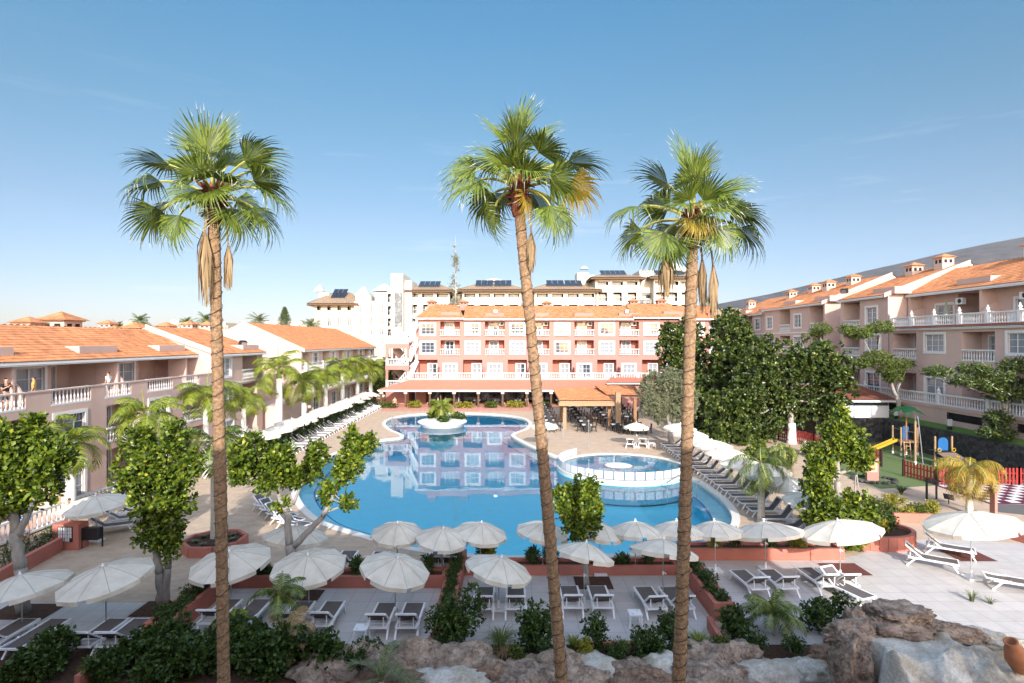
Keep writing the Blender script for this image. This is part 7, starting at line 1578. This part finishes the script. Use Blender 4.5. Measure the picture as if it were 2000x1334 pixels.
# guest terrace at the far left: balustrade, low wall, glazed doors
gt = Bld('guest_terrace', 'ground-floor guest terrace with white balustrade and rounded dividing wall', 'terrace', (0, 0, 0), 0, 'pinklight')
gt.root.location = (0, 0, 0); gt.w.box(-26.45, 24, 0, -24.0, 45, .12)
privacy_mb(gt, 0, 0, 0, 0) if 0 else None
for Yp in (31.2, 39.5):
    n = 8; r_ = 1.9; pts = [(-26.4, 0), (-26.4, 2.1)] + [(-26.4 + .3 + r_ * math.sin(a), .2 + r_ * math.cos(a)) for a in np.linspace(0, math.pi / 2, n)] + [(-24.2, 0)]; N = len(pts)
    gt.w.add([(p[0], Yp, p[1]) for p in pts] + [(p[0], Yp + .15, p[1]) for p in pts], [tuple(range(N)), tuple(range(N, 2 * N))[::-1]] + [(i, (i + 1) % N, N + (i + 1) % N, N + i) for i in range(N)])
o = gt.bal(24, 44, 0, .1, .3, 6, tuple(np.arange(24.2 - 24, 20, 3.3))); o.location = (-23.9, 24, .1); o.rotation_euler = (0, 0, R(90)); gt.finish()
# wall floodlights
fl = MB(); fl.box(-.35, -.2, 0, .35, .2, .5); fl.mi = 1; fl.quad((-.3, -.205, .05), (.3, -.205, .05), (.3, -.205, .45), (-.3, -.205, .45)); me = fl.mesh('floodlight', [M['black'], M['alu']])
o = link('floodlight', me, None, (-27.3, 57.6, 9.2)); o.rotation_euler = (R(25), 0, R(60)); tag(o, 'black floodlight on the roof edge of the short left wing', 'floodlight'); o = link('floodlight', me, None, (37.8, 64.6, 15.1)); o.rotation_euler = (R(25), 0, R(-60)); tag(o, 'black floodlight on the roof edge of the narrow right wing', 'floodlight')
# closed parasols on the right terrace
for i, Y in enumerate((52.8, 37.2)):
    z = 11.05; o = empty('closed_parasol', (40.3 - i * 1.0, Y, z), 0, ['folded grey-green parasol on the upper right terrace, farther one', 'folded grey-green parasol on the upper right terrace beside an air conditioner'][i], 'parasol'); m = MB(); m.lathe([(.7, .34), (1.0, .3), (1.6, .17), (2.25, .05), (2.35, .02)], n=10); m.build('canopy', mat('grey_green_canvas%d' % i, (.27, .29, .23), .9, .1, 6), o); m = MB(); m.tube([(0, 0, 0), (0, 0, 2.4)], .025, 6); m.build('pole', M['alu'], o)

# ================================================================ people
def skin(name, verts, edges, radii, m_, parent=None, sub=1, loc=None):
    me = bpy.data.meshes.new(name); me.from_pydata(verts, edges, []); me.materials.append(m_); o = link(name, me, parent, loc)
    md = o.modifiers.new('skin', 'SKIN'); md.use_smooth_shade = True
    for i, r_ in enumerate(radii): sv = me.skin_vertices[0].data[i]; sv.radius = (r_, r_) if not hasattr(r_, '__len__') else r_; sv.use_root = (i == 0)
    s_ = o.modifiers.new('sub', 'SUBSURF'); s_.levels = sub; s_.render_levels = sub; return o
SK = mat('skin', (.48, .26, .17), .6, .05, 5); SKS = {}
def cloth(c): return cached(('cloth', c), lambda: mat('cloth_%d' % len(CACHE), c, .9, .08, 8))
def person(label, pos, rz, top, bottom, hair=(.03, .02, .015), arms=('down', 'down'), sit=False, long_hair=False, shorts=True, h=1.72, group=None):
    o = empty('person', pos, rz, label, 'person', group); k = h / 1.72
    zz = -.42 if sit else 0
    hip = (0, 0, .93 + zz); V = [hip, (0, .0, 1.12 + zz), (0, 0, 1.33 + zz), (0, 0, 1.47 + zz), (0, -.02, 1.58 + zz), (0, -.02, 1.68 + zz)]; E = [(0, 1), (1, 2), (2, 3), (3, 4), (4, 5)]; Rd = [(.15, .11), (.13, .10), (.17, .11), (.055, .055), (.085, .095), (.06, .075)]
    limbs = {'arm': [], 'leg': []}
    def chain(start, pts, rads):
        i0 = start
        ids = []
        for p, r_ in zip(pts, rads): V.append(p); Rd.append(r_); E.append((i0, len(V) - 1)); i0 = len(V) - 1; ids.append(i0)
        return ids
    for s, a in zip((-1, 1), arms):
        sh = (s * .19, 0, 1.40 + zz)
        el, wr = {'down': ((s * .25, .02, 1.13 + zz), (s * .25, -.08, .9 + zz)), 'up': ((s * .36, -.05, 1.55 + zz), (s * .33, -.1, 1.82 + zz)), 'rail': ((s * .27, -.1, 1.16 + zz), (s * .2, -.34, 1.05 + zz)), 'phone': ((s * .25, -.08, 1.15 + zz), (s * .08, -.3, 1.32 + zz))}[a]
        ids = chain(2, [sh, el, wr], [.055, .042, .03]); limbs['arm'].append((sh, el, wr))
        w = Vector(wr); d_ = (w - Vector(el)).normalized(); side = Vector((s, 0, 0)) - d_ * d_.x * s; side = side.normalized() if side.length > .1 else Vector((0, 1, 0))
        palm = w + d_ * .07; pi = chain(ids[-1], [tuple(palm)], [(.035, .02)])[0]
        for f in range(4): b_ = palm + side * (f - 1.5) * .02; L_ = (.06, .075, .07, .055)[f]; chain(pi, [tuple(b_ + d_ * L_ * .5), tuple(b_ + d_ * L_ + Vector((0, -.012, -.008)))], [.009, .008])
        chain(ids[-1], [tuple(w + d_ * .04 - side * .04), tuple(w + d_ * .075 - side * .05)], [.011, .009])
    for s in (-1, 1):
        if sit: pts = [(s * .1, -.02, .50), (s * .12, -.44, .50), (s * .12, -.46, .08), (s * .12, -.60, .04)]
        else: pts = [(s * .1, 0, .84), (s * .11, -.02, .48), (s * .11, .02, .08), (s * .12, -.13, .04)]
        chain(0, pts, [.09, .058, .042, .035]); limbs['leg'].append(pts)
    sc_ = lambda L_: [tuple(c * k for c in p) for p in L_]
    skin('body', sc_(V), E, Rd, SK, o)
    # shirt follows torso and upper arms
    TV = [(0, 0, .95 + zz), (0, 0, 1.13 + zz), (0, 0, 1.34 + zz), (0, 0, 1.44 + zz)]; TE = [(0, 1), (1, 2), (2, 3)]; TR = [(.17, .13), (.155, .125), (.19, .13), (.10, .08)]
    for (sh, el, wr) in limbs['arm']: m_ = tuple(.35 * a + .65 * b_ for a, b_ in zip(sh, el)); TV += [sh, m_]; TE += [(2, len(TV) - 2), (len(TV) - 2, len(TV) - 1)]; TR += [.075, .062]
    if top: skin('shirt', sc_(TV), TE, TR, cloth(top), o)
    BV = [(0, 0, .98 + zz), (0, 0, .9 + zz)]; BE = [(0, 1)]; BR = [(.165, .125), (.17, .13)]
    for pts in limbs['leg']:
        a, b_, c = pts[0], pts[1], pts[2]; end = tuple(.25 * x + .75 * y for x, y in zip(a, b_)) if shorts else tuple(.1 * x + .9 * y for x, y in zip(b_, c)); BV += [a]; n0 = len(BV) - 1; BE += [(1, n0)]; BR += [.10]
        if not shorts: BV += [b_]; BE += [(n0, len(BV) - 1)]; BR += [.072]; n0 = len(BV) - 1
        BV += [end]; BE += [(n0, len(BV) - 1)]; BR += [.085 if shorts else .06]
    skin('trousers', sc_(BV), BE, BR, cloth(bottom), o)
    hz = 1.63 + zz; HV = [(0, .01, hz + .1), (0, .06, hz + .04)] + ([(0, .09, hz - .12), (0, .08, hz - .25)] if long_hair else [(0, .07, hz - .03)]); skin('hair', sc_(HV), [(i, i + 1) for i in range(len(HV) - 1)], [(.075, .07), (.085, .06)] + ([(.07, .04), (.05, .03)] if long_hair else [(.07, .04)]), cloth(hair), o)
    m = MB()                                                       # face: eyes, nose, mouth, ears
    for s in (-1, 1): m.box(s * .032 - .012, -.115, hz + .035, s * .032 + .012, -.107, hz + .047)
    m.box(-.02, -.112, hz - .035, .02, -.105, hz - .027); m.mi = 1; m.add([(-.012, -.11, hz), (.012, -.11, hz), (0, -.135, hz - .005), (0, -.108, hz + .04)], [(0, 1, 2), (0, 2, 3), (1, 3, 2)])
    for s in (-1, 1): m.lathe([(-.03, .01), (0, .02), (.03, .01)], (s * .088, 0, hz + .01), 6)
    m.v = [tuple(c * k for c in p) for p in m.v]; m.build('face', [cloth((.08, .03, .02)), SK], o); return o
tz = 5.85
person('guest in a black t-shirt with long dark hair on the left terrace', (-26.95, 29.1, tz), R(80), (.02, .02, .022), (.03, .03, .035), arms=('rail', 'rail'), long_hair=True)
person('guest in a black t-shirt looking at a phone on the left terrace', (-26.95, 30.3, tz), R(75), (.02, .02, .022), (.05, .05, .06), arms=('phone', 'phone'), h=1.8)
person('guest in a yellow top seen from behind near the terrace door', (-27.9, 33.2, tz), R(-60), (.62, .36, .07), (.3, .3, .3), hair=(.05, .03, .02), h=1.68)
person('guest in a white t-shirt turned away at the terrace balustrade', (-27.1, 38.2, tz), R(-90), (.72, .74, .76), (.3, .32, .36), h=1.7)
q = G(74, 1068); person('man in a blue and white patterned shirt on the ground terrace', (q.x - .6, q.y, 0), R(40), (.25, .35, .58), (.4, .4, .42), h=1.7)
q = G(120, 1052); person('person in a white and yellow t-shirt raising one arm by the plinth', (q.x - .1, q.y + .6, .0), R(20), (.68, .66, .45), (.1, .1, .12), arms=('up', 'down'), h=1.78)
q = G(771, 799); person('dark-haired woman in black walking past the restaurant corner', q, R(20), (.5, .3, .2), (.02, .02, .02), long_hair=True, shorts=False)
q = G(748, 790); person('guest in white shirt standing by the left gate', q, R(10), (.7, .68, .66), (.5, .12, .1)); q = G(739, 790); person('guest in dark clothes standing by the left gate', q, R(-10), (.12, .1, .1), (.05, .05, .05))
q = G(1244, 817); person('waiter in a white shirt and black trousers between pavilion and olive tree', q, R(10), (.7, .7, .72), (.02, .02, .02), shorts=False)
seat = [(-12.2, (.6, .6, .62)), (-11.1, (.7, .45, .4)), (-9.9, (.65, .66, .7)), (-8.0, (.3, .35, .5)), (-1.5, (.1, .1, .12)), (2.2, (.6, .6, .6)), (4.3, (.2, .25, .4)), (7.2, (.65, .6, .55)), (8.3, (.12, .12, .14)), (10.4, (.6, .3, .25)), (12.6, (.7, .7, .7))]
seatw = ['white shirt', 'pink top', 'pale shirt', 'blue shirt', 'black shirt', 'light grey shirt', 'navy shirt', 'cream shirt', 'dark shirt', 'red top', 'white blouse']
for i, (x, c) in enumerate(seat):
    person('diner in a %s, %s from the left under the restaurant roof' % (seatw[i], ORD[i + 1]), (x, 84.6 + (i % 2) * .8, 0), R(rnd.choice([-80, 80, 20])), c, (.1, .1, .12), sit=True, group='diners under the restaurant roof')
    ch = link('dining_chair', cached('dch', dchair_mesh)); ch.location = (x, 84.75 + (i % 2) * .8, 0); tag(ch, 'black chair under the %s diner from the left' % ORD[i + 1], 'chair', 'chairs of the seated diners')
for i in range(9): dtable(-11.5 + i * 3.1, 86.2, 'white dining table %s from the left under the restaurant roof' % ORD[i + 1], 'white dining tables under the restaurant roof', 2)

# ================================================================ the air
m = bpy.data.materials.new('clear_coastal_air'); m.use_nodes = True; t = m.node_tree; t.nodes.clear()
o_ = t.nodes.new('ShaderNodeOutputMaterial'); v = t.nodes.new('ShaderNodeVolumePrincipled'); v.inputs['Density'].default_value = .00003; v.inputs['Color'].default_value = (.72, .84, 1, 1); v.inputs['Anisotropy'].default_value = 0
t.links.new(v.outputs[0], o_.inputs['Volume']); mb = MB(); mb.box(-3000, -60, -40, 7000, 4200, 830); tag(mb.build('haze', m), kind='stuff')
